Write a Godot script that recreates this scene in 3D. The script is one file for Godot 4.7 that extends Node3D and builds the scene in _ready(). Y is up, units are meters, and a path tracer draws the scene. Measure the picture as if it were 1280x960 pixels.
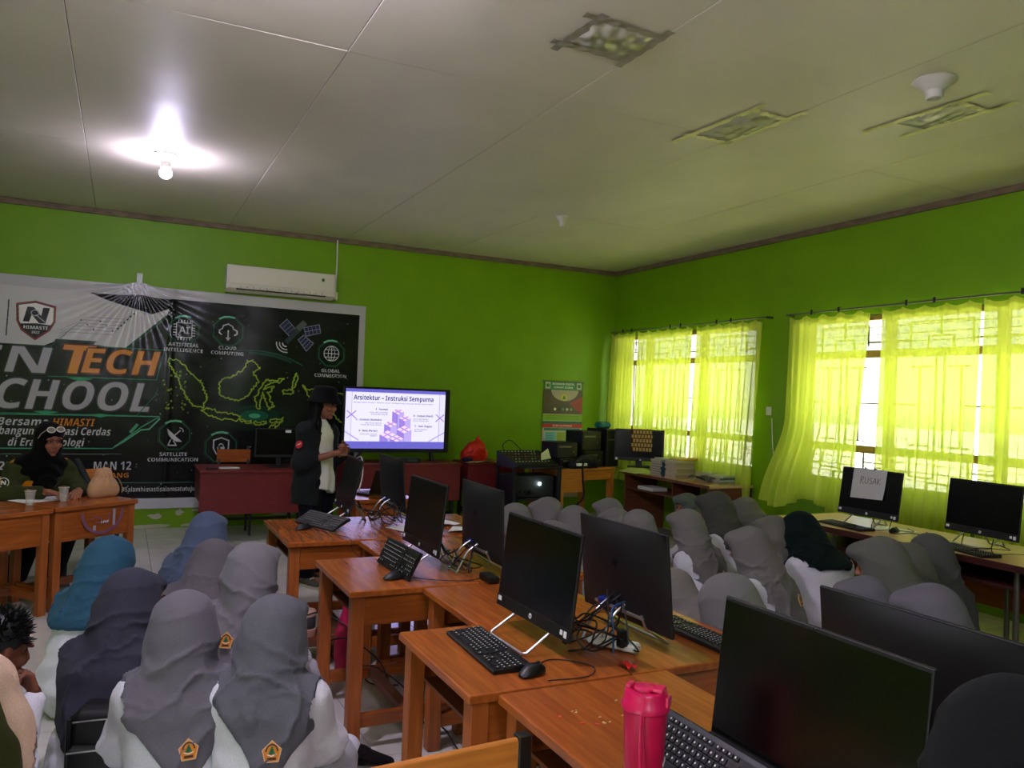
extends Node3D
# A school computer room: camera, sky, lamps and exposure first, then the shell, the furniture, the people, the small things.

var M := {}
var L := {}

func _ready() -> void:
	# ---- camera
	var cam := Camera3D.new()
	cam.name = "camera"
	add_child(cam)
	cam.fov = 51.73
	cam.near = 0.05
	cam.far = 400.0
	cam.position = Vector3(0, 1.6, 0)
	cam.rotation_degrees = Vector3(0, -26.16, 0)
	cam.rotate_object_local(Vector3(1, 0, 0), deg_to_rad(0.88))
	cam.rotate_object_local(Vector3(0, 0, 1), deg_to_rad(2.18))
	cam.current = true
	# ---- sky, sun, exposure
	var env := Environment.new()
	var sky := Sky.new()
	var sm := ProceduralSkyMaterial.new()
	sm.sky_top_color = Color(0.78, 0.86, 0.97)
	sm.sky_horizon_color = Color(0.97, 0.97, 0.95)
	sm.ground_bottom_color = Color(0.45, 0.44, 0.42)
	sm.ground_horizon_color = Color(0.9, 0.9, 0.88)
	sm.sky_energy_multiplier = 1.0
	sky.sky_material = sm
	env.background_mode = Environment.BG_SKY
	env.sky = sky
	env.background_energy_multiplier = 1.8
	env.tonemap_mode = Environment.TONE_MAPPER_LINEAR
	env.tonemap_exposure = 3.0
	env.sdfgi_enabled = true
	env.ssao_enabled = true
	env.ssil_enabled = true
	var we := WorldEnvironment.new()
	we.name = "world"
	we.environment = env
	add_child(we)
	var sun := DirectionalLight3D.new()
	sun.name = "sun"
	sun.light_energy = 5.6
	sun.light_color = Color(1.0, 0.96, 0.90)
	sun.light_angular_distance = 3.0
	sun.shadow_enabled = true
	sun.rotation_degrees = Vector3(-68, 8, 0)
	add_child(sun)
	# ---- the room's lamps: one lit bulb in view, two unseen stronger ones in its row, the other row of sockets is empty
	L.bulb = Color(0.90, 0.86, 1.0)
	L.bulb_energy = 0.95
	L.tv_energy = 0.36
	L.tv_light = 0.18
	make_materials()
	make_shell()
	make_windows()
	make_ceiling_things()
	make_wall_things()
	make_desks()
	make_computers()
	make_back_tables()
	make_people()
	make_small_things()

func make_materials() -> void:
	var grain := noise_tex(0.02, Color(0.56, 0.285, 0.105), Color(0.69, 0.385, 0.15), 5, 256, 5, Color(0.62, 0.325, 0.12))
	var nrm := bump_tex(0.03, 3.0, 9)
	M.wood_x = tri_mat(grain, 0.26, Vector3(0.5, 6, 6), false, nrm, 0.10)
	M.wood_y = tri_mat(grain, 0.42, Vector3(6, 0.5, 6), false, nrm, 0.10)
	M.wood_z = tri_mat(grain, 0.26, Vector3(6, 6, 0.5), false, nrm, 0.10)
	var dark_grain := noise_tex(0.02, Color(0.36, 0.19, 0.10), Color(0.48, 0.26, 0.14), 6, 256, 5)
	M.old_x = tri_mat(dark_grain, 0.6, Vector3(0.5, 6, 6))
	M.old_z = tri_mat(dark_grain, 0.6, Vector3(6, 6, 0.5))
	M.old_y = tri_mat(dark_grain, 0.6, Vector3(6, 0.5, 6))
	var gold := noise_tex(0.02, Color(0.70, 0.42, 0.15), Color(0.82, 0.53, 0.22), 8, 256, 5)
	M.gold_x = tri_mat(gold, 0.4, Vector3(0.5, 6, 6))
	M.gold_y = tri_mat(gold, 0.4, Vector3(6, 0.5, 6))
	M.pale_z = tri_mat(noise_tex(0.02, Color(0.72, 0.55, 0.36), Color(0.82, 0.66, 0.46), 18, 256, 5), 0.4, Vector3(6, 6, 0.5))
	M.wall = tri_mat(noise_tex(0.012, Color(0.435, 0.615, 0.015), Color(0.465, 0.645, 0.03), 11, 256, 4), 0.5, Vector3(0.5, 0.5, 0.5), true, bump_tex(0.02, 2.0, 4), 0.25, 0.4)
	M.wall_old = mat(Color(0.72, 0.72, 0.62), 0.8)
	M.outside = tri_mat(noise_tex(0.02, Color(0.72, 0.71, 0.68), Color(0.80, 0.79, 0.76), 14), 0.9, Vector3(0.3, 0.3, 0.3), true)
	M.trim = tri_mat(noise_tex(0.02, Color(0.40, 0.33, 0.25), Color(0.52, 0.44, 0.34), 21), 0.7, Vector3(1, 4, 1), true)
	M.tile = tri_mat(noise_tex(0.01, Color(0.80, 0.79, 0.77), Color(0.86, 0.85, 0.83), 31), 0.16, Vector3(1.2, 1.2, 1.2), true, bump_tex(0.01, 1.0, 5), 0.1)
	M.tile_b = tri_mat(noise_tex(0.012, Color(0.76, 0.75, 0.72), Color(0.84, 0.83, 0.80), 32), 0.2, Vector3(1.2, 1.2, 1.2), true, bump_tex(0.01, 1.0, 6), 0.1)
	M.grout = mat(Color(0.42, 0.40, 0.37), 0.9)
	M.ceil = tri_mat(noise_tex(0.008, Color(0.84, 0.81, 0.735), Color(0.89, 0.86, 0.785), 41, 256, 4), 0.5, Vector3(0.35, 0.35, 0.35), true, bump_tex(0.006, 3.0, 7), 0.25, 0.5)
	M.seam = mat(Color(0.5, 0.48, 0.45), 0.9)
	M.black = mat(Color(0.055, 0.055, 0.06), 0.45)
	M.black_soft = mat(Color(0.045, 0.045, 0.047), 0.55)
	M.black_key = mat(Color(0.05, 0.05, 0.055), 0.5)
	M.screen = mat(Color(0.012, 0.013, 0.015), 0.22, 0.0, 0.5)
	M.silver = mat(Color(0.78, 0.78, 0.78), 0.28, 0.9)
	M.white_plastic = mat(Color(0.86, 0.86, 0.83), 0.4)
	M.cream_plastic = mat(Color(0.87, 0.85, 0.76), 0.4)
	M.porcelain = mat(Color(0.82, 0.80, 0.76), 0.3)
	M.paper = mat(Color(0.90, 0.90, 0.88), 0.8)
	M.steel = mat(Color(0.48, 0.46, 0.42), 0.35, 0.8)
	M.maroon = tri_mat(noise_tex(0.03, Color(0.42, 0.10, 0.11), Color(0.47, 0.13, 0.14), 51), 0.42, Vector3(1, 1, 1))
	M.maroon_edge = mat(Color(0.24, 0.06, 0.06), 0.5)
	M.glass = mat(Color(0.95, 0.98, 0.97, 0.06), 0.02)
	M.glass.transparency = BaseMaterial3D.TRANSPARENCY_ALPHA
	M.frame = tri_mat(noise_tex(0.02, Color(0.50, 0.38, 0.24), Color(0.58, 0.46, 0.30), 61), 0.6, Vector3(3, 0.6, 3), true)
	M.iron = mat(Color(0.42, 0.40, 0.34), 0.6)
	M.curtain = tri_mat(noise_tex(0.02, Color(0.79, 0.86, 0.27), Color(0.84, 0.90, 0.34), 71, 256, 3), 0.8, Vector3(3, 0.4, 3), true)
	M.curtain.backlight_enabled = true
	M.curtain.backlight = Color(0.9, 0.9, 0.9)
	M.curtain.transparency = BaseMaterial3D.TRANSPARENCY_ALPHA
	M.curtain.albedo_color = Color(1, 1, 1, 0.94)
	M.white_print = mat(Color(0.9, 0.9, 0.9), 0.5)
	M.cable = mat(Color(0.03, 0.03, 0.03), 0.5)
	M.red = mat(Color(0.75, 0.05, 0.05), 0.4)

# a wall in the plane across "axis" with rectangular openings [a0, a1, y0, y1] along its length
func wall_mesh(along_z: bool, at: float, thick: float, from_: float, to_: float, high: float, holes: Array) -> G:
	var g := G.new()
	var cuts := [from_, to_]
	for h in holes: cuts.append(h[0]); cuts.append(h[1])
	cuts.sort()
	for k in cuts.size() - 1:
		var a: float = cuts[k]
		var b: float = cuts[k + 1]
		if b - a < 0.001: continue
		var spans := [[0.0, high]]
		for h in holes:
			if h[0] <= a + 0.001 and h[1] >= b - 0.001: spans = [[0.0, h[2]], [h[3], high]]
		for s in spans:
			if s[1] - s[0] < 0.001: continue
			var c := V(at, (s[0] + s[1]) / 2, (a + b) / 2) if along_z else V((a + b) / 2, (s[0] + s[1]) / 2, at)
			g.box(c, V(thick, s[1] - s[0], b - a) if along_z else V(b - a, s[1] - s[0], thick), 0.0)
	return g

const HIGH := 3.43
const XR := 6.29
const XL := -2.7
const ZB := -9.53
const ZF := 3.2
const W1 := [-9.36, -6.7]
const W2 := [-6.04, -2.94]

func make_shell() -> void:
	struct_("wall_back", wall_mesh(false, ZB - 0.09, 0.18, XL - 0.18, XR + 0.18, HIGH, []), M.wall)
	struct_("wall_right", wall_mesh(true, XR + 0.09, 0.18, ZB, ZF, HIGH, [[W1[0], W1[1], 0.86, 2.5], [W2[0], W2[1], 0.86, 2.5]]), M.wall)
	struct_("wall_left", wall_mesh(true, XL - 0.09, 0.18, ZB, ZF, HIGH, [[-0.6, 0.6, 0.0, 2.3]]), M.wall)  # the opening is out of view, placed to let daylight in from the left
	struct_("wall_front", wall_mesh(false, ZF + 0.09, 0.18, XL - 0.18, XR + 0.18, HIGH, []), M.wall)
	# flaked paint low on the back wall
	var rng := RandomNumberGenerator.new()
	rng.seed = 5
	var wb: Node3D = get_node("wall_back")
	for f in [[0.38, 0.135, 0.09, 0.04], [0.62, 0.17, 0.06, 0.05], [0.80, 0.19, 0.07, 0.02], [0.72, 0.255, 0.025, 0.03], [0.3, 0.02, 0.3, 0.03], [0.85, 0.03, 0.35, 0.03], [1.75, 0.12, 0.2, 0.02], [0.1, 0.1, 0.1, 0.02]]:
		var p := PackedVector2Array()
		for k in 11:
			var an := TAU * k / 11
			p.append(Vector2(f[0] + cos(an) * f[2] * rng.randf_range(0.4, 1.0), maxf(0.002, f[1] + sin(an) * f[3] * rng.randf_range(0.4, 1.0))))
		obj("flaked_paint", G.new().prism(p, ZB - 0.001, ZB + 0.0015), M.wall_old, wb)
	# ceiling: a slab and painted panels with open joints
	var ceil_ := struct_("ceiling", bx(V((XL + XR) / 2, HIGH + 0.1, (ZB + ZF) / 2), V(XR - XL + 0.36, 0.18, ZF - ZB + 0.36), 0.0), M.seam)
	var xs := [XL, -1.67, -0.33, 1.02, 2.36, 3.70, 5.04, XR]
	var zs := [ZB, -6.94, -4.24, -1.56, 1.12, ZF]
	rng.seed = 12
	for a in xs.size() - 1:
		for b in zs.size() - 1:
			var s := V(xs[a + 1] - xs[a] - 0.004, 0.012, zs[b + 1] - zs[b] - (0.002 if b == 0 else 0.004))
			var p := obj("panel", bx(Vector3.ZERO, s, 0.002), M.ceil, ceil_, V((xs[a] + xs[a + 1]) / 2, HIGH + 0.004 + rng.randf_range(0, 0.003), (zs[b] + zs[b + 1]) / 2))
			p.rotation = V(rng.randf_range(-0.001, 0.001), 0, rng.randf_range(-0.002, 0.002))
	# floor: slab and tiles
	var fl := struct_("floor", bx(V((XL + XR) / 2, -0.09, (ZB + ZF) / 2), V(XR - XL + 0.36, 0.17, ZF - ZB + 0.36), 0.0), M.grout)
	var tile := bx(Vector3.ZERO, V(0.3865, 0.012, 0.3865), 0.0015).mesh()
	var rest := G.new()
	var one := bx(Vector3.ZERO, V(0.3865, 0.012, 0.3865), 0.0015)
	var n := 0
	for a in range(-8, 17):
		for b in range(-13, 21):
			var c := V(0.285 - 0.195 + 0.39 * a, -0.0055, -4.535 + 0.195 + 0.39 * b)
			if c.x < XL - 0.19 or c.x > XR + 0.19 or c.z < ZB - 0.19 or c.z > ZF + 0.19: continue
			var near := c.z < -2.4 and c.z > -9.6 and c.x > c.z * 0.118 - 0.3 and c.x < -c.z * 1.45 + 0.3
			if near and n < 300 and (c.x < 1.7 or c.z > -6.4):
				n += 1
				var t := obj("tile", tile, M.tile if rng.randf() < 0.7 else M.tile_b, fl, c + V(0, rng.randf_range(-0.0006, 0.0006), 0))
				t.rotation.y = 0
			else:
				rest.join(one, Transform3D(Basis(), c))
	stuff(obj("far_tiles", rest, M.tile, fl))
	# wooden strips along the top of the walls
	struct_("trim_1", bx(V((XL + XR) / 2, HIGH - 0.032, ZB + 0.012), V(XR - XL, 0.06, 0.024), 0.004), M.trim)
	struct_("trim_2", bx(V(XR - 0.012, HIGH - 0.032, -6.6), V(0.024, 0.06, 5.8), 0.004), M.trim)
	struct_("trim_3", bx(V(XR - 0.014, HIGH - 0.034, -0.25), V(0.026, 0.06, 6.85), 0.004), M.trim)
	# unseen eaves outside the side walls, placed to shade the right windows and doorway
	for s in [-1, 1]: struct_("unseen_eaves", bx(V(XR + 0.95 if s > 0 else XL - 0.6, HIGH - 0.12, (ZB + ZF) / 2), V(1.5 if s > 0 else 0.8, 0.12, ZF - ZB + 2.0), 0.0), M.outside)
	struct_("ground", bx(V(0, -0.45, 0), V(160, 0.2, 160), 0.0), M.outside)

func make_windows() -> void:
	var grille_for := func(z0: float, z1: float) -> Array:
		var out := []
		var w := z1 - z0
		var P := func(u: float, y: float) -> Vector3: return V(XR + 0.06, y, z0 + w * u)
		# upper light: nested square hooks
		out.append([P.call(0.2, 2.15), P.call(0.2, 2.4), P.call(0.8, 2.4), P.call(0.8, 2.2)])
		out.append([P.call(0.38, 2.15), P.call(0.38, 2.27), P.call(0.62, 2.27), P.call(0.62, 2.15)])
		out.append([P.call(0.5, 2.27), P.call(0.5, 2.5)])
		out.append([P.call(0.0, 2.24), P.call(0.2, 2.24)])
		out.append([P.call(0.8, 2.24), P.call(1.0, 2.24)])
		# middle: tall bars with short heads
		for u in [[0.3, 0.22, 0.42], [0.7, 0.58, 0.78]]:
			out.append([P.call(u[0], 1.3), P.call(u[0], 2.0)])
			out.append([P.call(u[1], 2.0), P.call(u[2], 2.0)])
			out.append([P.call(u[1], 1.3), P.call(u[2], 1.3)])
		out.append([P.call(0.0, 1.66), P.call(0.3, 1.66)])
		out.append([P.call(0.7, 1.66), P.call(1.0, 1.66)])
		out.append([P.call(0.46, 1.0), P.call(0.46, 2.1)])
		out.append([P.call(0.54, 1.2), P.call(0.54, 2.1)])
		# lower light
		out.append([P.call(0.22, 1.2), P.call(0.22, 1.02), P.call(0.44, 1.02)])
		out.append([P.call(0.78, 1.2), P.call(0.78, 0.98), P.call(0.4, 0.98), P.call(0.4, 0.86)])
		out.append([P.call(0.0, 1.05), P.call(0.22, 1.05)])
		out.append([P.call(0.6, 0.98), P.call(0.6, 0.86)])
		out.append([P.call(0.78, 1.1), P.call(1.0, 1.1)])
		return out
	for k in 2:
		var W: Array = [W1, W2][k]
		var posts: Array = [[W1[0], -8.8, -7.68, W1[1]], [W2[0], -5.05, -4.0, W2[1]]][k]
		var f := G.new()
		for y in [0.885, 2.475]: f.box(V(XR + 0.10, y, (W[0] + W[1]) / 2), V(0.1, 0.05, W[1] - W[0]), 0.004)
		var win := struct_("window_%d" % (k + 1), f, M.frame)
		for j in posts.size():
			var z: float = posts[j] + (0.03 if j == 0 else (-0.03 if j == posts.size() - 1 else 0.0))
			obj("post", bx(V(XR + 0.10, 1.68, z), V(0.1, 1.54, 0.06), 0.004), M.frame, win)
		for j in posts.size() - 1:
			var z0: float = posts[j] + 0.035
			var z1: float = posts[j + 1] - 0.035
			for y in [2.13, 1.22]: obj("rail", bx(V(XR + 0.10, y, (z0 + z1) / 2), V(0.09, 0.07, z1 - z0), 0.004), M.frame, win)
			obj("pane", bx(V(XR + 0.11, 1.675, (z0 + z1) / 2), V(0.004, 0.85, z1 - z0), 0.0), M.glass, win)
			for s in 4: # louvred glass above and below
				obj("louver", bx(V(XR + 0.11, 2.2 + s * 0.075, (z0 + z1) / 2), V(0.005, 0.072, z1 - z0), 0.0), M.glass, win)
				obj("louver", bx(V(XR + 0.11, 0.945 + s * 0.075, (z0 + z1) / 2), V(0.005, 0.072, z1 - z0), 0.0), M.glass, win)
				obj("louver_rail", bx(V(XR + 0.115, 2.2375 + s * 0.075, (z0 + z1) / 2), V(0.012, 0.008, z1 - z0), 0.0), M.frame, win)
				obj("louver_rail", bx(V(XR + 0.115, 0.98 + s * 0.075, (z0 + z1) / 2), V(0.012, 0.008, z1 - z0), 0.0), M.frame, win)
			var g := G.new()
			for path in grille_for.call(z0, z1):
				for q in path.size() - 1: g.bar(path[q], path[q + 1], 0.014, 0.014, 0.0)
			obj("grille", g, M.iron, win)
	curtains()

func curtain(called_label: String, z0: float, z1: float, y0: float, y1: float, folds: int, seed_: int, group: String, extra = null) -> Node3D:
	var o := thing("curtain", called_label, "curtain", V(XR - 0.1, 0, (z0 + z1) / 2), 0, group)
	var rng := RandomNumberGenerator.new()
	rng.seed = seed_
	var ph := []
	for k in 4: ph.append(rng.randf_range(0, TAU))
	var zc := (z0 + z1) / 2
	var fn := func(u: float, v: float) -> Vector3:
		var z := lerpf(z0, z1, u)
		var hook := absf(fposmod(u * folds * 0.5, 1.0) - 0.5) * 2.0
		var y := lerpf(y1 - 0.035 * (1.0 - hook * hook), y0, v)
		var am := 0.010 + 0.026 * v
		var x := sin(u * folds * TAU + ph[0] + 0.5 * sin(v * 2.1 + ph[1])) * am + sin(u * folds * 2.3 * TAU + ph[2]) * am * 0.35 + sin(u * 4.0 + ph[3] + v) * 0.012
		var p := V(x - 0.05 * v, y, z - zc)
		if extra != null: p = extra.call(p, u, v)
		return p
	obj("cloth", G.new().sheet(int(90 * (z1 - z0)) + 20, 46, fn), M.curtain, o)
	# a turned hem and a gathered heading of doubled cloth
	obj("heading", G.new().sheet(int(60 * (z1 - z0)) + 10, 3, func(u: float, v: float) -> Vector3: return fn.call(u, v * 0.022) - V(0.006, 0, 0)), M.curtain, o)
	obj("hem", G.new().sheet(int(60 * (z1 - z0)) + 10, 3, func(u: float, v: float) -> Vector3: return fn.call(u, 1.0 - v * 0.03) - V(0.005, 0, 0)), M.curtain, o)
	return o

func curtains() -> void:
	var g1 := "lime curtains of the window by the corner"
	var g2 := "lime curtains of the window behind the RUSAK monitor"
	curtain("narrow sheer lime curtain beside the room corner, left of the bright gap", -9.44, -8.90, 0.52, 2.54, 6, 1, g1)
	curtain("sheer lime curtain in the middle of the corner window, above the stacked books", -8.80, -7.66, 0.52, 2.54, 11, 2, g1)
	curtain("sheer lime curtain at the corner window's far right, hanging beside the wall socket", -7.62, -6.50, 0.52, 2.54, 11, 3, g1,
		func(p: Vector3, u: float, v: float) -> Vector3: return p + V(0, 0, -0.10 * v * u))
	curtain("sheer lime curtain with its lower corner billowing out, behind the monitor with the paper", -6.12, -5.12, 0.66, 2.53, 9, 4, g2,
		func(p: Vector3, u: float, v: float) -> Vector3:
			var low := smoothstep(0.55, 1.0, v)
			return p + V(-0.28 * low * (1.0 - u) - 0.05 * v, -0.06 * low * sin(u * 9.0), 0.16 * v * (u - 0.5) * -1.0 + 0.02 * low * sin(u * 20.0)))
	curtain("sheer lime curtain between the bright gap and the thin gap, behind the plain right monitor", -5.0, -4.06, 0.52, 2.53, 9, 5, g2)
	curtain("sheer lime curtain cut by the right picture edge", -4.03, -2.86, 0.52, 2.53, 10, 6, g2)
	for k in 2:
		var z0: float = [-9.47, -6.16][k]
		var z1: float = [-6.46, -2.8][k]
		var r := thing("curtain_rod", ["thin metal curtain rod above the corner window", "thin metal curtain rod above the window behind the monitors"][k], "curtain rod", V(XR - 0.1, 2.555, (z0 + z1) / 2), 0, "curtain rods")
		obj("rod", tb([V(0, 0, (z0 - z1) / 2), V(0, 0, (z1 - z0) / 2)], 0.008, 8), M.steel, r)
		for s in [-1, 1]: obj("bracket", bx(V(0.05, 0, s * (z1 - z0) / 2), V(0.1, 0.02, 0.02)), M.steel, r)
		for u in [[0.1, 0.17, 0.45, 0.52, 0.74, 0.82], [0.1, 0.2, 0.42, 0.5, 0.72, 0.8]][k]:
			obj("clip", bx(V(-0.008, 0.004, lerpf((z0 - z1) / 2, (z1 - z0) / 2, u)), V(0.016, 0.05, 0.018), 0.003), M.black, r)

func make_ceiling_things() -> void:
	var socket := func(label: String, x: float, z: float, s: float, cat := "lamp socket") -> Node3D:
		var t := thing("lamp_socket" if cat == "lamp socket" else "ceiling_lamp", label, cat, V(x, HIGH - 0.002, z), 0, "ceiling lamp sockets")
		obj("rose", lt([Vector2(0.0, 0), Vector2(0.075 * s, 0), Vector2(0.078 * s, -0.006), Vector2(0.062 * s, -0.022), Vector2(0.060 * s, -0.026), Vector2(0.046 * s, -0.04), Vector2(0.044 * s, -0.044), Vector2(0.03 * s, -0.058)].map(func(q): return q), 24), M.porcelain, t)
		obj("holder", lt([Vector2(0.031 * s, -0.056), Vector2(0.029 * s, -0.10), Vector2(0.022 * s, -0.102), Vector2(0.018 * s, -0.09), Vector2(0, -0.085)], 20), M.porcelain, t)
		return t
	var lamp: Node3D = socket.call("lit bulb in a white ceiling socket above the banner", 0.24, -6.93, 1.25, "ceiling lamp")
	bulb(lamp, 1.25, 0.3)
	for z in [-2.84, 1.25]:  # both out of view and stronger, placed to light the front pupils and ceiling
		var o: Node3D = socket.call("unseen lit bulb behind the view, placed to light the room from the rear" if z > 0 else "unseen lit bulb above the frame, placed to light the front pupils", 0.24, z, 1.25, "ceiling lamp")
		bulb(o, 1.25, 1.15)
	socket.call("small empty white lamp socket near the far corner of the ceiling", 3.9, -6.94, 0.85)
	socket.call("large empty white lamp socket near the right edge of the ceiling", 3.95, -2.9, 1.5)
	# openings in the ceiling covered with plastic sheet and tape
	var film := mat(Color(0.70, 0.69, 0.60), 0.2)
	film.normal_enabled = true
	film.normal_texture = bump_tex(0.012, 14.0, 77, 256, 2)
	film.uv1_triplanar = true
	film.uv1_scale = Vector3(1.5, 1.5, 1.5)
	film.normal_scale = 1.0
	var tape := mat(Color(0.93, 0.91, 0.66), 0.3)  # pale yellow stands in for the window reflections on the tape
	tape.normal_enabled = true
	tape.normal_texture = film.normal_texture
	tape.uv1_triplanar = true
	tape.uv1_scale = Vector3(2, 2, 2)
	var dull := mat(Color(0.60, 0.57, 0.50), 0.45)
	var patch := func(label: String, c: Array, tapes: Array, tm: Material, at: Vector3) -> void:
		var t := thing("ceiling_patch", label, "ceiling patch", at, 0, "taped ceiling patches")
		var fn := func(u: float, v: float) -> Vector3:
			var a: Vector2 = (c[0] as Vector2).lerp(c[1], u)
			var b: Vector2 = (c[3] as Vector2).lerp(c[2], u)
			var q := a.lerp(b, v)
			var sag := 0.02 * sin(u * PI) * sin(v * PI) + 0.004 * sin(u * 23.0 + v * 9.0) * sin(v * PI)
			return V(q.x, -sag, q.y)
		obj("sheet", G.new().sheet(26, 26, fn), film, t)
		for s in tapes:
			var p: Vector2 = s[0]
			var q: Vector2 = s[1]
			var o := (q - p).normalized().orthogonal() * 0.025
			obj("tape", G.new().sheet(24, 2, func(u: float, v: float) -> Vector3:
				var w := p.lerp(q, u) + o * (v * 2.0 - 1.0)
				return V(w.x, -0.004 - 0.0025 * sin(u * 31.0 + v * 2.0), w.y)), tm, t)
	var v2 := func(x: float, y: float) -> Vector2: return Vector2(x, y)
	patch.call("dull plastic sheet taped over a square ceiling hole, nearest the top of the picture", [v2.call(-0.19, -0.14), v2.call(0.19, -0.16), v2.call(0.2, 0.15), v2.call(-0.17, 0.17)],
		[[v2.call(-0.20, -0.24), v2.call(-0.17, 0.22)], [v2.call(-0.26, -0.15), v2.call(0.22, -0.16)], [v2.call(0.2, -0.24), v2.call(0.2, 0.24)], [v2.call(-0.26, 0.17), v2.call(0.2, 0.15)]], dull, V(2.15, HIGH - 0.006, -3.39))
	patch.call("shiny taped plastic sheet on the ceiling, the middle one of three", [v2.call(-0.15, -0.27), v2.call(0.15, -0.27), v2.call(0.16, 0.27), v2.call(-0.13, 0.29)],
		[[v2.call(-0.16, -0.46), v2.call(-0.13, 0.4)], [v2.call(-0.2, -0.28), v2.call(0.2, -0.27)], [v2.call(0.16, -0.34), v2.call(0.17, 0.44)], [v2.call(-0.16, 0.29), v2.call(0.18, 0.28)]], tape, V(3.55, HIGH - 0.006, -4.03))
	patch.call("shiny taped ceiling patch beside the large empty socket", [v2.call(-0.13, -0.25), v2.call(0.13, -0.22), v2.call(0.14, 0.18), v2.call(-0.12, 0.18)],
		[[v2.call(-0.15, -0.46), v2.call(-0.12, 0.36)], [v2.call(-0.16, -0.06), v2.call(0.16, -0.04)], [v2.call(0.13, -0.4), v2.call(0.15, 0.36)], [v2.call(-0.12, 0.18), v2.call(0.15, 0.18)]], tape, V(4.45, HIGH - 0.006, -3.2))

func bulb(lamp: Node3D, s: float, power: float) -> void:
	var glow := mat(Color(0.95, 0.95, 1.0), 0.3)
	glow.emission_enabled = true
	glow.emission = L.bulb
	glow.emission_energy_multiplier = 4.0
	obj("bulb", lt([Vector2(0.018 * s, -0.088), Vector2(0.02 * s, -0.10), Vector2(0.036 * s, -0.125), Vector2(0.041 * s, -0.15), Vector2(0.034 * s, -0.175), Vector2(0.018 * s, -0.19), Vector2(0, -0.193)], 20), glow, lamp)
	var l := OmniLight3D.new()
	l.name = "bulb_light"
	l.light_color = L.bulb
	l.light_energy = L.bulb_energy * power
	l.light_size = 0.04
	l.omni_range = 14.0
	l.omni_attenuation = 2.0
	l.shadow_enabled = true
	l.position = V(0, -0.15, 0)
	lamp.add_child(l, true)

# ------------------------------------------------------------------ school desks
# open_side: +1 or -1, the side (along x) where the book compartment is open
func desk(label: String, group: String, x0: float, x1: float, z0: float, z1: float, h: float, open_side: int) -> Node3D:
	var w := x1 - x0
	var d := z1 - z0
	var t := thing("school_desk", label, "desk", V((x0 + x1) / 2, 0, (z0 + z1) / 2), 0, group)
	desk_parts(t, w, d, h, open_side, 0.13)
	return t
func desk_parts(t: Node3D, w: float, d: float, h: float, open_side: int, apron: float) -> void:
	obj("tabletop", bx(V(0, h - 0.016, 0), V(w, 0.032, d), 0.007), M.wood_z, t)
	var ix := w / 2 - 0.05
	var iz := d / 2 - 0.055
	for sx in [-1, 1]:
		for sz in [-1, 1]:
			obj("leg", bx(V(sx * ix, (h - 0.03) / 2, sz * iz), V(0.06, h - 0.034, 0.06), 0.004), M.wood_y, t)
	for sz in [-1, 1]:
		obj("apron", bx(V(0, h - 0.034 - apron / 2, sz * (iz + 0.012)), V(w - 0.16, apron, 0.022), 0.002), M.wood_x, t)
		obj("side_rail", bx(V(0, 0.13, sz * iz), V(w - 0.16, 0.06, 0.03), 0.003), M.wood_x, t)
	obj("back_panel", bx(V(-open_side * (ix + 0.012), h - 0.034 - apron / 2, 0), V(0.022, apron, d - 0.17), 0.002), M.wood_z, t)
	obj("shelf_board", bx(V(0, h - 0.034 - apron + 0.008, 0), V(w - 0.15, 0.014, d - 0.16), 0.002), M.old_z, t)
	obj("stretcher", bx(V(0, 0.13, 0), V(0.05, 0.045, d - 0.14), 0.003), M.old_z, t)

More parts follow.
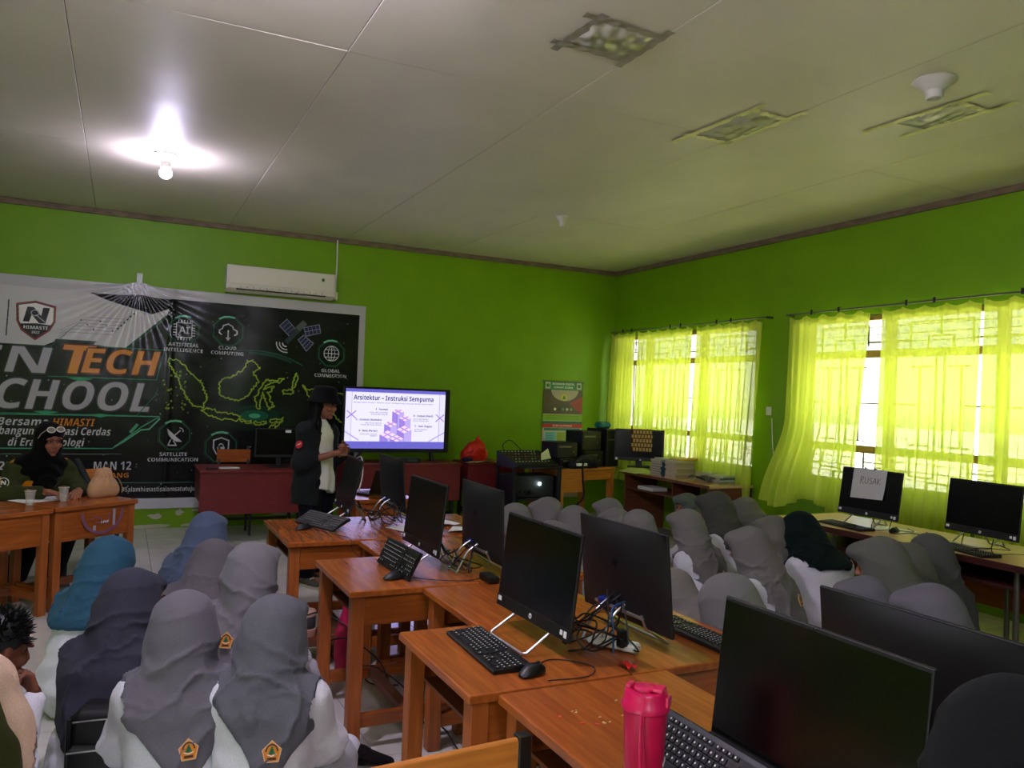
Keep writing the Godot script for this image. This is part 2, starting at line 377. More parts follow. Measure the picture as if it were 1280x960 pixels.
func make_desks() -> void:
	var gl := "wooden desks of the computer row"
	desk("orange wooden desk with the pink tumbler and scattered crumbs on its top", gl, 1.03, 1.645, -2.115, -1.42, 0.72, -1)
	desk("wooden desk under the screen side of the nearest monitor", gl, 0.98, 1.45, -1.41, -0.98, 0.718, -1)
	desk("wooden desk under the rear side of the nearest back-turned monitor", gl, 1.46, 2.1, -1.41, -0.98, 0.716, 1)
	desk("wooden desk carrying the flat black keyboard and mouse, behind the tumbler's desk", gl, 0.945, 1.518, -2.79, -2.13, 0.72, -1)
	desk("wooden desk under the back-turned monitor with the bent wire stand", gl, 1.522, 2.14, -2.79, -2.13, 0.717, 1)
	desk("set-back wooden desk with a bare top between two keyboard desks", gl, 1.262, 1.90, -3.405, -2.80, 0.716, -1)
	desk("wooden desk with a keyboard leaning upright on its monitor and a mouse beside", gl, 0.925, 1.545, -4.105, -3.41, 0.72, -1)
	desk("wooden desk under the second back-turned monitor, beside the leaning keyboard's desk", gl, 1.549, 2.15, -4.1, -3.41, 0.718, 1)
	desk("far set-back wooden desk with light streaks across its top", gl, 1.28, 1.91, -4.58, -4.112, 0.716, -1)
	desk("farthest wooden desk of the left row, by the standing presenter's legs", gl, 0.875, 1.66, -5.43, -4.59, 0.72, -1)
	desk("far wooden desk strewn with cables and papers", gl, 1.664, 2.25, -5.43, -4.59, 0.718, 1)
	desk("low wooden desk holding the open laptop in front of the big screen", gl, 1.72, 2.22, -6.95, -6.25, 0.72, 1)
	# the helpers' desks at the left, turned towards the class
	var e := 36.0
	for k in 2:
		var c: Vector3 = [V(-0.275, 0, -6.61), V(-0.80, 0, -6.21)][k]
		var t := thing("school_desk", ["front wooden desk with a purple scribble on its panel, under the beige bag", "front wooden desk at the left picture edge, beside the scribbled one"][k], "desk", c, e, "front desks of the seated helper")
		var w := 0.64
		var d := 0.55
		var h := 0.72
		obj("tabletop", bx(V(0, h - 0.016, 0), V(w, 0.032, d), 0.007), M.wood_x, t)
		for sx in [-1, 1]:
			for sz in [-1, 1]: obj("leg", bx(V(sx * (w / 2 - 0.04), h / 2 - 0.018, sz * (d / 2 - 0.05)), V(0.055, h - 0.034, 0.055), 0.004), M.wood_y, t)
			obj("side_panel", bx(V(sx * (w / 2 - 0.03), h - 0.034 - 0.1, 0), V(0.02, 0.2, d - 0.15), 0.002), M.wood_z, t)
			obj("side_rail", bx(V(sx * (w / 2 - 0.04), 0.12, 0), V(0.03, 0.06, d - 0.15), 0.003), M.wood_z, t)
		obj("front_panel", bx(V(0, h - 0.034 - 0.105, d / 2 - 0.036), V(w - 0.135, 0.21, 0.02), 0.002), M.wood_x, t)
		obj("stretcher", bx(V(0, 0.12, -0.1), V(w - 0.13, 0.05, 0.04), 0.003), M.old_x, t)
		if k == 0: L.scribble_desk = t
		L["front_desk_%d" % k] = t
	# the long table along the window wall
	var t := thing("long_table", "long table with a pale worn top along the window wall, carrying two monitors", "table", V(5.1, 0, -3.35))
	obj("tabletop", bx(V(0, 0.705, 0), V(0.75, 0.03, 2.9), 0.004), M.pale_z, t)
	obj("edge_band", bx(V(-0.379, 0.702, 0), V(0.012, 0.042, 2.9), 0.003), M.maroon_edge, t)
	obj("book_shelf", bx(V(0.05, 0.555, 0), V(0.6, 0.02, 2.8), 0.002), M.maroon_edge, t)
	obj("rear_panel", bx(V(0.33, 0.48, 0), V(0.02, 0.4, 2.8), 0.002), M.wood_z, t)
	for z in [-1.32, -0.9, 0.05, 0.45, 0.9, 1.3]:
		obj("leg", lt([Vector2(0.017, 0.0), Vector2(0.017, 0.69)], 12, Transform3D(Basis(), V(-0.28, 0, z))), M.steel, t)
		obj("leg", lt([Vector2(0.017, 0.0), Vector2(0.017, 0.69)], 12, Transform3D(Basis(), V(0.28, 0, z))), M.steel, t)
	obj("brace", tb([V(-0.28, 0.42, -1.32), V(0.28, 0.2, -1.25)], 0.014, 8), M.steel, t)

# ------------------------------------------------------------------ computers
func hp_mark(r: float) -> G:
	var g := G.new()
	for q in [[-0.32, -0.25, -0.15, 0.62], [0.02, -0.25, 0.10, 0.2], [0.22, -0.62, 0.34, 0.3], [0.50, -0.2, 0.60, 0.28]]:
		g.box(V((q[0] + q[2]) / 2 * r, (q[1] + q[3]) / 2 * r, 0), V(0.1 * r, (q[3] - q[1]) * r, 0.0008), 0.0, Transform3D(Basis(V(1, 0, 0), V(0.22, 1, 0), V(0, 0, 1)), V(0, 0, 0.0012)))
	g.box(V(-0.07 * r, 0.22 * r, 0.0012), V(0.26 * r, 0.09 * r, 0.0008), 0.0)
	g.box(V(0.40 * r, 0.27 * r, 0.0012), V(0.26 * r, 0.09 * r, 0.0008), 0.0)
	g.box(V(0.40 * r, -0.18 * r, 0.0012), V(0.26 * r, 0.09 * r, 0.0008), 0.0)
	return g
var mon0: Node3D
func monitor(label: String, x: float, z: float, yaw: float, tilt: float, y := 0.72, group := "all-in-one computers of the desk rows") -> Node3D:
	if mon0 == null:
		var t := thing("computer_monitor", label, "monitor", Vector3.ZERO, 0, group)
		mon0 = t
		var head := Node3D.new()
		head.name = "display"
		t.add_child(head)
		head.position = V(0, 0.07, 0)
		# housing: slim slab with a swelling back
		var back := func(u: float, v: float) -> Vector3:
			var bulge := 0.034 * pow(sin(clampf(u, 0, 1) * PI), 0.7) * pow(sin(clampf(v, 0, 1) * PI), 0.6)
			return V((u - 0.5) * 0.53, (v - 0.5) * 0.35 + 0.18, -0.006 - bulge)
		obj("housing", bx(V(0, 0.18, 0), V(0.54, 0.36, 0.012), 0.004), M.black_soft, head)
		obj("rear_cover", G.new().sheet(18, 14, back), M.black_soft, head)
		obj("screen", bx(V(0, 0.2, 0.0062), V(0.528, 0.3, 0.002), 0.0), M.screen, head)
		obj("chin", bx(V(0, 0.023, 0.0065), V(0.538, 0.042, 0.003), 0.001), M.black, head)
		obj("sticker", bx(V(-0.245, 0.03, 0.0086), V(0.026, 0.017, 0.0006), 0.0), M.white_print, head)
		obj("sticker", bx(V(0.243, 0.024, 0.0086), V(0.018, 0.022, 0.0006), 0.0), M.white_print, head)
		obj("sticker", bx(V(0.218, 0.026, 0.0086), V(0.016, 0.016, 0.0006), 0.0), M.white_print, head)
		var mark := lt([Vector2(0.0095, 0), Vector2(0.0095, 0.001), Vector2(0, 0.001)], 20, Transform3D(Basis(V(1, 0, 0), V(0, 0, 1), V(0, -1, 0)), V(0, 0.023, 0.008)))
		obj("logo_disc", mark, M.white_print, head)
		obj("logo", hp_mark(0.0085), M.black, head, V(0, 0.023, 0.0082))
		var rl := obj("rear_logo", hp_mark(0.032), mat(Color(0.16, 0.16, 0.17), 0.2, 0.6), head, V(0, 0.22, -0.0405))
		rl.rotation.y = PI
		obj("camera_eye", lt([Vector2(0.004, 0), Vector2(0.003, 0.0015), Vector2(0, 0.0015)], 10, Transform3D(Basis(V(1, 0, 0), V(0, 0, 1), V(0, -1, 0)), V(0, 0.355, 0.006))), mat(Color(0.02, 0.02, 0.04), 0.1), head)
		obj("port_plug", bx(V(0.08, 0.06, -0.036), V(0.05, 0.022, 0.03), 0.003), mat(Color(0.05, 0.16, 0.5), 0.4), head)
		# bent wire stand
		var fr := [V(-0.13, 0.12, -0.03), V(-0.13, 0.075, -0.012), V(-0.135, 0.01, 0.09), V(-0.12, 0.006, 0.10), V(0.12, 0.006, 0.10), V(0.135, 0.01, 0.09), V(0.13, 0.075, -0.012), V(0.13, 0.12, -0.03)]
		obj("front_wire", tb(fr, 0.0055, 8), M.silver, t)
		var rr := [V(-0.05, 0.14, -0.045), V(-0.05, 0.10, -0.10), V(-0.055, 0.012, -0.15), V(-0.03, 0.006, -0.155), V(0.03, 0.006, -0.155), V(0.055, 0.012, -0.15), V(0.05, 0.10, -0.10), V(0.05, 0.14, -0.045)]
		obj("rear_wire", tb(smooth_path(rr, 3), 0.0055, 8), M.silver, t)
		obj("stand_bar", bx(V(0, 0.112, -0.036), V(0.3, 0.012, 0.008), 0.002), M.silver, t)
	else:
		dup(mon0, label, Vector3.ZERO)
	var m: Node3D = mon0 if get_child_count() and get_child(get_child_count() - 1) == mon0 else get_child(get_child_count() - 1)
	m.position = V(x, y, z)
	m.rotation.y = deg_to_rad(yaw)
	m.get_node("display").rotation.x = deg_to_rad(-tilt)
	m.set_meta("group", group)
	return m

# keyboard: local x along its length, y up, keys on top; back edge at -z
func keyboard_thing(label: String, group: String, singly: bool) -> Node3D:
	var t := thing("keyboard", label, "keyboard", Vector3.ZERO, 0, group)
	var prof := poly([-0.07, 0.0, 0.07, 0.0, 0.07, 0.009, 0.066, 0.011, -0.055, 0.019, -0.066, 0.0185, -0.07, 0.014])
	var turn := Transform3D(Basis(V(0, 0, 1), V(0, 1, 0), V(-1, 0, 0)), Vector3.ZERO) * Transform3D(Basis(V(-1, 0, 0), V(0, 1, 0), V(0, 0, -1)), Vector3.ZERO)
	obj("case", G.new().prism(prof, -0.22, 0.22, Transform3D(Basis(V(0, 0, 1), V(0, 1, 0), V(-1, 0, 0)), Vector3.ZERO)), M.black, t)
	var slope := -0.064
	var merged := G.new()
	var marks := G.new()
	var shapes := {}
	var add_key := func(x: float, z: float, w: float, d: float) -> void:
		var y := 0.0145 - z * 0.066
		var g := bx(Vector3.ZERO, V(w - 0.0025, 0.0055, d - 0.0025), 0.0014)
		var xf := Transform3D(Basis(V(1, 0, 0), slope * -1.0), V(x, y + 0.0015, z))
		if singly:
			var key := "%d_%d" % [int(w * 1000), int(d * 1000)]
			if not shapes.has(key): shapes[key] = g.mesh()
			var o := obj("key", shapes[key], M.black_key, t)
			o.transform = xf
		else: merged.join(g, xf)
		if w < 0.03: marks.join(bx(V(-0.002, 0.003, -0.0015), V(0.0035, 0.0005, 0.0045), 0.0), xf)
	for k in 13: add_key.call(-0.205 + k * 0.019 + (0.012 if k > 0 else 0.0) + (0.008 if k > 4 else 0.0) + (0.008 if k > 8 else 0.0), -0.048, 0.018, 0.012)
	for r in 4:
		var x := -0.2135
		var first: float = [0.019, 0.028, 0.033, 0.042][r]
		var lefts := 0.285 - first
		add_key.call(x + first / 2, -0.029 + r * 0.019, first, 0.019)
		x += first
		var count: int = [12, 12, 11, 10][r]
		for k in count:
			add_key.call(x + 0.0095, -0.029 + r * 0.019, 0.019, 0.019)
			x += 0.019
		add_key.call((x + 0.0715) / 2, -0.029 + r * 0.019, 0.0715 - x, 0.019)
		for k in 3:
			if r < 2: add_key.call(0.092 + k * 0.019, -0.029 + r * 0.019, 0.019, 0.019)
		for k in 4: add_key.call(0.1535 + k * 0.0185, -0.029 + r * 0.019, 0.0185, 0.019)
	for q in [[-0.203, 0.023], [-0.179, 0.023], [-0.155, 0.023], [-0.0935, 0.098], [-0.032, 0.023], [-0.008, 0.023], [0.016, 0.023], [0.052, 0.026], [0.092, 0.019], [0.111, 0.019], [0.13, 0.019], [0.1625, 0.037], [0.2, 0.0185]]:
		add_key.call(q[0], 0.047, q[1], 0.019)
	add_key.call(0.111, 0.028, 0.019, 0.019)
	if not singly: stuff(obj("keys", merged, M.black_key, t))
	stuff(obj("key_legends", marks, M.white_print, t))
	return t
func set_kb(t: Node3D, at: Vector3, yaw: float, pitch := 0.0) -> void:
	# pitch lifts the back edge about the front edge
	t.transform = Transform3D(Basis(V(0, 1, 0), deg_to_rad(yaw)), at) * Transform3D(Basis(V(1, 0, 0), deg_to_rad(pitch)), V(0, 0, 0)) * Transform3D(Basis(), V(0, 0, -0.07))
func mouse_thing(label: String, at: Vector3, yaw: float, group := "computer mice") -> Node3D:
	var t := thing("computer_mouse", label, "mouse", at, yaw, group)
	var rings := []
	for k in 9:
		var u := k / 8.0
		var z := lerpf(-0.054, 0.054, u)
		var s := pow(sin(clampf(u * 0.94 + 0.03, 0.0, 1.0) * PI), 0.45)
		var w := 0.031 * s * (1.0 - 0.12 * sin(u * PI))
		var h := 0.037 * pow(sin(clampf(u * 0.9 + 0.08, 0, 1) * PI), 0.6)
		var ring := []
		for j in 12:
			var an := TAU * j / 12
			ring.append(V(cos(an) * w, maxf(0.0, 0.004 + sin(an) * h * (0.9 if sin(an) > 0 else 0.1)), z))
		rings.append(ring)
	obj("shell", G.new().loft(rings), M.black, t)
	obj("scroll_wheel", lt([Vector2(0, -0.004), Vector2(0.007, -0.004), Vector2(0.007, 0.004), Vector2(0, 0.004)], 12, Transform3D(Basis(V(0, -1, 0), V(1, 0, 0), V(0, 0, 1)), V(0, 0.031, -0.026))), M.black_key, t)
	return t
func cable(label: String, ps: Array, r := 0.0028, group := "", m: Material = null, cat := "cable") -> Node3D:
	var o := obj("cable", tb(smooth_path(ps, 7), r, 6), m if m else M.cable)
	tag(o, label, cat, group)
	return o

func make_computers() -> void:
	monitor("nearest monitor, large black screen facing left, with a keyboard leaning on it", 1.27, -1.19, -90, 6)
	monitor("nearest back-turned monitor, cut by the right picture edge behind the dark hijab", 1.66, -1.2, 90, 6)
	monitor("black monitor facing left above the flat keyboard and the mouse", 1.352, -2.522, -89, 6)
	monitor("back-turned monitor with a white oval sticker and a bent silver stand", 1.708, -2.445, 92, 6)
	monitor("monitor facing left with a keyboard propped upright against it", 1.42, -3.90, -90, 6)
	monitor("back-turned monitor beside the papers, behind the propped keyboard's monitor", 1.66, -3.65, 88, 2)
	monitor("farthest left-facing monitor, in front of the presenter", 1.363, -5.31, -94, 13)
	monitor("farthest back-turned monitor, in front of the laptop", 1.725, -5.31, 90, 5)
	var r1 := monitor("monitor with a white paper reading RUSAK hung over its screen", 5.1, -4.2, -90, 8, 0.72, "monitors on the long window table")
	monitor("plain black monitor at the right edge of the long window table", 5.17, -3.36, -95, 6, 0.72, "monitors on the long window table")
	L.rusak = r1
	var gk := "black computer keyboards"
	var k0 := keyboard_thing("black keyboard leaning on the nearest screen, beside the pink tumbler", gk, true)
	set_kb(k0, V(1.165, 0.73, -1.38), -90, 47)
	var k1 := keyboard_thing("black keyboard lying flat on the wooden desk beside a mouse", gk, true)
	set_kb(k1, V(1.09, 0.722, -2.48), -92, 0)
	var k2 := keyboard_thing("black keyboard propped steeply against a monitor, mouse at its foot", gk, false)
	set_kb(k2, V(1.22, 0.722, -3.72), -88, 62)
	var k3: Node3D = dup(k2, "black keyboard resting tilted at the farthest left-facing monitor", Vector3.ZERO)
	set_kb(k3, V(1.12, 0.725, -5.05), -70, 25)
	var k4: Node3D = dup(k2, "black keyboard behind the back-turned monitor with the bent stand, by the pale edge", Vector3.ZERO)
	set_kb(k4, V(2.07, 0.72, -2.40), 90, 0)
	var k5: Node3D = dup(k2, "black keyboard in front of the RUSAK monitor on the long table", Vector3.ZERO)
	set_kb(k5, V(4.82, 0.722, -4.22), -98, 0)
	var k6: Node3D = dup(k2, "black keyboard in front of the plain monitor on the long table", Vector3.ZERO)
	set_kb(k6, V(4.80, 0.722, -3.28), -105, 0)
	mouse_thing("black mouse at the near end of the flat keyboard", V(1.20, 0.722, -2.22), -70)
	mouse_thing("black mouse at the foot of the propped keyboard", V(1.18, 0.722, -3.58), -80)
	mouse_thing("black mouse on the farthest desk of the left row", V(1.05, 0.722, -5.0), -70)
	mouse_thing("black mouse at the near end of the RUSAK monitor's keyboard", V(5.05, 0.722, -3.92), -80)

const PEOPLE := {"front": [0.223, -3.071, -8, 1.00], "right": [0.497, -2.914, -22, 1.00], "behind": [0.556, -3.877, -24, 1.02], "grey2": [0.342, -4.389, -30, 1.00], "blue": [0.387, -5.248, -48, 0.98], "teal": [-0.135, -4.360, -42, 1.00], "slate": [-0.012, -3.541, -30, 1.00], "boy": [-0.580, -3.183, -55, 1.00], "b1": [2.810, -5.055, 20, 1.06], "b2": [3.144, -5.338, 40, 1.00], "b3": [3.042, -4.920, 12, 0.98], "b3b": [2.696, -4.291, 20, 1.05], "b4": [3.865, -5.601, 20, 0.93], "b5": [3.574, -4.830, 25, 1.03], "b6": [3.354, -4.542, 15, 1.00], "c1": [4.668, -5.596, 40, 0.95], "c2": [4.408, -4.833, 18, 1.10], "c3": [5.375, -5.374, 30, 1.00], "c4": [3.852, -4.530, 16, 1.00], "c5": [3.698, -3.659, 22, 1.03], "c6": [4.244, -4.162, 18, 0.98], "c7": [4.305, -3.762, -6, 1.16], "c8": [2.448, -2.454, 30, 1.08], "c10": [2.784, -3.147, 20, 0.95], "d1": [3.847, -2.809, 26, 1.12], "d2": [4.179, -3.028, 22, 1.00], "d3": [4.519, -3.116, 14, 1.03], "d4": [3.436, -2.607, 26, 0.95], "d5": [3.271, -2.110, 22, 1.05]}

# ------------------------------------------------------------------ people
var fold_noise: FastNoiseLite
var people_cache := {}
func cloth(c: Color, rough := 0.92, weave := 900.0) -> StandardMaterial3D:
	var m := mat(c, rough, 0.0, 0.25)
	m.rim_enabled = true
	m.rim = 0.35
	m.rim_tint = 0.6
	m.albedo_texture = L.weave
	m.uv1_triplanar = true
	m.uv1_scale = Vector3(4, 4, 4)
	m.normal_enabled = true
	m.normal_texture = L.weave_n
	m.normal_scale = 0.25
	return m
func skin(c := Color(0.60, 0.40, 0.29)) -> StandardMaterial3D:
	var m := mat(c, 0.5, 0.0, 0.4)
	m.subsurf_scatter_enabled = true
	m.subsurf_scatter_strength = 0.12
	return m

func hand(f: F, w: Vector3, d: Vector3, nrm: Vector3, s: Vector3, curl: float, spread := 1.0) -> void:
	d = d.normalized(); nrm = nrm.normalized(); s = s.normalized()
	f.cap(w - d * 0.03, w + d * 0.01, 0.022, 0.024)
	var lens := [0.068, 0.077, 0.071, 0.055]
	for j in 4:
		var o: float = (0.027 - j * 0.018) * spread
		var kn: Vector3 = w + d * (0.083 - absf(j - 1.2) * 0.004) + s * o
		f.cap(w + d * 0.02 + s * o * 0.7, kn, 0.014, 0.0105)
		var a := deg_to_rad(curl * (0.55 + j * 0.06))
		var p := kn
		for q in 3:
			var dir := (d * cos(a) + nrm * sin(a) + s * (o * 0.6 * spread)).normalized()
			var nx: Vector3 = p + dir * lens[j] * [0.46, 0.31, 0.23][q]
			f.cap(p, nx, 0.0088 - q * 0.0007, 0.0082 - q * 0.0008)
			p = nx
			a += deg_to_rad(curl * [0.8, 0.6, 0.4][q])
	var t0 := w + d * 0.022 + s * 0.022
	var t1 := t0 + (d * 0.72 + s * 0.6 + nrm * 0.35).normalized() * 0.045
	var t2 := t1 + (d * 0.95 + s * 0.12 + nrm * 0.35).normalized() * 0.032
	f.cap(t0, t1, 0.0135, 0.0105); f.cap(t1, t2, 0.0105, 0.0085)
	f.cap(t2, t2 + (d * 0.95 + nrm * 0.3 - s * 0.1).normalized() * 0.02, 0.0088, 0.0075)

# head in its own axes: face towards -z, origin between the ears
func head_field(hx: Transform3D, neck: Vector3) -> F:
	var f := F.new()
	f.k = 0.02
	f.inv = hx.affine_inverse()
	f.ell(V(0, 0.03, 0.012), V(0.074, 0.088, 0.092), true)
	f.ell(V(0, -0.045, -0.03), V(0.056, 0.066, 0.058), true)
	f.ell(V(0, -0.094, -0.062), V(0.024, 0.02, 0.022), true)          # chin
	for s in [-1, 1]:
		f.ell(V(s * 0.036, -0.025, -0.068), V(0.024, 0.022, 0.02), true)   # cheek
		f.ell(V(s * 0.03, 0.03, -0.078), V(0.03, 0.010, 0.012), true)      # brow
		f.ell(V(s * 0.075, -0.008, 0.008), V(0.009, 0.028, 0.016), true)   # ear
	f.k = 0.02
	f.cap(hx * V(0, -0.06, 0.025), neck, 0.047, 0.052)
	return f
func face_details(f: F, hx: Transform3D) -> void:
	f.k = 0.009
	f.cap(hx * V(0, 0.012, -0.083), hx * V(0, -0.022, -0.102), 0.007, 0.0105)   # nose
	for s in [-1, 1]: f.cap(hx * V(s * 0.008, -0.026, -0.096), hx * V(s * 0.011, -0.027, -0.092), 0.007)
	f.cap(hx * V(-0.018, -0.058, -0.083), hx * V(0.018, -0.058, -0.083), 0.006)
	f.cap(hx * V(-0.014, -0.067, -0.082), hx * V(0.014, -0.067, -0.082), 0.0062)
func face_parts(t: Node3D, hx: Transform3D, body: Node3D, smile := false) -> void:
	var white := mat(Color(0.85, 0.83, 0.8), 0.25)
	var dark := mat(Color(0.05, 0.03, 0.02), 0.2)
	var lip := mat(Color(0.52, 0.24, 0.22), 0.45)
	for s in [-1, 1]:
		var c := hx * V(s * 0.03, 0.011, -0.0815)
		obj("eye", G.new().lathe([Vector2(0, -0.0065), Vector2(0.009, -0.005), Vector2(0.0135, 0), Vector2(0.009, 0.005), Vector2(0, 0.0065)], 12, Transform3D(hx.basis * Basis.from_scale(V(1, 1, 0.5)), c)), white, body)
		obj("iris", G.new().lathe([Vector2(0.0058, 0), Vector2(0.004, 0.003), Vector2(0, 0.004)], 12, Transform3D(hx.basis * Basis(V(1, 0, 0), -PI / 2), c + hx.basis * V(0, 0, -0.0045))), dark, body)
		obj("eyebrow", G.new().tube([hx * V(s * 0.014, 0.031, -0.0915), hx * V(s * 0.03, 0.036, -0.0895), hx * V(s * 0.048, 0.030, -0.08)], 0.0032, 6), dark, body)
		obj("eyelid", G.new().tube([hx * V(s * 0.017, 0.014, -0.087), hx * V(s * 0.03, 0.0185, -0.0885), hx * V(s * 0.044, 0.013, -0.083)], 0.0026, 6), dark, body)
	var m := G.new().tube([hx * V(-0.024, -0.059 + (0.004 if smile else 0.0), -0.082), hx * V(-0.01, -0.0595, -0.0895), hx * V(0.01, -0.0595, -0.0895), hx * V(0.024, -0.059 + (0.004 if smile else 0.0), -0.082)], 0.0042, 6)
	m.tube([hx * V(-0.018, -0.066, -0.083), hx * V(0, -0.0685, -0.089), hx * V(0.018, -0.066, -0.083)], 0.005, 6)
	obj("lips", m, lip, body)
	if smile: obj("teeth", G.new().tube([hx * V(-0.014, -0.0615, -0.0905), hx * V(0.014, -0.0615, -0.0905)], 0.0026, 6), white, body)

func joints(o: Dictionary) -> Dictionary:
	var j := {}
	var lean := deg_to_rad(o.get("lean", 6.0))
	var curl := deg_to_rad(o.get("curl", 8.0))
	var u := func(a: float) -> Vector3: return V(0, cos(a), -sin(a))
	j.pelvis = V(0, 0.12, 0)
	j.waist = j.pelvis + u.call(lean) * 0.13
	j.chest = j.waist + u.call(lean + curl) * 0.15
	var u2: Vector3 = u.call(lean + curl * 1.6)
	j.neck = j.chest + u2 * 0.155
	var nod := deg_to_rad(o.get("nod", 8.0))
	var hb := Basis(V(0, 1, 0), deg_to_rad(o.get("turn", 0.0))) * Basis(V(1, 0, 0), -nod) * Basis(V(0, 0, 1), deg_to_rad(o.get("tilt", 0.0)))
	j.head = j.neck + u.call(lean + curl * 1.6 + nod * 0.4) * 0.15 + V(0, 0, -0.015)
	j.hx = Transform3D(hb, j.head)
	for s in [-1, 1]:
		var k := "l" if s < 0 else "r"
		j["sh" + k] = j.chest + u2 * 0.075 + V(s * 0.15, 0, 0)
		var el: Vector3 = o.get("el" + k, V(s * 0.2, 0.27, -0.12 - sin(lean + curl) * 0.2))
		var wr: Vector3 = o.get("wr" + k, V(s * 0.10, 0.2, -0.33))
		j["el" + k] = el
		j["wr" + k] = wr
		j["kn" + k] = o.get("kn" + k, V(s * 0.21, 0.13, -0.30))
		j["an" + k] = o.get("an" + k, V(-s * 0.10, 0.07, -0.30))
	return j

# a pupil sitting on the floor, facing -z, origin on the floor under the pelvis
func pupil_kind(key: String, o: Dictionary) -> Dictionary:
	if people_cache.has(key): return people_cache[key]
	var j := joints(o)
	var out := {"j": j}
	var hx: Transform3D = j.hx
	# body
	var f := F.new()
	f.k = 0.05
	f.cap(j.pelvis + V(-0.07, 0, 0), j.pelvis + V(0.07, 0, 0), 0.10)
	f.cap(j.pelvis, j.waist, 0.11, 0.10); f.cap(j.waist, j.chest, 0.10, 0.105); f.cap(j.shl, j.shr, 0.045)
	f.cap(j.chest, j.neck, 0.09, 0.05)
	for k in ["l", "r"]:
		f.cap(j["sh" + k], j["el" + k], 0.042, 0.035); f.cap(j["el" + k], j["wr" + k], 0.035, 0.025)
		f.cap(j.pelvis + V(-0.08 if k == "l" else 0.08, 0, 0), j["kn" + k], 0.075, 0.055); f.cap(j["kn" + k], j["an" + k], 0.05, 0.035)
		f.cap(j["an" + k], j["an" + k] + V(0.07 if k == "l" else -0.07, -0.02, -0.09), 0.035, 0.03)
	var g := G.new()
	f.mesh_into(g, V(-0.45, -0.02, -0.6), V(0.45, 0.62, 0.25), 0.024)
	var hf := head_field(hx, j.neck - V(0, 0.03, 0))
	face_details(hf, hx)
	hf.mesh_into(g, j.head - V(0.12, 0.17, 0.13), j.head + V(0.12, 0.14, 0.14), 0.0062)
	for k in ["l", "r"]:
		var s := -1.0 if k == "l" else 1.0
		var h := F.new()
		h.k = 0.006
		var d: Vector3 = (j["wr" + k] - j["el" + k]).normalized()
		var hd: Vector3 = o.get("hand" + k, d)
		var side := V(-s, 0.35, 0) - hd * hd.dot(V(-s, 0.35, 0))
		var nn := side.cross(hd) * s
		if nn.y > 0: nn = -nn
		hand(h, j["wr" + k], hd, nn, side, o.get("grip", 28.0))
		h.mesh_into(g, j["wr" + k] - V(0.13, 0.13, 0.17), j["wr" + k] + V(0.13, 0.13, 0.13), 0.0065)
	out.body = g.mesh()
	# shirt
	var sf := F.new()
	sf.k = 0.07
	sf.cap(j.pelvis + V(-0.075, 0.0, 0.01), j.pelvis + V(0.075, 0.0, 0.01), 0.135)
	sf.cap(j.pelvis, j.waist, 0.14, 0.128); sf.cap(j.waist + V(-0.04, 0, 0), j.chest + V(-0.07, 0, 0), 0.115, 0.112); sf.cap(j.waist + V(0.04, 0, 0), j.chest + V(0.07, 0, 0), 0.115, 0.112)
	sf.cap(j.shl, j.shr, 0.054); sf.cap(j.chest, j.neck, 0.1, 0.06)
	for k in ["l", "r"]:
		sf.cap(j["sh" + k], j["el" + k], 0.060, 0.062); sf.cap(j["el" + k], (j["wr" + k] as Vector3).lerp(j["el" + k], 0.12), 0.062, 0.045)
	sf.trim = func(p: Vector3, dd: float) -> float: return maxf(dd, 0.004 - p.y)
	sf.push = func(p: Vector3, n: Vector3) -> float:
		return 0.007 * fold_noise.get_noise_3d(p.x * 90, p.y * 60 + p.x * 40, p.z * 90) + 0.006 * sin(p.y * 48.0 + 26.0 * absf(p.x) + 5.0 * fold_noise.get_noise_3d(p.x * 30, p.y * 30, p.z * 30)) * smoothstep(0.5, 0.2, p.y)
	out.shirt = sf.mesh_into(G.new(), V(-0.42, -0.01, -0.55), V(0.42, 0.75, 0.3), 0.0135).mesh()
	# long skirt over crossed legs
	var kf := F.new()
	kf.k = 0.06
	for k in ["l", "r"]:
		var s := -1.0 if k == "l" else 1.0
		kf.cap(j.pelvis + V(s * 0.07, -0.02, -0.02), j["kn" + k], 0.12, 0.088); kf.cap(j["kn" + k], j["an" + k], 0.085, 0.07)
	kf.trim = func(p: Vector3, dd: float) -> float: return maxf(dd, 0.003 - p.y)
	kf.push = func(p: Vector3, n: Vector3) -> float: return 0.008 * fold_noise.get_noise_3d(p.x * 70, p.y * 70, p.z * 70)
	out.skirt = kf.mesh_into(G.new(), V(-0.46, -0.01, -0.62), V(0.46, 0.3, 0.2), 0.018).mesh()
	# veil
	var vf := veil_field(j, o)
	out.veil_field = vf
	out.veil = vf.mesh_into(G.new(), V(-0.34, 0.05, minf(-0.36, j.head.z - 0.2)), V(0.34, j.head.y + 0.2, 0.34), 0.0086).mesh()
	people_cache[key] = out
	return out

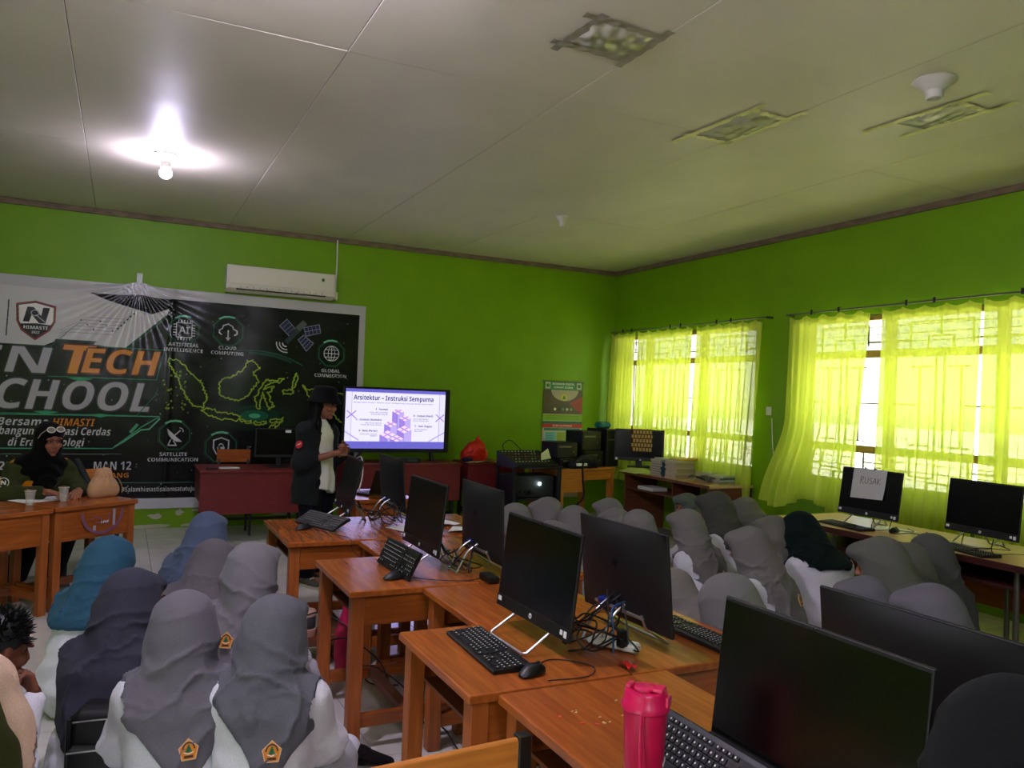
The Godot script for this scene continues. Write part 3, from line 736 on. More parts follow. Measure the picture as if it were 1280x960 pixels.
func veil_field(j: Dictionary, o: Dictionary) -> F:
	var hx: Transform3D = j.hx
	var f := F.new()
	f.k = 0.055
	f.inv = hx.affine_inverse()
	f.ell(V(0, 0.022, 0.024), V(0.115, 0.116, 0.122), true)
	f.ell(V(0, -0.065, 0.034), V(0.120, 0.10, 0.108), true)
	if o.get("brim", false): f.ell(V(0, 0.084, -0.080), V(0.080, 0.032, 0.046), true)
	var back := V(0, 0, 0.02)
	f.cap(hx * V(0, -0.08, 0.035), j.neck + back, 0.113, 0.112)
	f.cap(j.neck + back * 0.5, j.chest + V(0, 0.02, 0.01), 0.11, 0.13)
	f.cap((j.shl as Vector3).lerp(j.shr, 0.0) + V(0, -0.01, 0), (j.shl as Vector3).lerp(j.shr, 1.0) + V(0, -0.012, 0.006), 0.10)
	f.cap(j.waist + V(-0.045, -0.02, 0.016), j.chest + V(-0.075, 0, 0.016), 0.132, 0.13)
	f.cap(j.waist + V(0.045, -0.02, 0.016), j.chest + V(0.075, 0, 0.016), 0.132, 0.13)
	f.cap(j.pelvis + V(0, 0, 0.024), j.waist + V(0, 0, 0.024), 0.152, 0.142)
	if not o.get("closed", false): f.cut(V(0, -0.030, -0.135), V(0.064, 0.092, 0.10))
	var tail: float = o.get("tail", 0.16)
	var tx: float = o.get("tail_x", 0.0)
	var slope: float = o.get("slope", 1.25)
	var zc: float = (j.chest as Vector3).z
	var cy: float = (j.chest as Vector3).y
	var front: float = o.get("front", 0.14)
	f.trim = func(p: Vector3, dd: float) -> float:
		var side := 6.0 * maxf(0.0, absf(p.x) - 0.168)
		var hem_b := tail + absf(p.x - tx) * slope + side
		var hem_f := cy - front + absf(p.x) * 0.9 + side
		var w := smoothstep(-0.03, 0.05, p.z - zc)
		var hem := lerpf(hem_f, hem_b, w)
		var e := (hem - p.y) * 0.62
		var h := maxf(0.02 - absf(dd - e), 0.0)
		return maxf(dd, e) + h * h * 12.5
	var sd: float = o.get("seed", 0.0)
	var hi := hx.affine_inverse()
	f.push = func(p: Vector3, n: Vector3) -> float:
		var q: Vector3 = hi * p
		var low := smoothstep(-0.06, -0.22, q.y)
		var an := atan2(q.x, q.z)
		var wob := fold_noise.get_noise_3d(p.x * 22 + sd, p.y * 14, p.z * 22)
		var drape := 1.0 - absf(sin(an * 3.5 + wob * 4.0 + sd))
		var nape := smoothstep(-0.02, -0.10, q.y) * smoothstep(-0.34, -0.2, q.y)
		var swag := 1.0 - absf(sin((q.y + 0.05 * cos(an + 0.3 * sin(sd))) * 30.0 + wob * 3.0 + sd * 0.7))
		var swag2 := 1.0 - absf(sin((q.y - q.x * 0.55 * cos(sd)) * 24.0 + wob * 3.0 + sd))
		return 0.016 * low * drape * drape - 0.006 * low + nape * ((0.015 * swag * swag * swag - 0.004) * pow(absf(sin(an)), 1.5) + 0.009 * swag2 * swag2 * swag2 - 0.003) + 0.006 * wob * (0.25 + low) + 0.004 * (1.0 - low) * swag2 * swag2
	return f

func badge_at(t: Node3D, f: F, x: float, y: float, s := 1.0, side := V(0, 0, 1)) -> void:
	var p := V(x, y, 0) + side * 0.5
	for k in 60:
		var d := f.d(p)
		if d < 0.001: break
		p -= side * maxf(0.002, d * 0.8)
	var e := 0.01
	var n := V(f.d(p + V(e, 0, 0)) - f.d(p - V(e, 0, 0)), f.d(p + V(0, e, 0)) - f.d(p - V(0, e, 0)), f.d(p + V(0, 0, e)) - f.d(p - V(0, 0, e))).normalized()
	var up := (V(0, 1, 0) - n * n.y).normalized()
	var b := MeshInstance3D.new()
	b.mesh = L.badge_mesh
	b.material_override = L.badge_mat
	b.transform = Transform3D(Basis(up.cross(n), up, n) * Basis.from_scale(V(s, s, s)), p + n * 0.008)
	put(b, "badge", t)

func pupil(called: String, label: String, kind: String, o: Dictionary, at: Vector3, yaw: float, veil: Color, size := 1.0, skirt := Color(0.42, 0.43, 0.46), group := "pupils seated on the floor") -> Node3D:
	var k := pupil_kind(kind, o)
	var t := thing(called, label, "person", at, yaw, group)
	t.scale = Vector3.ONE * size
	obj("body", k.body, L.skin, t)
	obj("shirt", k.shirt, L.shirt, t)
	obj("skirt", k.skirt, veil_mat(skirt), t)
	obj("headscarf", k.veil, veil_mat(veil), t)
	return t
func veil_mat(c: Color) -> StandardMaterial3D:
	var key := c.to_html()
	if not L.has(key): L[key] = cloth(c)
	return L[key]

func make_people() -> void:
	fold_noise = FastNoiseLite.new()
	fold_noise.seed = 4
	fold_noise.frequency = 0.1
	L.weave = noise_tex(0.16, Color(0.86, 0.86, 0.86), Color(1, 1, 1), 91, 256, 3)
	L.weave_n = bump_tex(0.2, 4.0, 92, 256, 2)
	L.skin = skin()
	L.shirt = cloth(Color(0.93, 0.93, 0.96), 0.85)
	# the school's badge: a small embroidered pentagon
	var cv := Cv.new(1, 1, 128, Color(0.78, 0.62, 0.42))
	cv.fill(poly([0.5, 0.05, 0.94, 0.42, 0.80, 0.95, 0.20, 0.95, 0.06, 0.42]), Color(0.83, 0.66, 0.50))
	cv.fill(poly([0.5, 0.10, 0.88, 0.43, 0.76, 0.91, 0.24, 0.91, 0.12, 0.43]), Color(0.80, 0.48, 0.06))
	cv.line(cv.ring(Vector2(0.5, 0.48), 0.25, 0.27, 12, PI, TAU), 0.06, Color(0.16, 0.08, 0.03))
	cv.fill(poly([0.5, 0.24, 0.66, 0.62, 0.34, 0.62]), Color(0.12, 0.42, 0.25))
	cv.line(poly([0.47, 0.62, 0.53, 0.4]), 0.03, Color(0.03, 0.12, 0.07))
	cv.line(poly([0.30, 0.62, 0.5, 0.69, 0.70, 0.62]), 0.045, Color(0.9, 0.88, 0.82))
	cv.rect(0.30, 0.75, 0.40, 0.11, Color(0.25, 0.13, 0.04))
	L.badge_mat = mat(Color.WHITE, 0.7)
	L.badge_mat.albedo_texture = cv.tex()
	var bp := poly([0.0, 0.036, 0.033, 0.006, 0.023, -0.034, -0.023, -0.034, -0.033, 0.006])
	var bg := G.new().prism(bp, -0.006, 0.002)
	for q in bg.t.size(): bg.t[q] = Vector2(0.5 + bg.v[q].x / 0.075, 0.5 - bg.v[q].y / 0.075)
	L.badge_mesh = bg.mesh()

	var grey := Color(0.43, 0.42, 0.45)
	var mid := Color(0.39, 0.39, 0.42)
	var olive := Color(0.40, 0.40, 0.38)
	var gl := "pupils seated on the floor at the left"
	var gr := "pupils seated on the floor at the right"
	var up := {"lean": 4.0, "curl": 6.0, "nod": 8.0, "tail": 0.20, "tail_x": 0.04, "slope": 1.15, "seed": 1.0}
	var up2 := {"lean": 5.0, "curl": 8.0, "nod": 14.0, "turn": -12.0, "tail": 0.25, "slope": 1.1, "tail_x": 0.05, "seed": 3.0, "brim": true}
	var up3 := {"lean": 3.0, "curl": 5.0, "nod": 12.0, "turn": -14.0, "tail": 0.16, "slope": 0.6, "seed": 15.0, "brim": true}
	var turned := {"lean": 6.0, "curl": 10.0, "nod": 14.0, "turn": 22.0, "tail": 0.20, "slope": 0.9, "seed": 5.0, "brim": true}
	var lowered := {"lean": 12.0, "curl": 16.0, "nod": 22.0, "turn": -8.0, "tail": 0.2, "slope": 0.8, "seed": 8.0, "brim": true}
	var bowed := {"lean": 14.0, "curl": 14.0, "nod": 35.0, "turn": -10.0, "tail": 0.455, "slope": 0.05, "seed": 9.0, "front": 0.16}
	var bowed2 := {"lean": 7.0, "curl": 8.0, "nod": 16.0, "turn": -14.0, "tail": 0.40, "slope": 0.12, "seed": 19.0}
	var raised := {"lean": 6.0, "curl": 8.0, "nod": 16.0, "turn": -10.0, "tail": 0.15, "slope": 0.6, "seed": 12.0, "brim": true, "wrr": V(0.155, 0.57, -0.25), "elr": V(0.25, 0.33, -0.24), "handr": V(-0.2, 0.9, 0.05)}
	var facing := {"lean": 5.0, "curl": 6.0, "nod": 4.0, "turn": 55.0, "tail": 0.2, "slope": 0.8, "seed": 21.0, "brim": true}
	var reach := {"lean": 8.0, "curl": 10.0, "nod": 14.0, "turn": 14.0, "tail": 0.22, "slope": 0.55, "tail_x": 0.06, "seed": 25.0, "brim": true, "ell": V(-0.33, 0.45, -0.08), "wrl": V(-0.50, 0.42, -0.28)}
	var S := func(key: String, label: String, kind: String, o: Dictionary, c: Color, g: String, skirt := Color(0.74, 0.74, 0.77)) -> Node3D:
		var q: Array = PEOPLE[key]
		return pupil("person", label, kind, o, V(q[0], 0, q[1]), q[2], c, q[3], skirt, g)
	var a: Node3D = S.call("front", "pupil in a long smooth grey headscarf, badge low at its tail, nearest the backpack", "up", up, grey, gl)
	badge_at(a, people_cache.up.veil_field, 0.05, 0.345)
	a = S.call("right", "pupil in a grey headscarf with a pointed badged tail, nearest the desk legs", "up2", up2, mid, gl)
	badge_at(a, people_cache.up2.veil_field, 0.06, 0.36)
	L.stretching = a
	a = S.call("behind", "pupil in a light grey headscarf, badge between the shoulders, behind two front pupils", "up3", up3, Color(0.50, 0.49, 0.51), gl)
	badge_at(a, people_cache.up3.veil_field, -0.04, 0.44)
	S.call("grey2", "pupil in a mid grey headscarf below the blue-grey headscarf", "lowered", lowered, Color(0.43, 0.41, 0.43), gl)
	S.call("blue", "pupil in a blue-grey headscarf with a puffed white sleeve, farthest left-hand one", "turned", turned, Color(0.37, 0.42, 0.53), gl)
	S.call("teal", "pupil in a teal blue headscarf and white blouse bending towards the screen", "bowed2", bowed2, Color(0.20, 0.36, 0.45), gl)
	S.call("slate", "pupil in a dark slate headscarf, black backpack behind, hand raised to the face", "raised", raised, Color(0.25, 0.25, 0.30), gl)
	# right group, back to front
	mid = Color(0.50, 0.49, 0.475)  # these two greys are lightened and warmed by painted window light
	olive = Color(0.47, 0.465, 0.43)
	S.call("b1", "pupil whose rounded grey headscarf top shows just left of the ribbed headscarf", "lowered", lowered, mid, gr)
	S.call("b2", "pupil in a ribbed grey headscarf with a raised hand, before the equipment rack", "raised", raised, mid, gr)
	S.call("b3", "pupil in a plain grey headscarf, right of the one with the raised hand", "up", up, mid, gr)
	S.call("b3b", "pupil whose grey headscarf top peeps over the monitor, below the raised hand", "lowered", lowered, mid, gr)
	S.call("b4", "pupil in a pointed grey headscarf in front of the golden table leg", "turned", turned, mid, gr)
	S.call("b5", "pupil in a grey headscarf half hidden between two others behind the sticker monitor", "lowered", lowered, mid, gr)
	S.call("b6", "pupil in a round grey headscarf at the sticker monitor's upper right edge", "up", up, mid, gr)
	S.call("c1", "pupil whose face shows in the grey headscarf, before the book table", "facing", facing, Color(0.40, 0.42, 0.41), gr)
	S.call("c2", "pupil in a dark olive-grey headscarf and white blouse, tallest before the book table", "short", {"lean": 6.0, "curl": 10.0, "nod": 14.0, "turn": 22.0, "tail": 0.36, "slope": 0.2, "seed": 41.0, "brim": true}, Color(0.33, 0.33, 0.30), gr)
	S.call("c3", "pupil in a striped-fold grey headscarf at the curtain's foot", "lowered", lowered, olive, gr)
	a = S.call("c4", "pupil in a grey headscarf with a small badge, dark green skirt below", "turned", turned, mid, gr, Color(0.07, 0.16, 0.17))
	badge_at(a, people_cache.turned.veil_field, 0.06, 0.37, 0.9)
	a = S.call("c5", "pupil in a broad grey headscarf, badge low on the right, arm stretched left", "reach", reach, mid, gr)
	badge_at(a, people_cache.reach.veil_field, 0.06, 0.40)
	S.call("c6", "pupil in a long grey headscarf between the broad one and the dark green one", "up3", up3, olive, gr)
	S.call("c7", "pupil bowed forward in a dark green headscarf and long white blouse", "bowed", bowed, Color(0.07, 0.13, 0.12), gr)
	S.call("c8", "pupil bent low in a pale-folded grey headscarf, right above the nearest monitor", "bowed2", bowed2, Color(0.46, 0.46, 0.45), gr)
	S.call("c10", "pupil mostly hidden behind the sticker monitor, in a beige-grey headscarf", "lowered", lowered, Color(0.5, 0.48, 0.46), gr)
	S.call("d1", "pupil in a large grey-green headscarf, face just showing, near the long table", "turned", turned, Color(0.42, 0.42, 0.39), gr)
	S.call("d2", "pupil in a grey headscarf close behind the large grey-green one", "up3", up3, Color(0.42, 0.42, 0.39), gr)
	S.call("d3", "pupil in a tall dark grey headscarf leaning at the long table's edge", "up", up, Color(0.36, 0.36, 0.36), gr)
	S.call("d4", "pupil in a violet-grey headscarf over the back-turned monitor, left one of two", "turned", turned, Color(0.44, 0.43, 0.46), gr)
	S.call("d5", "pupil in a violet-grey headscarf over the back-turned monitor, right one of two", "turned", turned, Color(0.44, 0.43, 0.46), gr)

# ------------------------------------------------------------------ the standing presenter, the seated helper and the three half-seen people
func presenter() -> void:
	var t := thing("person", "standing presenter in a black bucket hat, dark open jacket and white shirt, hands clasped", "person", V(1.47, 0, -6.62), -138, "")
	# facing -z; x to the person's right
	var head := V(0.0, 1.47, -0.06)
	var hx := Transform3D(Basis(V(0, 1, 0), deg_to_rad(4)) * Basis(V(1, 0, 0), deg_to_rad(-6)), head)
	var neck := V(0, 1.34, -0.005)
	var j := {"shl": V(-0.155, 1.25, 0), "shr": V(0.155, 1.25, 0), "ell": V(-0.21, 1.01, -0.03), "elr": V(0.215, 1.0, -0.01), "wrl": V(-0.055, 1.115, -0.235), "wrr": V(0.05, 1.085, -0.235), "hipl": V(-0.085, 0.84, 0), "hipr": V(0.085, 0.84, 0), "knl": V(-0.095, 0.46, -0.02), "knr": V(0.10, 0.46, -0.04), "anl": V(-0.10, 0.085, 0.02), "anr": V(0.13, 0.085, -0.04)}
	var f := F.new()
	f.k = 0.05
	f.cap(j.hipl, j.hipr, 0.1); f.cap(V(0, 0.84, 0), V(0, 1.02, 0), 0.10, 0.085); f.cap(V(0, 1.02, 0), V(0, 1.22, 0), 0.085, 0.095)
	f.cap(j.shl, j.shr, 0.05); f.cap(V(0, 1.22, 0), neck, 0.08, 0.05)
	for k in ["l", "r"]:
		f.cap(j["sh" + k], j["el" + k], 0.044, 0.036); f.cap(j["el" + k], j["wr" + k], 0.037, 0.025)
		f.cap(j["hip" + k], j["kn" + k], 0.078, 0.052); f.cap(j["kn" + k], j["an" + k], 0.05, 0.034)
		f.cap(j["an" + k] + V(0, -0.03, 0.02), j["an" + k] + V(0, -0.045, -0.12), 0.034, 0.028)
	var g := G.new()
	f.mesh_into(g, V(-0.36, 0.0, -0.34), V(0.36, 1.42, 0.18), 0.018)
	var hf := head_field(hx, neck)
	face_details(hf, hx)
	hf.mesh_into(g, head - V(0.12, 0.17, 0.14), head + V(0.12, 0.14, 0.14), 0.0052)
	for k in ["l", "r"]:
		var s := -1.0 if k == "l" else 1.0
		var h := F.new()
		h.k = 0.006
		hand(h, j["wr" + k], V(-s * 0.72, 0.12, -0.55), V(-s * 0.3, -0.1, 0.8), V(0, 1, -0.1), 62.0)
		h.mesh_into(g, j["wr" + k] - V(0.13, 0.12, 0.14), j["wr" + k] + V(0.13, 0.13, 0.12), 0.005)
	var body := obj("body", g, skin(Color(0.58, 0.37, 0.28)), t)
	face_parts(t, hx, body, true)
	# shirt
	var white := cloth(Color(0.90, 0.90, 0.86), 0.85)
	var sf := F.new()
	sf.k = 0.06
	sf.cap(V(-0.05, 0.66, -0.01), V(-0.04, 0.84, -0.01), 0.14, 0.12); sf.cap(V(0.05, 0.66, -0.01), V(0.04, 0.84, -0.01), 0.14, 0.12); sf.cap(V(0, 0.82, 0), V(0, 1.02, 0), 0.125, 0.112); sf.cap(V(-0.05, 1.0, 0), V(-0.06, 1.2, 0), 0.1, 0.1); sf.cap(V(0.05, 1.0, 0), V(0.06, 1.2, 0), 0.1, 0.1); sf.cap(V(-0.13, 1.27, 0), V(0.13, 1.27, 0), 0.058); sf.cap(V(0, 1.22, 0), neck - V(0, 0.03, 0), 0.09, 0.065)
	sf.trim = func(p: Vector3, d: float) -> float: return maxf(d, 0.76 + 0.02 * sin(p.x * 20.0) - p.y)
	sf.push = func(p: Vector3, n: Vector3) -> float: return 0.006 * sin(p.x * 60.0 + p.y * 14.0) * smoothstep(1.15, 0.85, p.y) + 0.004 * fold_noise.get_noise_3d(p.x * 60, p.y * 60, p.z * 60)
	obj("shirt", sf.mesh_into(G.new(), V(-0.24, 0.7, -0.2), V(0.24, 1.36, 0.2), 0.011), white, t)
	# trousers
	var tf := F.new()
	tf.k = 0.05
	for k in ["l", "r"]:
		tf.cap(j["hip" + k], j["kn" + k], 0.10, 0.085); tf.cap(j["kn" + k], j["an" + k] + V(0, 0.0, 0.01), 0.085, 0.078)
	tf.cap(j.hipl, j.hipr, 0.112)
	tf.trim = func(p: Vector3, d: float) -> float: return maxf(d, 0.07 - p.y)
	tf.push = func(p: Vector3, n: Vector3) -> float: return 0.006 * fold_noise.get_noise_3d(p.x * 60, p.y * 40, p.z * 60)
	obj("trousers", tf.mesh_into(G.new(), V(-0.3, 0.05, -0.2), V(0.32, 0.98, 0.2), 0.014), cloth(Color(0.06, 0.065, 0.10)), t)
	# jacket, open at the front, sleeves to the elbow and the far one to the wrist
	var jf := F.new()
	jf.k = 0.06
	jf.cap(V(-0.095, 0.64, 0.01), V(-0.085, 1.2, 0.005), 0.136, 0.104); jf.cap(V(0.095, 0.64, 0.01), V(0.085, 1.2, 0.005), 0.136, 0.104)
	jf.cap(V(-0.145, 1.245, 0), V(0.145, 1.245, 0), 0.066); jf.cap(V(0, 1.24, 0.01), V(0, 1.35, 0.02), 0.09, 0.07)
	jf.cap(j.shl, j.ell, 0.066, 0.064); jf.cap(j.shr, j.elr, 0.066, 0.066)
	jf.cap(j.elr, (j.elr as Vector3).lerp(j.wrr, 0.28), 0.064, 0.06); jf.cap(j.ell, (j.ell as Vector3).lerp(j.wrl, 0.3), 0.062, 0.058)
	jf.trim = func(p: Vector3, d: float) -> float:
		var o := maxf(d, 0.655 - p.y)
		var open := lerpf(0.115, 0.05, clampf((p.y - 0.66) / 0.65, 0.0, 1.0)) + maxf(0.0, p.y - 1.27) * 0.5
		var slot := maxf(absf(p.x) - open, p.z + 0.03)
		var inside := V(p.x / 1.25, 0, p.z).length() - (0.128 - maxf(0.0, p.y - 1.2) * 0.4)
		return maxf(maxf(o, -slot), -maxf(inside, p.y - 1.3) if p.y < 1.3 and absf(p.x) < 0.15 else -9.0)
	jf.push = func(p: Vector3, n: Vector3) -> float: return 0.007 * sin(p.y * 26.0 + p.x * 30.0 + 3.0 * fold_noise.get_noise_3d(p.x * 20, p.y * 20, p.z * 20)) + 0.004 * fold_noise.get_noise_3d(p.x * 70, p.y * 70, p.z * 70)
	var dark := cloth(Color(0.12, 0.135, 0.14), 0.8)
	obj("jacket", jf.mesh_into(G.new(), V(-0.4, 0.62, -0.28), V(0.4, 1.46, 0.22), 0.0115), dark, t)
	var patch := mat(Color(0.80, 0.10, 0.16), 0.6)
	obj("sleeve_badge", lt([Vector2(0.032, -0.004), Vector2(0.032, 0.003), Vector2(0, 0.003)], 18, Transform3D(Basis(V(0, 0.2, -1).normalized(), V(0.93, 0.3, -0.18).normalized(), V(0, 0.2, -1).normalized().cross(V(0.93, 0.3, -0.18).normalized())), V(0.283, 1.15, -0.03))), patch, t)
	obj("badge_mark", tb([V(0.289, 1.16, -0.05), V(0.291, 1.152, -0.033), V(0.289, 1.145, -0.015)], 0.004), M.white_print, t)
	# hair and hat
	var hair := mat(Color(0.02, 0.016, 0.016), 0.65, 0.0, 0.3)
	var rf := F.new()
	rf.k = 0.03
	rf.ell(hx * V(0, 0.03, 0.04), V(0.094, 0.11, 0.088))
	for s in [-1, 1]:
		rf.cap(hx * V(s * 0.07, 0.0, 0.03), hx * V(s * 0.10, -0.16, 0.0), 0.032, 0.036); rf.cap(hx * V(s * 0.10, -0.16, 0.0), hx * V(s * 0.105, -0.29, -0.045), 0.038, 0.018)
	rf.cap(hx * V(0, -0.05, 0.07), hx * V(0, -0.26, 0.10), 0.07, 0.06)
	rf.push = func(p: Vector3, n: Vector3) -> float: return 0.006 * sin(atan2(p.x, p.z + 0.06) * 34.0 + p.y * 20.0)
	obj("hair", rf.mesh_into(G.new(), head - V(0.18, 0.36, 0.2), head + V(0.18, 0.18, 0.2), 0.0085), hair, t)
	var hat := [Vector2(0.0, 0.140), Vector2(0.06, 0.138), Vector2(0.088, 0.125), Vector2(0.100, 0.09), Vector2(0.107, 0.055), Vector2(0.118, 0.04), Vector2(0.140, 0.008), Vector2(0.141, 0.002), Vector2(0.118, 0.032), Vector2(0.104, 0.045)]
	hat.reverse()
	obj("bucket_hat", lt(hat, 32, hx * Transform3D(Basis(V(1, 0, 0), 0.02), V(0, 0.018, 0.01))), cloth(Color(0.035, 0.035, 0.045), 0.8), t)
	for k in ["l", "r"]:
		var a: Vector3 = j["an" + k]
		shoe(t, Transform3D(Basis(V(0, 1, 0), 0.25 if k == "l" else -0.3), V(a.x, 0, a.z + 0.01)), Color(0.34, 0.33, 0.28), Color(0.72, 0.70, 0.62))

func shoe(t: Node3D, xf: Transform3D, up: Color, sole: Color) -> void:
	var rings := []
	for k in 12:
		var u := k / 11.0
		var z := lerpf(0.065, -0.20, u)
		var w := 0.034 + 0.013 * sin(clampf(u * 1.1, 0, 1) * PI) + (0.004 if u > 0.6 else 0.0)
		if k == 0 or k == 11: w *= 0.62
		var h := lerpf(0.095, 0.05, smoothstep(0.25, 0.95, u)) * (0.75 if k == 0 or k == 11 else 1.0)
		var ring := []
		for q in 12:
			var an := TAU * q / 12
			ring.append(xf * V(cos(an) * w, 0.026 + maxf(sin(an), 0.0) * (h - 0.026), z))
		rings.append(ring)
	obj("shoe", G.new().loft(rings), cloth(up, 0.8), t)
	var p := PackedVector2Array()
	for q in 20:
		var an := TAU * q / 20
		p.append(Vector2(cos(an) * (0.048 if sin(an) < 0.2 else 0.042), -0.067 - sin(an) * -0.137))
	obj("sole", G.new().prism(p, 0.0, 0.027, xf * Transform3D(Basis(V(1, 0, 0), V(0, 0, 1), V(0, 1, 0)), Vector3.ZERO)), mat(sole, 0.6), t)
	for k in 3: obj("lace", tb([xf * V(-0.022, 0.080 - k * 0.006, -0.04 - k * 0.025), xf * V(0, 0.092 - k * 0.009, -0.042 - k * 0.025), xf * V(0.022, 0.080 - k * 0.006, -0.04 - k * 0.025)], 0.003), M.white_print, t)

func helper() -> void:
	var t := thing("person", "seated helper in a black headscarf and olive uniform, sunglasses pushed up on the head", "person", V(-0.555, 0, -7.02), 180 + 24, "")
	var head := V(-0.03, 1.135, -0.13)
	var hx := Transform3D(Basis(V(0, 1, 0), deg_to_rad(3)) * Basis(V(1, 0, 0), deg_to_rad(-12)) * Basis(V(0, 0, 1), deg_to_rad(-3)), head)
	var j := {"pelvis": V(0, 0.52, 0.02), "waist": V(0, 0.67, 0.0), "chest": V(0, 0.84, -0.03), "neck": V(-0.01, 0.985, -0.07), "head": head, "hx": hx, "shl": V(-0.17, 0.915, -0.04), "shr": V(0.17, 0.915, -0.04),
		"ell": V(-0.25, 0.745, -0.16), "elr": V(0.25, 0.735, -0.16), "wrl": V(-0.16, 0.77, -0.36), "wrr": V(0.06, 0.775, -0.39)}
	var f := F.new()
	f.k = 0.05
	f.cap(V(-0.08, 0.52, 0.02), V(0.08, 0.52, 0.02), 0.1); f.cap(j.pelvis, j.waist, 0.10, 0.095); f.cap(j.waist, j.chest, 0.095, 0.10); f.cap(j.shl, j.shr, 0.045); f.cap(j.chest, j.neck, 0.085, 0.05)
	for k in ["l", "r"]:
		var s := -1.0 if k == "l" else 1.0
		f.cap(j["sh" + k], j["el" + k], 0.043, 0.036); f.cap(j["el" + k], j["wr" + k], 0.036, 0.025)
		f.cap(V(s * 0.09, 0.5, 0), V(s * 0.12, 0.5, -0.30), 0.075, 0.055); f.cap(V(s * 0.12, 0.5, -0.30), V(s * 0.13, 0.1, -0.02), 0.052, 0.035); f.cap(V(s * 0.13, 0.06, 0.0), V(s * 0.14, 0.045, -0.14), 0.034, 0.028)
	var g := G.new()
	f.mesh_into(g, V(-0.4, 0.0, -0.5), V(0.4, 1.06, 0.2), 0.02)
	var hf := head_field(hx, j.neck)
	face_details(hf, hx)
	hf.mesh_into(g, head - V(0.12, 0.17, 0.14), head + V(0.12, 0.14, 0.14), 0.0052)
	for k in ["l", "r"]:
		var s := -1.0 if k == "l" else 1.0
		var h := F.new()
		h.k = 0.006
		hand(h, j["wr" + k], V(-s * 0.45, -0.08, -0.8), V(0, -1, 0.1), V(-s * 0.85, 0, 0.45), 30.0)
		h.mesh_into(g, j["wr" + k] - V(0.14, 0.1, 0.18), j["wr" + k] + V(0.14, 0.1, 0.1), 0.005)
	var body := obj("body", g, skin(Color(0.60, 0.38, 0.28)), t)
	face_parts(t, hx, body)
	var olive := cloth(Color(0.21, 0.24, 0.105), 0.85)
	var sf := F.new()
	sf.k = 0.06
	sf.cap(V(-0.085, 0.5, 0.02), V(0.085, 0.5, 0.02), 0.135); sf.cap(j.pelvis, j.waist, 0.14, 0.125); sf.cap(V(-0.05, 0.67, 0), V(-0.07, 0.84, -0.03), 0.112, 0.112); sf.cap(V(0.05, 0.67, 0), V(0.07, 0.84, -0.03), 0.112, 0.112)
	sf.cap(j.shl, j.shr, 0.065); sf.cap(j.chest, j.neck, 0.1, 0.06)
	for k in ["l", "r"]: sf.cap(j["sh" + k], j["el" + k], 0.062, 0.06); sf.cap(j["el" + k], (j["wr" + k] as Vector3).lerp(j["el" + k], 0.2), 0.06, 0.047)
	sf.trim = func(p: Vector3, d: float) -> float: return maxf(d, 0.46 - p.y)
	sf.push = func(p: Vector3, n: Vector3) -> float: return 0.007 * sin(p.y * 50.0 + absf(p.x) * 30.0 + 4.0 * fold_noise.get_noise_3d(p.x * 30, p.y * 30, p.z * 30)) + 0.004 * fold_noise.get_noise_3d(p.x * 80, p.y * 80, p.z * 80)
	obj("uniform_shirt", sf.mesh_into(G.new(), V(-0.42, 0.42, -0.5), V(0.42, 1.06, 0.22), 0.0115), olive, t)
	# yellow details of the uniform
	var gold := cloth(Color(0.80, 0.50, 0.05), 0.85)
	obj("shoulder_tab", G.new().tube(smooth_path([V(0.10, 0.985, -0.055), V(0.17, 0.98, -0.055), V(0.215, 0.94, -0.065), V(0.235, 0.885, -0.085)]), 0.016, 8), gold, t)
	obj("shoulder_tab", G.new().tube(smooth_path([V(-0.12, 0.985, -0.055), V(-0.18, 0.975, -0.055), V(-0.22, 0.93, -0.07)]), 0.014, 8), gold, t)
	obj("pocket_flap", G.new().box(Vector3.ZERO, V(0.11, 0.075, 0.02), 0.009, Transform3D(Basis(V(0, 1, 0), -0.35), V(0.10, 0.80, -0.142))), gold, t)
	var em := mat(Color(0.85, 0.85, 0.82), 0.6)
	var ex := Transform3D(Basis(V(1, 0, 0), V(0, 0, 1), V(0, -1, 0)), Vector3.ZERO)
	var sb := Transform3D(Basis(V(0, 1, 0), deg_to_rad(142)), V(0.275, 0.835, -0.155))
	obj("sleeve_emblem", G.new().lathe([Vector2(0.037, 0), Vector2(0.037, 0.003), Vector2(0.031, 0.003)], 20, sb * ex), em, t)
	obj("emblem_letter", G.new().box(V(-0.012, 0, 0.003), V(0.008, 0.03, 0.003), 0.0, sb).box(V(0.012, 0, 0.003), V(0.008, 0.03, 0.003), 0.0, sb).bar(sb * V(-0.012, 0.014, 0.003), sb * V(0.012, -0.014, 0.003), 0.008, 0.003, 0.0), em, t)
	# black headscarf
	var vf := F.new()
	vf.k = 0.05
	vf.inv = hx.affine_inverse()
	vf.ell(V(0, 0.026, 0.03), V(0.098, 0.112, 0.114), true)
	vf.ell(V(0, -0.06, 0.03), V(0.09, 0.085, 0.092), true)
	vf.cap(hx * V(0, -0.10, 0.02), V(0, 0.93, -0.06), 0.088, 0.125)
	vf.cap(V(-0.10, 0.93, -0.05), V(0.10, 0.93, -0.05), 0.095)
	vf.cap(V(0, 0.93, -0.06), V(0, 0.80, -0.10), 0.13, 0.10)
	vf.cut(V(0, -0.026, -0.14), V(0.067, 0.092, 0.115))
	vf.trim = func(p: Vector3, d: float) -> float: return maxf(d, (0.735 + absf(p.x) * 0.75 - p.y) * 0.75)
	vf.push = func(p: Vector3, n: Vector3) -> float: return 0.008 * sin(p.y * 60.0 + absf(p.x) * 40.0 + 4.0 * fold_noise.get_noise_3d(p.x * 25, p.y * 25, p.z * 25)) * smoothstep(1.1, 1.0, p.y) + 0.003 * fold_noise.get_noise_3d(p.x * 60, p.y * 60, p.z * 60)
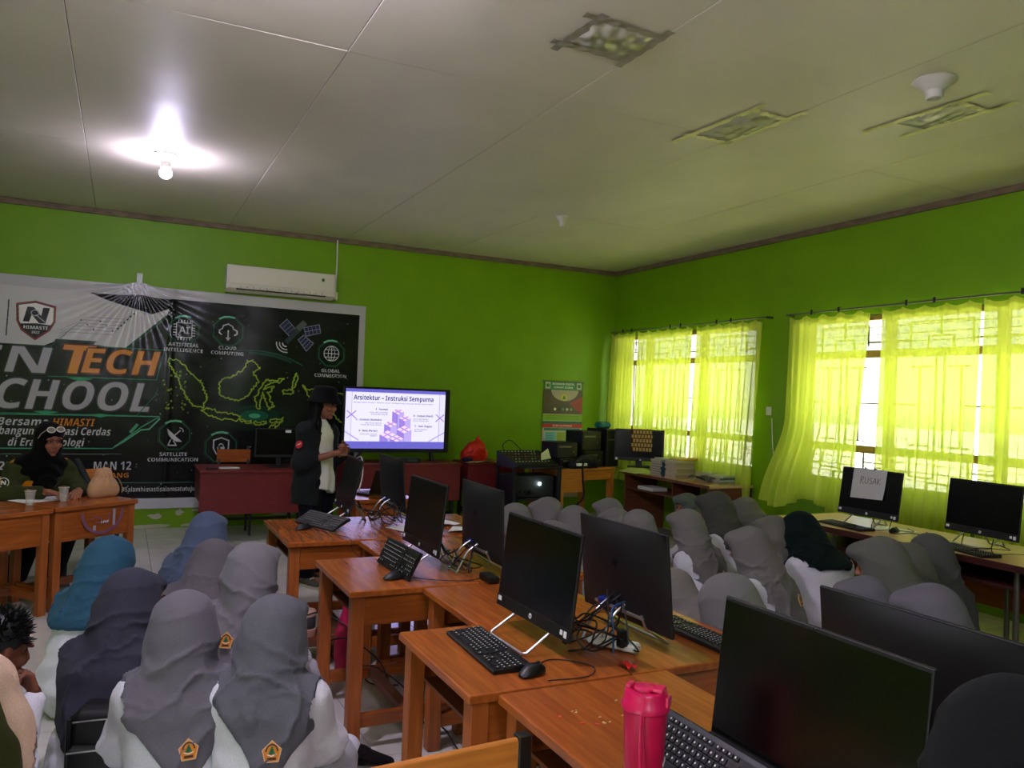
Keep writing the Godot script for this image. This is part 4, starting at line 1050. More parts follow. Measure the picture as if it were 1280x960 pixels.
	obj("headscarf", vf.mesh_into(G.new(), V(-0.3, 0.66, -0.34), V(0.3, 1.32, 0.16), 0.009), cloth(Color(0.035, 0.038, 0.04)), t)
	# sunglasses on the crown
	var gl := Transform3D(hx.basis * Basis(V(1, 0, 0), 0.75), hx * V(0, 0.105, -0.085))
	for s in [-1, 1]:
		var ring := []
		for q in 16: ring.append(gl * V(s * 0.033 + cos(TAU * q / 16) * 0.028, sin(TAU * q / 16) * 0.022, 0))
		obj("glasses_rim", G.new().tube(ring, 0.004, 6, true), mat(Color(0.82, 0.80, 0.74), 0.25), t)
		var lens := G.new().lathe([Vector2(0.026, 0), Vector2(0.0, 0.002)], 16, Transform3D(gl.basis * Basis(V(1, 0, 0), PI / 2), gl * V(s * 0.033, 0, 0)))
		obj("lens", lens, mat(Color(0.45, 0.45, 0.40), 0.1), t)
		obj("temple", tb([gl * V(s * 0.061, 0.004, 0), gl * V(s * 0.085, 0, 0.05), gl * V(s * 0.09, -0.01, 0.11)], 0.003), mat(Color(0.82, 0.80, 0.74), 0.25), t)
	var tf := F.new()
	tf.k = 0.05
	for s in [-1, 1]:
		tf.cap(V(s * 0.09, 0.5, 0), V(s * 0.12, 0.5, -0.30), 0.098, 0.082); tf.cap(V(s * 0.12, 0.5, -0.30), V(s * 0.13, 0.12, -0.02), 0.085, 0.085)
	tf.trim = func(p: Vector3, d: float) -> float: return maxf(d, 0.075 - p.y)
	obj("trousers", tf.mesh_into(G.new(), V(-0.3, 0.05, -0.55), V(0.3, 0.64, 0.16), 0.015), cloth(Color(0.045, 0.05, 0.075)), t)
	for s in [-1, 1]: shoe(t, Transform3D(Basis(V(0, 1, 0), -s * 0.15), V(s * 0.13, 0, -0.03)), Color(0.66, 0.62, 0.54), Color(0.78, 0.76, 0.70))
	# two chairs behind the desks
	wood_chair("wooden chair the helper sits on, its backrest showing beside the olive sleeve", V(-0.62, 0, -7.12), 24, "chairs")
	wood_chair("wooden chair with an orange backrest at the left picture edge", V(-1.16, 0, -7.2), 24, "chairs")
	wood_chair("wooden chair right of the helper, a dark strap over its backrest", V(-0.22, 0, -7.6), 14, "chairs")
	var st := obj("bag_strap", G.new().tube(smooth_path([V(-0.33, 0.9, -7.80), V(-0.27, 0.8, -7.68), V(-0.21, 0.7, -7.57), V(-0.15, 0.58, -7.47)]), 0.03, 8), mat(Color(0.06, 0.09, 0.10), 0.7))
	tag(st, "dark slanting bag strap across the chair right of the helper", "strap")
	var pen := obj("pencil", tb([V(-0.42, 0.80, -6.72), V(-0.36, 0.88, -6.78)], 0.004, 6), mat(Color(0.1, 0.1, 0.12), 0.4))
	tag(pen, "dark pen held by the seated helper", "pen")

func half_seen() -> void:
	# dark headscarf at the lower right, close to the camera
	var t := thing("person", "person in a black headscarf seen from behind at the lower right, closest to the camera", "person", V(1.21, 0, -0.80), -100, "")
	var o := {"lean": 4.0, "curl": 6.0, "nod": 6.0, "turn": 0.0, "tail": 0.1, "slope": 0.2, "seed": 31.0, "front": 0.3}
	var k := pupil_kind("near", o)
	t.position.y = 0.345
	obj("body", k.body, L.skin, t)
	obj("shirt", k.shirt, cloth(Color(0.05, 0.05, 0.055)), t)
	obj("trousers", k.skirt, cloth(Color(0.05, 0.05, 0.055)), t)
	obj("headscarf", k.veil, cloth(Color(0.075, 0.08, 0.09)), t)
	var c := thing("plain_stool", "low stool under the person in the black headscarf", "stool", V(1.21, 0, -0.80), -100)
	obj("seat", bx(V(0, 0.335, 0), V(0.36, 0.03, 0.34), 0.006), M.wood_x, c)
	for sx in [-1, 1]:
		for sz in [-1, 1]: obj("leg", bx(V(sx * 0.15, 0.16, sz * 0.14), V(0.04, 0.32, 0.04), 0.003), M.wood_y, c)
	# cream headscarf drawn forward over the right shoulder of an olive uniform, at the lower left
	var t2 := thing("person", "helper in an olive uniform and cream headscarf at the lower left picture edge", "person", V(-0.62, 0, -2.92), 0, "")
	t2.scale = Vector3.ONE * 1.15
	var f := F.new()
	f.k = 0.07
	f.cap(V(-0.07, 0.13, 0), V(0.07, 0.13, 0), 0.15); f.cap(V(0, 0.13, 0), V(0.0, 0.40, 0.02), 0.155, 0.14); f.cap(V(-0.09, 0.40, 0.02), V(-0.09, 0.6, -0.02), 0.125, 0.10); f.cap(V(0.07, 0.40, 0.02), V(0.07, 0.6, -0.02), 0.125, 0.10)
	f.cap(V(-0.16, 0.64, -0.03), V(0.13, 0.66, -0.03), 0.08); f.cap(V(0.17, 0.645, 0.07), V(0.275, 0.36, 0.12), 0.085, 0.085); f.cap(V(0.15, 0.62, -0.04), V(0.17, 0.36, -0.16), 0.07, 0.06); f.cap(V(0.17, 0.36, -0.16), V(0.05, 0.28, -0.36), 0.06, 0.045); f.cap(V(-0.17, 0.6, -0.04), V(-0.2, 0.36, -0.16), 0.07, 0.06)
	f.trim = func(p: Vector3, d: float) -> float: return maxf(d, 0.004 - p.y)
	f.push = func(p: Vector3, n: Vector3) -> float: return 0.006 * sin(p.y * 40.0 + p.x * 25.0 + 4.0 * fold_noise.get_noise_3d(p.x * 30, p.y * 30, p.z * 30))
	obj("uniform_shirt", f.mesh_into(G.new(), V(-0.36, -0.01, -0.5), V(0.36, 0.8, 0.25), 0.0135), cloth(Color(0.19, 0.20, 0.07), 0.85), t2)
	var hx0 := Transform3D(Basis(V(1, 0, 0), -0.2), V(-0.02, 0.90, -0.06))
	var g0 := G.new()
	var f0 := head_field(hx0, V(0, 0.72, -0.02))
	face_details(f0, hx0)
	f0.cap(V(0, 0.14, 0), V(0, 0.5, 0), 0.1); f0.cap(V(0, 0.5, 0), V(0, 0.72, -0.02), 0.09, 0.05)
	f0.mesh_into(g0, V(-0.2, 0.0, -0.3), V(0.2, 1.06, 0.2), 0.012)
	obj("body", g0, L.skin, t2)
	var kf := F.new()
	for s in [-1, 1]: kf.cap(V(s * 0.08, 0.11, -0.02), V(s * 0.2, 0.12, -0.34), 0.11, 0.085); kf.cap(V(s * 0.2, 0.12, -0.34), V(-s * 0.08, 0.08, -0.36), 0.08, 0.06)
	kf.trim = func(p: Vector3, d: float) -> float: return maxf(d, 0.003 - p.y)
	obj("trousers", kf.mesh_into(G.new(), V(-0.4, -0.01, -0.6), V(0.4, 0.3, 0.2), 0.02), cloth(Color(0.05, 0.05, 0.06)), t2)
	var vf := F.new()
	vf.k = 0.09
	vf.inv = hx0.affine_inverse()
	vf.ell(V(0, 0.022, 0.02), V(0.112, 0.116, 0.125), true); vf.ell(V(0, -0.065, 0.025), V(0.112, 0.10, 0.108), true)
	vf.cap(hx0 * V(0, -0.08, 0.03), V(0.02, 0.73, 0.0), 0.10, 0.10)
	vf.cap(V(0.02, 0.73, -0.01), V(0.15, 0.70, 0.01), 0.07, 0.046); vf.cap(V(0.15, 0.70, 0.01), V(0.258, 0.59, 0.05), 0.042, 0.036); vf.cap(V(0.258, 0.59, 0.05), V(0.31, 0.47, 0.075), 0.036, 0.034); vf.cap(V(0.31, 0.47, 0.075), V(0.335, 0.37, 0.09), 0.034, 0.034); vf.cap(V(0.335, 0.37, 0.09), V(0.345, 0.26, 0.095), 0.034, 0.012)
	vf.cut(V(0, -0.030, -0.135), V(0.064, 0.092, 0.10))
	vf.push = func(p: Vector3, n: Vector3) -> float: return 0.0015 * sin(p.x * 60.0 + p.y * 12.0) + 0.002 * fold_noise.get_noise_3d(p.x * 80, p.y * 80, p.z * 80)
	obj("headscarf", vf.mesh_into(G.new(), V(-0.3, 0.18, -0.3), V(0.36, 1.1, 0.25), 0.0105), cloth(Color(0.80, 0.68, 0.58)), t2)
	var pr := obj("back_print", G.new().box(V(-0.05, 0.545, 0.135), V(0.05, 0.008, 0.006), 0.0).box(V(-0.05, 0.52, 0.138), V(0.05, 0.008, 0.006), 0.0).box(V(-0.07, 0.532, 0.137), V(0.008, 0.03, 0.006), 0.0), M.white_print, t2)
	# a boy with black hair, looking right, chin on his hand
	var q: Array = PEOPLE.boy
	var tb_ := thing("person", "boy with spiky black hair resting his chin on a fist at the left edge", "person", V(q[0], 0, q[1]), q[2], "")
	var ob := {"lean": 10.0, "curl": 14.0, "nod": 20.0, "turn": -8.0, "wrr": V(0.08, 0.46, -0.36), "elr": V(0.13, 0.24, -0.26), "handr": V(-0.25, 0.75, 0.15), "grip": 75.0}
	var kb := pupil_kind("boy", ob)
	obj("body", kb.body, skin(Color(0.46, 0.27, 0.19)), tb_)
	obj("shirt", kb.shirt, L.shirt, tb_)
	obj("trousers", kb.skirt, veil_mat(Color(0.40, 0.40, 0.43)), tb_)
	var hx: Transform3D = kb.j.hx
	var g := G.new()
	var rng := RandomNumberGenerator.new()
	rng.seed = 3
	var hf := F.new()
	hf.inv = hx.affine_inverse()
	hf.ell(V(0, 0.045, 0.022), V(0.083, 0.088, 0.094), true)
	hf.cut(V(0, -0.04, -0.10), V(0.09, 0.09, 0.10))
	hf.mesh_into(g, kb.j.head - V(0.15, 0.12, 0.16), kb.j.head + V(0.15, 0.18, 0.16), 0.009)
	for w in 520:
		var d := V(rng.randf_range(-1, 1), rng.randf_range(-0.1, 1), rng.randf_range(-0.75, 1)).normalized()
		var p := V(0, 0.045, 0.022) + d * V(0.08, 0.085, 0.09)
		var tip := p + (d + V(rng.randf_range(-0.4, 0.4), rng.randf_range(-0.1, 0.5), rng.randf_range(-0.5, 0.2))) * rng.randf_range(0.012, 0.026)
		g.tube([hx * p, hx * p.lerp(tip, 0.5), hx * tip], 0.006, 4, false, 0.001)
	obj("hair", g, mat(Color(0.02, 0.018, 0.018), 0.5), tb_)

func make_small_things() -> void:
	presenter()
	helper()
	half_seen()
	# scribbles on the helper's desk panel: thick paint
	var d: Node3D = L.scribble_desk
	var pz := 0.3 - 0.026 + 0.0008
	var violet := mat(Color(0.52, 0.30, 0.42), 0.7)
	var pale := mat(Color(0.62, 0.60, 0.64), 0.7)
	var stroke := func(ps: Array, w: float, m: Material) -> void:
		var g := G.new()
		for q in ps.size() - 1:
			var a := V(ps[q].x, ps[q].y, pz)
			var b := V(ps[q + 1].x, ps[q + 1].y, pz)
			g.bar(a, b + (b - a).normalized() * w * 0.3, w, 0.0012, 0.0)
		obj("painted_stroke", g, m, d)
	var arc := []
	for q in 17:
		var an := PI + PI * q / 16
		arc.append(Vector2(0.03 + cos(an) * 0.155, 0.66 + sin(an) * 0.15))
	stroke.call(arc, 0.022, violet)
	stroke.call([Vector2(-0.06, 0.615), Vector2(-0.02, 0.625), Vector2(0.02, 0.61), Vector2(0.03, 0.58), Vector2(-0.02, 0.59)], 0.008, violet)
	stroke.call([Vector2(0.08, 0.65), Vector2(0.08, 0.58), Vector2(0.05, 0.56)], 0.007, violet)
	stroke.call([Vector2(0.12, 0.67), Vector2(0.12, 0.56)], 0.020, pale)
	stroke.call([Vector2(-0.03, 0.53), Vector2(-0.03, 0.56)], 0.022, pale)
	for q in 4: stroke.call([Vector2(0.02 + q * 0.016, 0.578), Vector2(0.026 + q * 0.016, 0.592)], 0.008, M.white_print)
	# on the helper's desks
	var cup_m := mat(Color(0.95, 0.96, 0.96, 0.16), 0.05)
	cup_m.transparency = BaseMaterial3D.TRANSPARENCY_ALPHA
	var water := mat(Color(0.9, 0.95, 0.95, 0.1), 0.02)
	water.transparency = BaseMaterial3D.TRANSPARENCY_ALPHA
	var film := mat(Color(0.62, 0.32, 0.36), 0.35)
	for k in 2:
		var c := thing("plastic_cup", ["clear plastic water cup with a torn pink lid, left one", "clear plastic water cup in front of the helper's hands, right one"][k], "cup", [V(-0.54, 0.72, -6.36), V(-0.348, 0.72, -6.53)][k], 0, "plastic water cups")
		obj("wall", lt([Vector2(0.022, 0.001), Vector2(0.034, 0.10), Vector2(0.036, 0.101), Vector2(0.036, 0.103), Vector2(0.0335, 0.102), Vector2(0.0215, 0.003), Vector2(0, 0.003)], 24), cup_m, c)
		obj("water", lt([Vector2(0, 0.004), Vector2(0.0212, 0.004), Vector2(0.0265, 0.05), Vector2(0, 0.05)], 20), water, c)
		obj("rim", G.new().tube(range(24).map(func(q): return V(cos(TAU * q / 24) * 0.035, 0.103, sin(TAU * q / 24) * 0.035)), 0.0018, 6, true), M.white_plastic, c)
		obj("lid_film", G.new().sheet(10, 4, func(u: float, v: float) -> Vector3: return V(cos(u * 4.2 + k) * (0.036 - v * 0.016), 0.105 + 0.008 * sin(u * 9.0) * v, sin(u * 4.2 + k) * (0.036 - v * 0.016))), film, c)
	var sheet := obj("paper_sheet", bx(Vector3.ZERO, V(0.42, 0.002, 0.21), 0.0), M.paper, self, V(-0.47, 0.7215, -6.68))
	sheet.rotation.y = deg_to_rad(36)
	tag(sheet, "white paper sheet under the helper's hands on the front desk", "paper", "")
	var bf := F.new()
	bf.k = 0.05
	bf.cap(V(-0.07, 0.05, 0), V(0.07, 0.05, 0), 0.062); bf.cap(V(-0.04, 0.1, 0), V(0.045, 0.1, 0), 0.062); bf.cap(V(0, 0.15, 0), V(0, 0.185, 0), 0.05, 0.04); bf.cap(V(-0.03, 0.2, 0), V(0.03, 0.205, 0), 0.026)
	bf.trim = func(p: Vector3, dd: float) -> float: return maxf(dd, 0.001 - p.y)
	bf.push = func(p: Vector3, n: Vector3) -> float: return 0.008 * sin(atan2(p.x, p.z) * 9.0) * smoothstep(0.08, 0.19, p.y) + 0.006 * fold_noise.get_noise_3d(p.x * 90, p.y * 90, p.z * 90)
	var bag := thing("drawstring_bag", "beige drawstring cloth bag on the front desk beside the helper", "bag", V(-0.10, 0.72, -6.76), 30)
	bag.scale = Vector3.ONE * 0.9
	obj("pouch", bf.mesh_into(G.new(), V(-0.16, -0.01, -0.1), V(0.16, 0.26, 0.1), 0.008), cloth(Color(0.84, 0.66, 0.50)), bag)
	obj("drawstring", tb(smooth_path([V(0.05, 0.18, 0.03), V(0.10, 0.15, 0.05), V(0.135, 0.08, 0.05), V(0.13, 0.03, 0.06)]), 0.004), cloth(Color(0.66, 0.5, 0.34)), bag)
	obj("drawstring", tb(range(21).map(func(q): return V(cos(TAU * q / 20) * 0.052, 0.172, sin(TAU * q / 20) * 0.05)), 0.004), cloth(Color(0.66, 0.5, 0.34)), bag)
	# RUSAK paper
	var pg := Cv.new(0.22, 0.21, 1600, Color(0.80, 0.80, 0.79))
	var ink := Color(0.10, 0.10, 0.12)
	for s in [[0.055, 0.11, 0.058, 0.062], [0.055, 0.062, 0.07, 0.058, 0.074, 0.07, 0.06, 0.084, 0.078, 0.108], [0.085, 0.064, 0.085, 0.098, 0.095, 0.105, 0.103, 0.098, 0.104, 0.062], [0.132, 0.064, 0.119, 0.066, 0.115, 0.08, 0.128, 0.086, 0.130, 0.10, 0.113, 0.105], [0.135, 0.106, 0.148, 0.062, 0.158, 0.104], [0.140, 0.09, 0.155, 0.088], [0.166, 0.062, 0.166, 0.105], [0.185, 0.062, 0.167, 0.084, 0.186, 0.104]]:
		pg.line(poly(s), 0.0028, ink)
	var pm := mat(Color.WHITE, 0.8)
	pm.albedo_texture = pg.tex()
	var mon: Node3D = L.rusak
	var disp: Node3D = mon.get_node("display")
	var pap := obj("note_paper", G.new().sheet(12, 12, func(u: float, v: float) -> Vector3: return V(-0.16 + u * 0.30 - 0.004 * v, 0.362 - v * 0.235 * (1.0 - 0.05 * u), 0.0105 + 0.012 * pow(v, 3.0) * u + 0.002 * absf(sin(u * 5.0)))), pm)
	pap.transform = mon.transform * disp.transform
	tag(pap, "white paper with the handwritten word RUSAK hanging on a monitor", "paper")
	for u in [0.34, 0.62]:
		var cl := obj("paper_clip", bx(V(-0.16 + u * 0.30, 0.362, 0.006), V(0.012, 0.016, 0.022), 0.002), M.black)
		cl.transform = pap.transform
		tag(cl, "small black clip holding the RUSAK paper, %s" % ("left one" if u < 0.5 else "right one"), "clip", "clips on the RUSAK paper")
	# pink tumbler
	var pink := tri_mat(noise_tex(0.05, Color(0.72, 0.04, 0.26), Color(0.78, 0.06, 0.31), 81), 0.35, Vector3(2, 2, 2))
	var tum := thing("tumbler", "pink insulated tumbler with a flip lid and the word ecentio, on the nearest wooden desk", "tumbler", V(1.085, 0.72, -1.465), 38)
	tum.scale = Vector3.ONE * 1.25
	obj("body", lt([Vector2(0, 0), Vector2(0.031, 0), Vector2(0.033, 0.003), Vector2(0.0395, 0.150), Vector2(0.0395, 0.153), Vector2(0.036, 0.155)], 36), pink, tum)
	obj("lid", lt([Vector2(0.041, 0.152), Vector2(0.0435, 0.154), Vector2(0.0435, 0.163), Vector2(0.040, 0.166), Vector2(0.0385, 0.182), Vector2(0.036, 0.186), Vector2(0.028, 0.187), Vector2(0.027, 0.184), Vector2(0.0, 0.184)], 36), tinted_pink(), tum)
	obj("spout", bx(V(0, 0.190, 0.024), V(0.030, 0.010, 0.022), 0.004), tinted_pink(), tum)
	obj("flip_cap", lt([Vector2(0, 0.184), Vector2(0.019, 0.184), Vector2(0.019, 0.188), Vector2(0.017, 0.190), Vector2(0, 0.190)], 20, Transform3D(Basis(), V(0, 0, -0.004))), tinted_pink(), tum)
	obj("hinge", bx(V(0, 0.189, -0.030), V(0.026, 0.009, 0.012), 0.003), tinted_pink(), tum)
	obj("clasp", bx(V(0, 0.172, 0.041), V(0.022, 0.02, 0.007), 0.002), tinted_pink(), tum)
	obj("strap", G.new().tube(smooth_path([V(-0.040, 0.158, 0.004), V(-0.050, 0.13, 0.006), V(-0.052, 0.06, 0.008), V(-0.050, 0.035, 0.008), V(-0.041, 0.028, 0.012), V(-0.037, 0.06, 0.012), V(-0.0405, 0.13, 0.008), V(-0.040, 0.155, 0.008)]), 0.0028, 6), tinted_pink(), tum)
	var word := TextMesh.new()
	var wf := SystemFont.new()
	wf.font_names = PackedStringArray(["Droid Sans"])
	wf.font_weight = 700
	word.font = wf
	word.text = "ecentio"
	word.font_size = 32
	word.pixel_size = 0.0096 / 32
	word.depth = 0.001
	var wt := obj("lettering", word, M.white_print, tum, V(0.006, 0.062, 0.0355))
	wt.rotation = V(deg_to_rad(-2.5), deg_to_rad(8), 0)
	# crumbs and scraps
	var rng := RandomNumberGenerator.new()
	rng.seed = 17
	var crumb_m := mat(Color(0.82, 0.66, 0.42), 0.9)
	for k in 16:
		var s := rng.randf_range(0.003, 0.008)
		var c := obj("crumb", bx(Vector3.ZERO, V(s * rng.randf_range(1, 2.2), s * 0.5, s), s * 0.2), crumb_m, self, V(rng.randf_range(1.17, 1.42), 0.7205 + s * 0.25, rng.randf_range(-1.98, -1.72)))
		c.rotation.y = rng.randf_range(0, 3)
		tag(c, "tiny pale crumb scattered on the tumbler's desk", "crumb", "crumbs on the nearest wooden desk")
	for k in 3:
		var c := obj("orange_scrap", bx(Vector3.ZERO, V(0.014, 0.002, 0.009), 0.001), mat(Color(0.85, 0.25, 0.10), 0.6), self, [V(1.155, 0.7215, -1.84), V(1.12, 0.7215, -1.9), V(1.19, 0.7215, -1.82)][k])
		c.rotation.y = k
		tag(c, "orange-red scrap on the nearest wooden desk, %s" % ["largest one", "one nearest the desk edge", "one beside the crumbs"][k], "scrap", "orange scraps")
	var wr := obj("candy_wrapper", G.new().sheet(8, 8, func(u: float, v: float) -> Vector3: return V((u - 0.5) * 0.035, 0.006 + 0.012 * absf(sin(u * 5.0 + v * 3.0)), (v - 0.5) * 0.06)), M.red, self, V(1.53, 0.718, -2.17))
	tag(wr, "small red candy wrapper at the seam of two desks", "wrapper")
	# foreground chair
	var ch := thing("wooden_chair", "foreground chair back with a golden wooden top rail and black corner, at the bottom edge", "chair", V(0.645, 0, -1.645), 0)
	ch.rotation.y = deg_to_rad(4)
	obj("top_rail", bx(V(0, 0.745, 0), V(0.47, 0.11, 0.022), 0.006), M.gold_x, ch)
	for s in [-1, 1]:
		obj("corner_cap", bx(V(s * 0.235, 0.755, 0), V(0.035, 0.105, 0.034), 0.004), M.black, ch)
		obj("rear_leg", bx(V(s * 0.235, 0.36, 0), V(0.026, 0.72, 0.026), 0.003), M.black, ch)
		obj("front_leg", bx(V(s * 0.2, 0.2, 0.38), V(0.026, 0.40, 0.026), 0.003), M.black, ch)
	obj("seat", bx(V(0, 0.41, 0.19), V(0.44, 0.022, 0.42), 0.006), M.wood_x, ch)
	# under the desks
	var jar := thing("lidded_tumbler", "pale pink lidded cup with a grey band, on the foot shelf below the desks", "tumbler", V(1.02, 0.16, -4.68), 0)
	obj("base", lt([Vector2(0, 0), Vector2(0.055, 0), Vector2(0.058, 0.01), Vector2(0.058, 0.04), Vector2(0.05, 0.045)], 28), mat(Color(0.80, 0.62, 0.55), 0.5), jar)
	obj("band", lt([Vector2(0.05, 0.045), Vector2(0.053, 0.05), Vector2(0.053, 0.11), Vector2(0.05, 0.115)], 28), mat(Color(0.30, 0.30, 0.32), 0.4), jar)
	obj("cap", lt([Vector2(0.05, 0.113), Vector2(0.055, 0.116), Vector2(0.055, 0.14), Vector2(0.048, 0.148), Vector2(0.012, 0.15), Vector2(0.012, 0.166), Vector2(0, 0.168)], 28), mat(Color(0.82, 0.68, 0.60), 0.5), jar)
	var bench := thing("low_bench", "low wooden foot bench under the desks, carrying the pale cup", "bench", V(1.02, 0, -4.68), 0)
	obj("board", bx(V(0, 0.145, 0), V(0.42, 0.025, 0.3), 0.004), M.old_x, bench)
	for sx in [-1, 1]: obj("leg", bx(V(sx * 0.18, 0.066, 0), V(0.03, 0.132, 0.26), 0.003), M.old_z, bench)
	var mg := F.new()
	mg.k = 0.04
	mg.cap(V(0, 0.06, 0), V(0, 0.25, 0), 0.055, 0.06)
	mg.cap(V(0, 0.3, 0), V(0, 0.40, 0.01), 0.035, 0.02)
	mg.trim = func(p: Vector3, dd: float) -> float: return maxf(dd, 0.001 - p.y)
	mg.push = func(p: Vector3, n: Vector3) -> float: return 0.014 * fold_noise.get_noise_3d(p.x * 70, p.y * 70, p.z * 70)
	tag(obj("pink_bag", mg.mesh_into(G.new(), V(-0.1, -0.01, -0.1), V(0.1, 0.46, 0.1), 0.01), mat(Color(0.75, 0.05, 0.32), 0.45), self, V(1.17, 0.0, -4.36)), "magenta cloth bottle pouch standing between the desk legs", "pouch")
	var tw := thing("water_jug", "round teal jug with a dark neck under the window table", "jug", V(5.25, 0, -4.55), 0)
	obj("body", lt([Vector2(0, 0), Vector2(0.08, 0.0), Vector2(0.125, 0.04), Vector2(0.145, 0.11), Vector2(0.125, 0.19), Vector2(0.07, 0.235), Vector2(0.04, 0.245)], 28), mat(Color(0.0, 0.30, 0.36), 0.35), tw)
	obj("neck", lt([Vector2(0.042, 0.24), Vector2(0.045, 0.26), Vector2(0.05, 0.34), Vector2(0.03, 0.345), Vector2(0, 0.345)], 20), M.black, tw)
	# black backpack beside the slate headscarf
	var bp := thing("backpack", "black backpack with silver zips at the back of the pupil in the slate headscarf", "backpack", V(0.02, 0.0, -3.34), -20)
	bp.scale = Vector3.ONE * 1.12
	obj("main_pouch", bx(V(0, 0.18, 0), V(0.25, 0.34, 0.14), 0.04), mat(Color(0.03, 0.03, 0.045), 0.55), bp)
	obj("front_pocket", bx(V(0, 0.14, 0.085), V(0.22, 0.2, 0.05), 0.02), mat(Color(0.035, 0.035, 0.05), 0.55), bp)
	for y in [0.31, 0.225]: obj("zip", tb(smooth_path([V(-0.1, y, 0.075 if y > 0.3 else 0.112), V(0, y + 0.012, 0.078 if y > 0.3 else 0.113), V(0.1, y + 0.018, 0.075 if y > 0.3 else 0.112)]), 0.003), M.silver, bp)
	obj("emblem", lt([Vector2(0.016, 0), Vector2(0.016, 0.004), Vector2(0.010, 0.004)], 14, Transform3D(Basis(V(1, 0, 0), V(0, 0, 1), V(0, -1, 0)), V(0.075, 0.275, 0.072))), M.steel, bp)
	obj("side_strap", bx(V(-0.125, 0.2, 0.03), V(0.02, 0.22, 0.03), 0.006), M.black, bp)
	# outstretched leg of the badge wearer by the desk legs
	var lf := F.new()
	lf.k = 0.04
	lf.cap(V(0.66, 0.09, -3.12), V(0.92, 0.07, -3.34), 0.08, 0.06)
	var wrist := lf.mesh_into(G.new(), V(0.5, -0.02, -3.5), V(1.05, 0.2, -3.0), 0.011)
	var who: Node3D = L.stretching
	obj("stretched_leg", wrist, L.shirt, who).transform = who.transform.affine_inverse()
	var ff := F.new()
	ff.k = 0.02
	ff.cap(V(0.92, 0.065, -3.33), V(0.98, 0.045, -3.32), 0.042, 0.036); ff.cap(V(0.98, 0.042, -3.32), V(1.08, 0.03, -3.24), 0.036, 0.022)
	obj("dark_sock", ff.mesh_into(G.new(), V(0.85, -0.01, -3.5), V(1.2, 0.16, -3.2), 0.008), cloth(Color(0.09, 0.07, 0.07)), who).transform = who.transform.affine_inverse()
	make_cables()

func tinted_pink() -> StandardMaterial3D:
	if not L.has("pink2"): L.pink2 = mat(Color(0.80, 0.06, 0.32), 0.35)
	return L.pink2

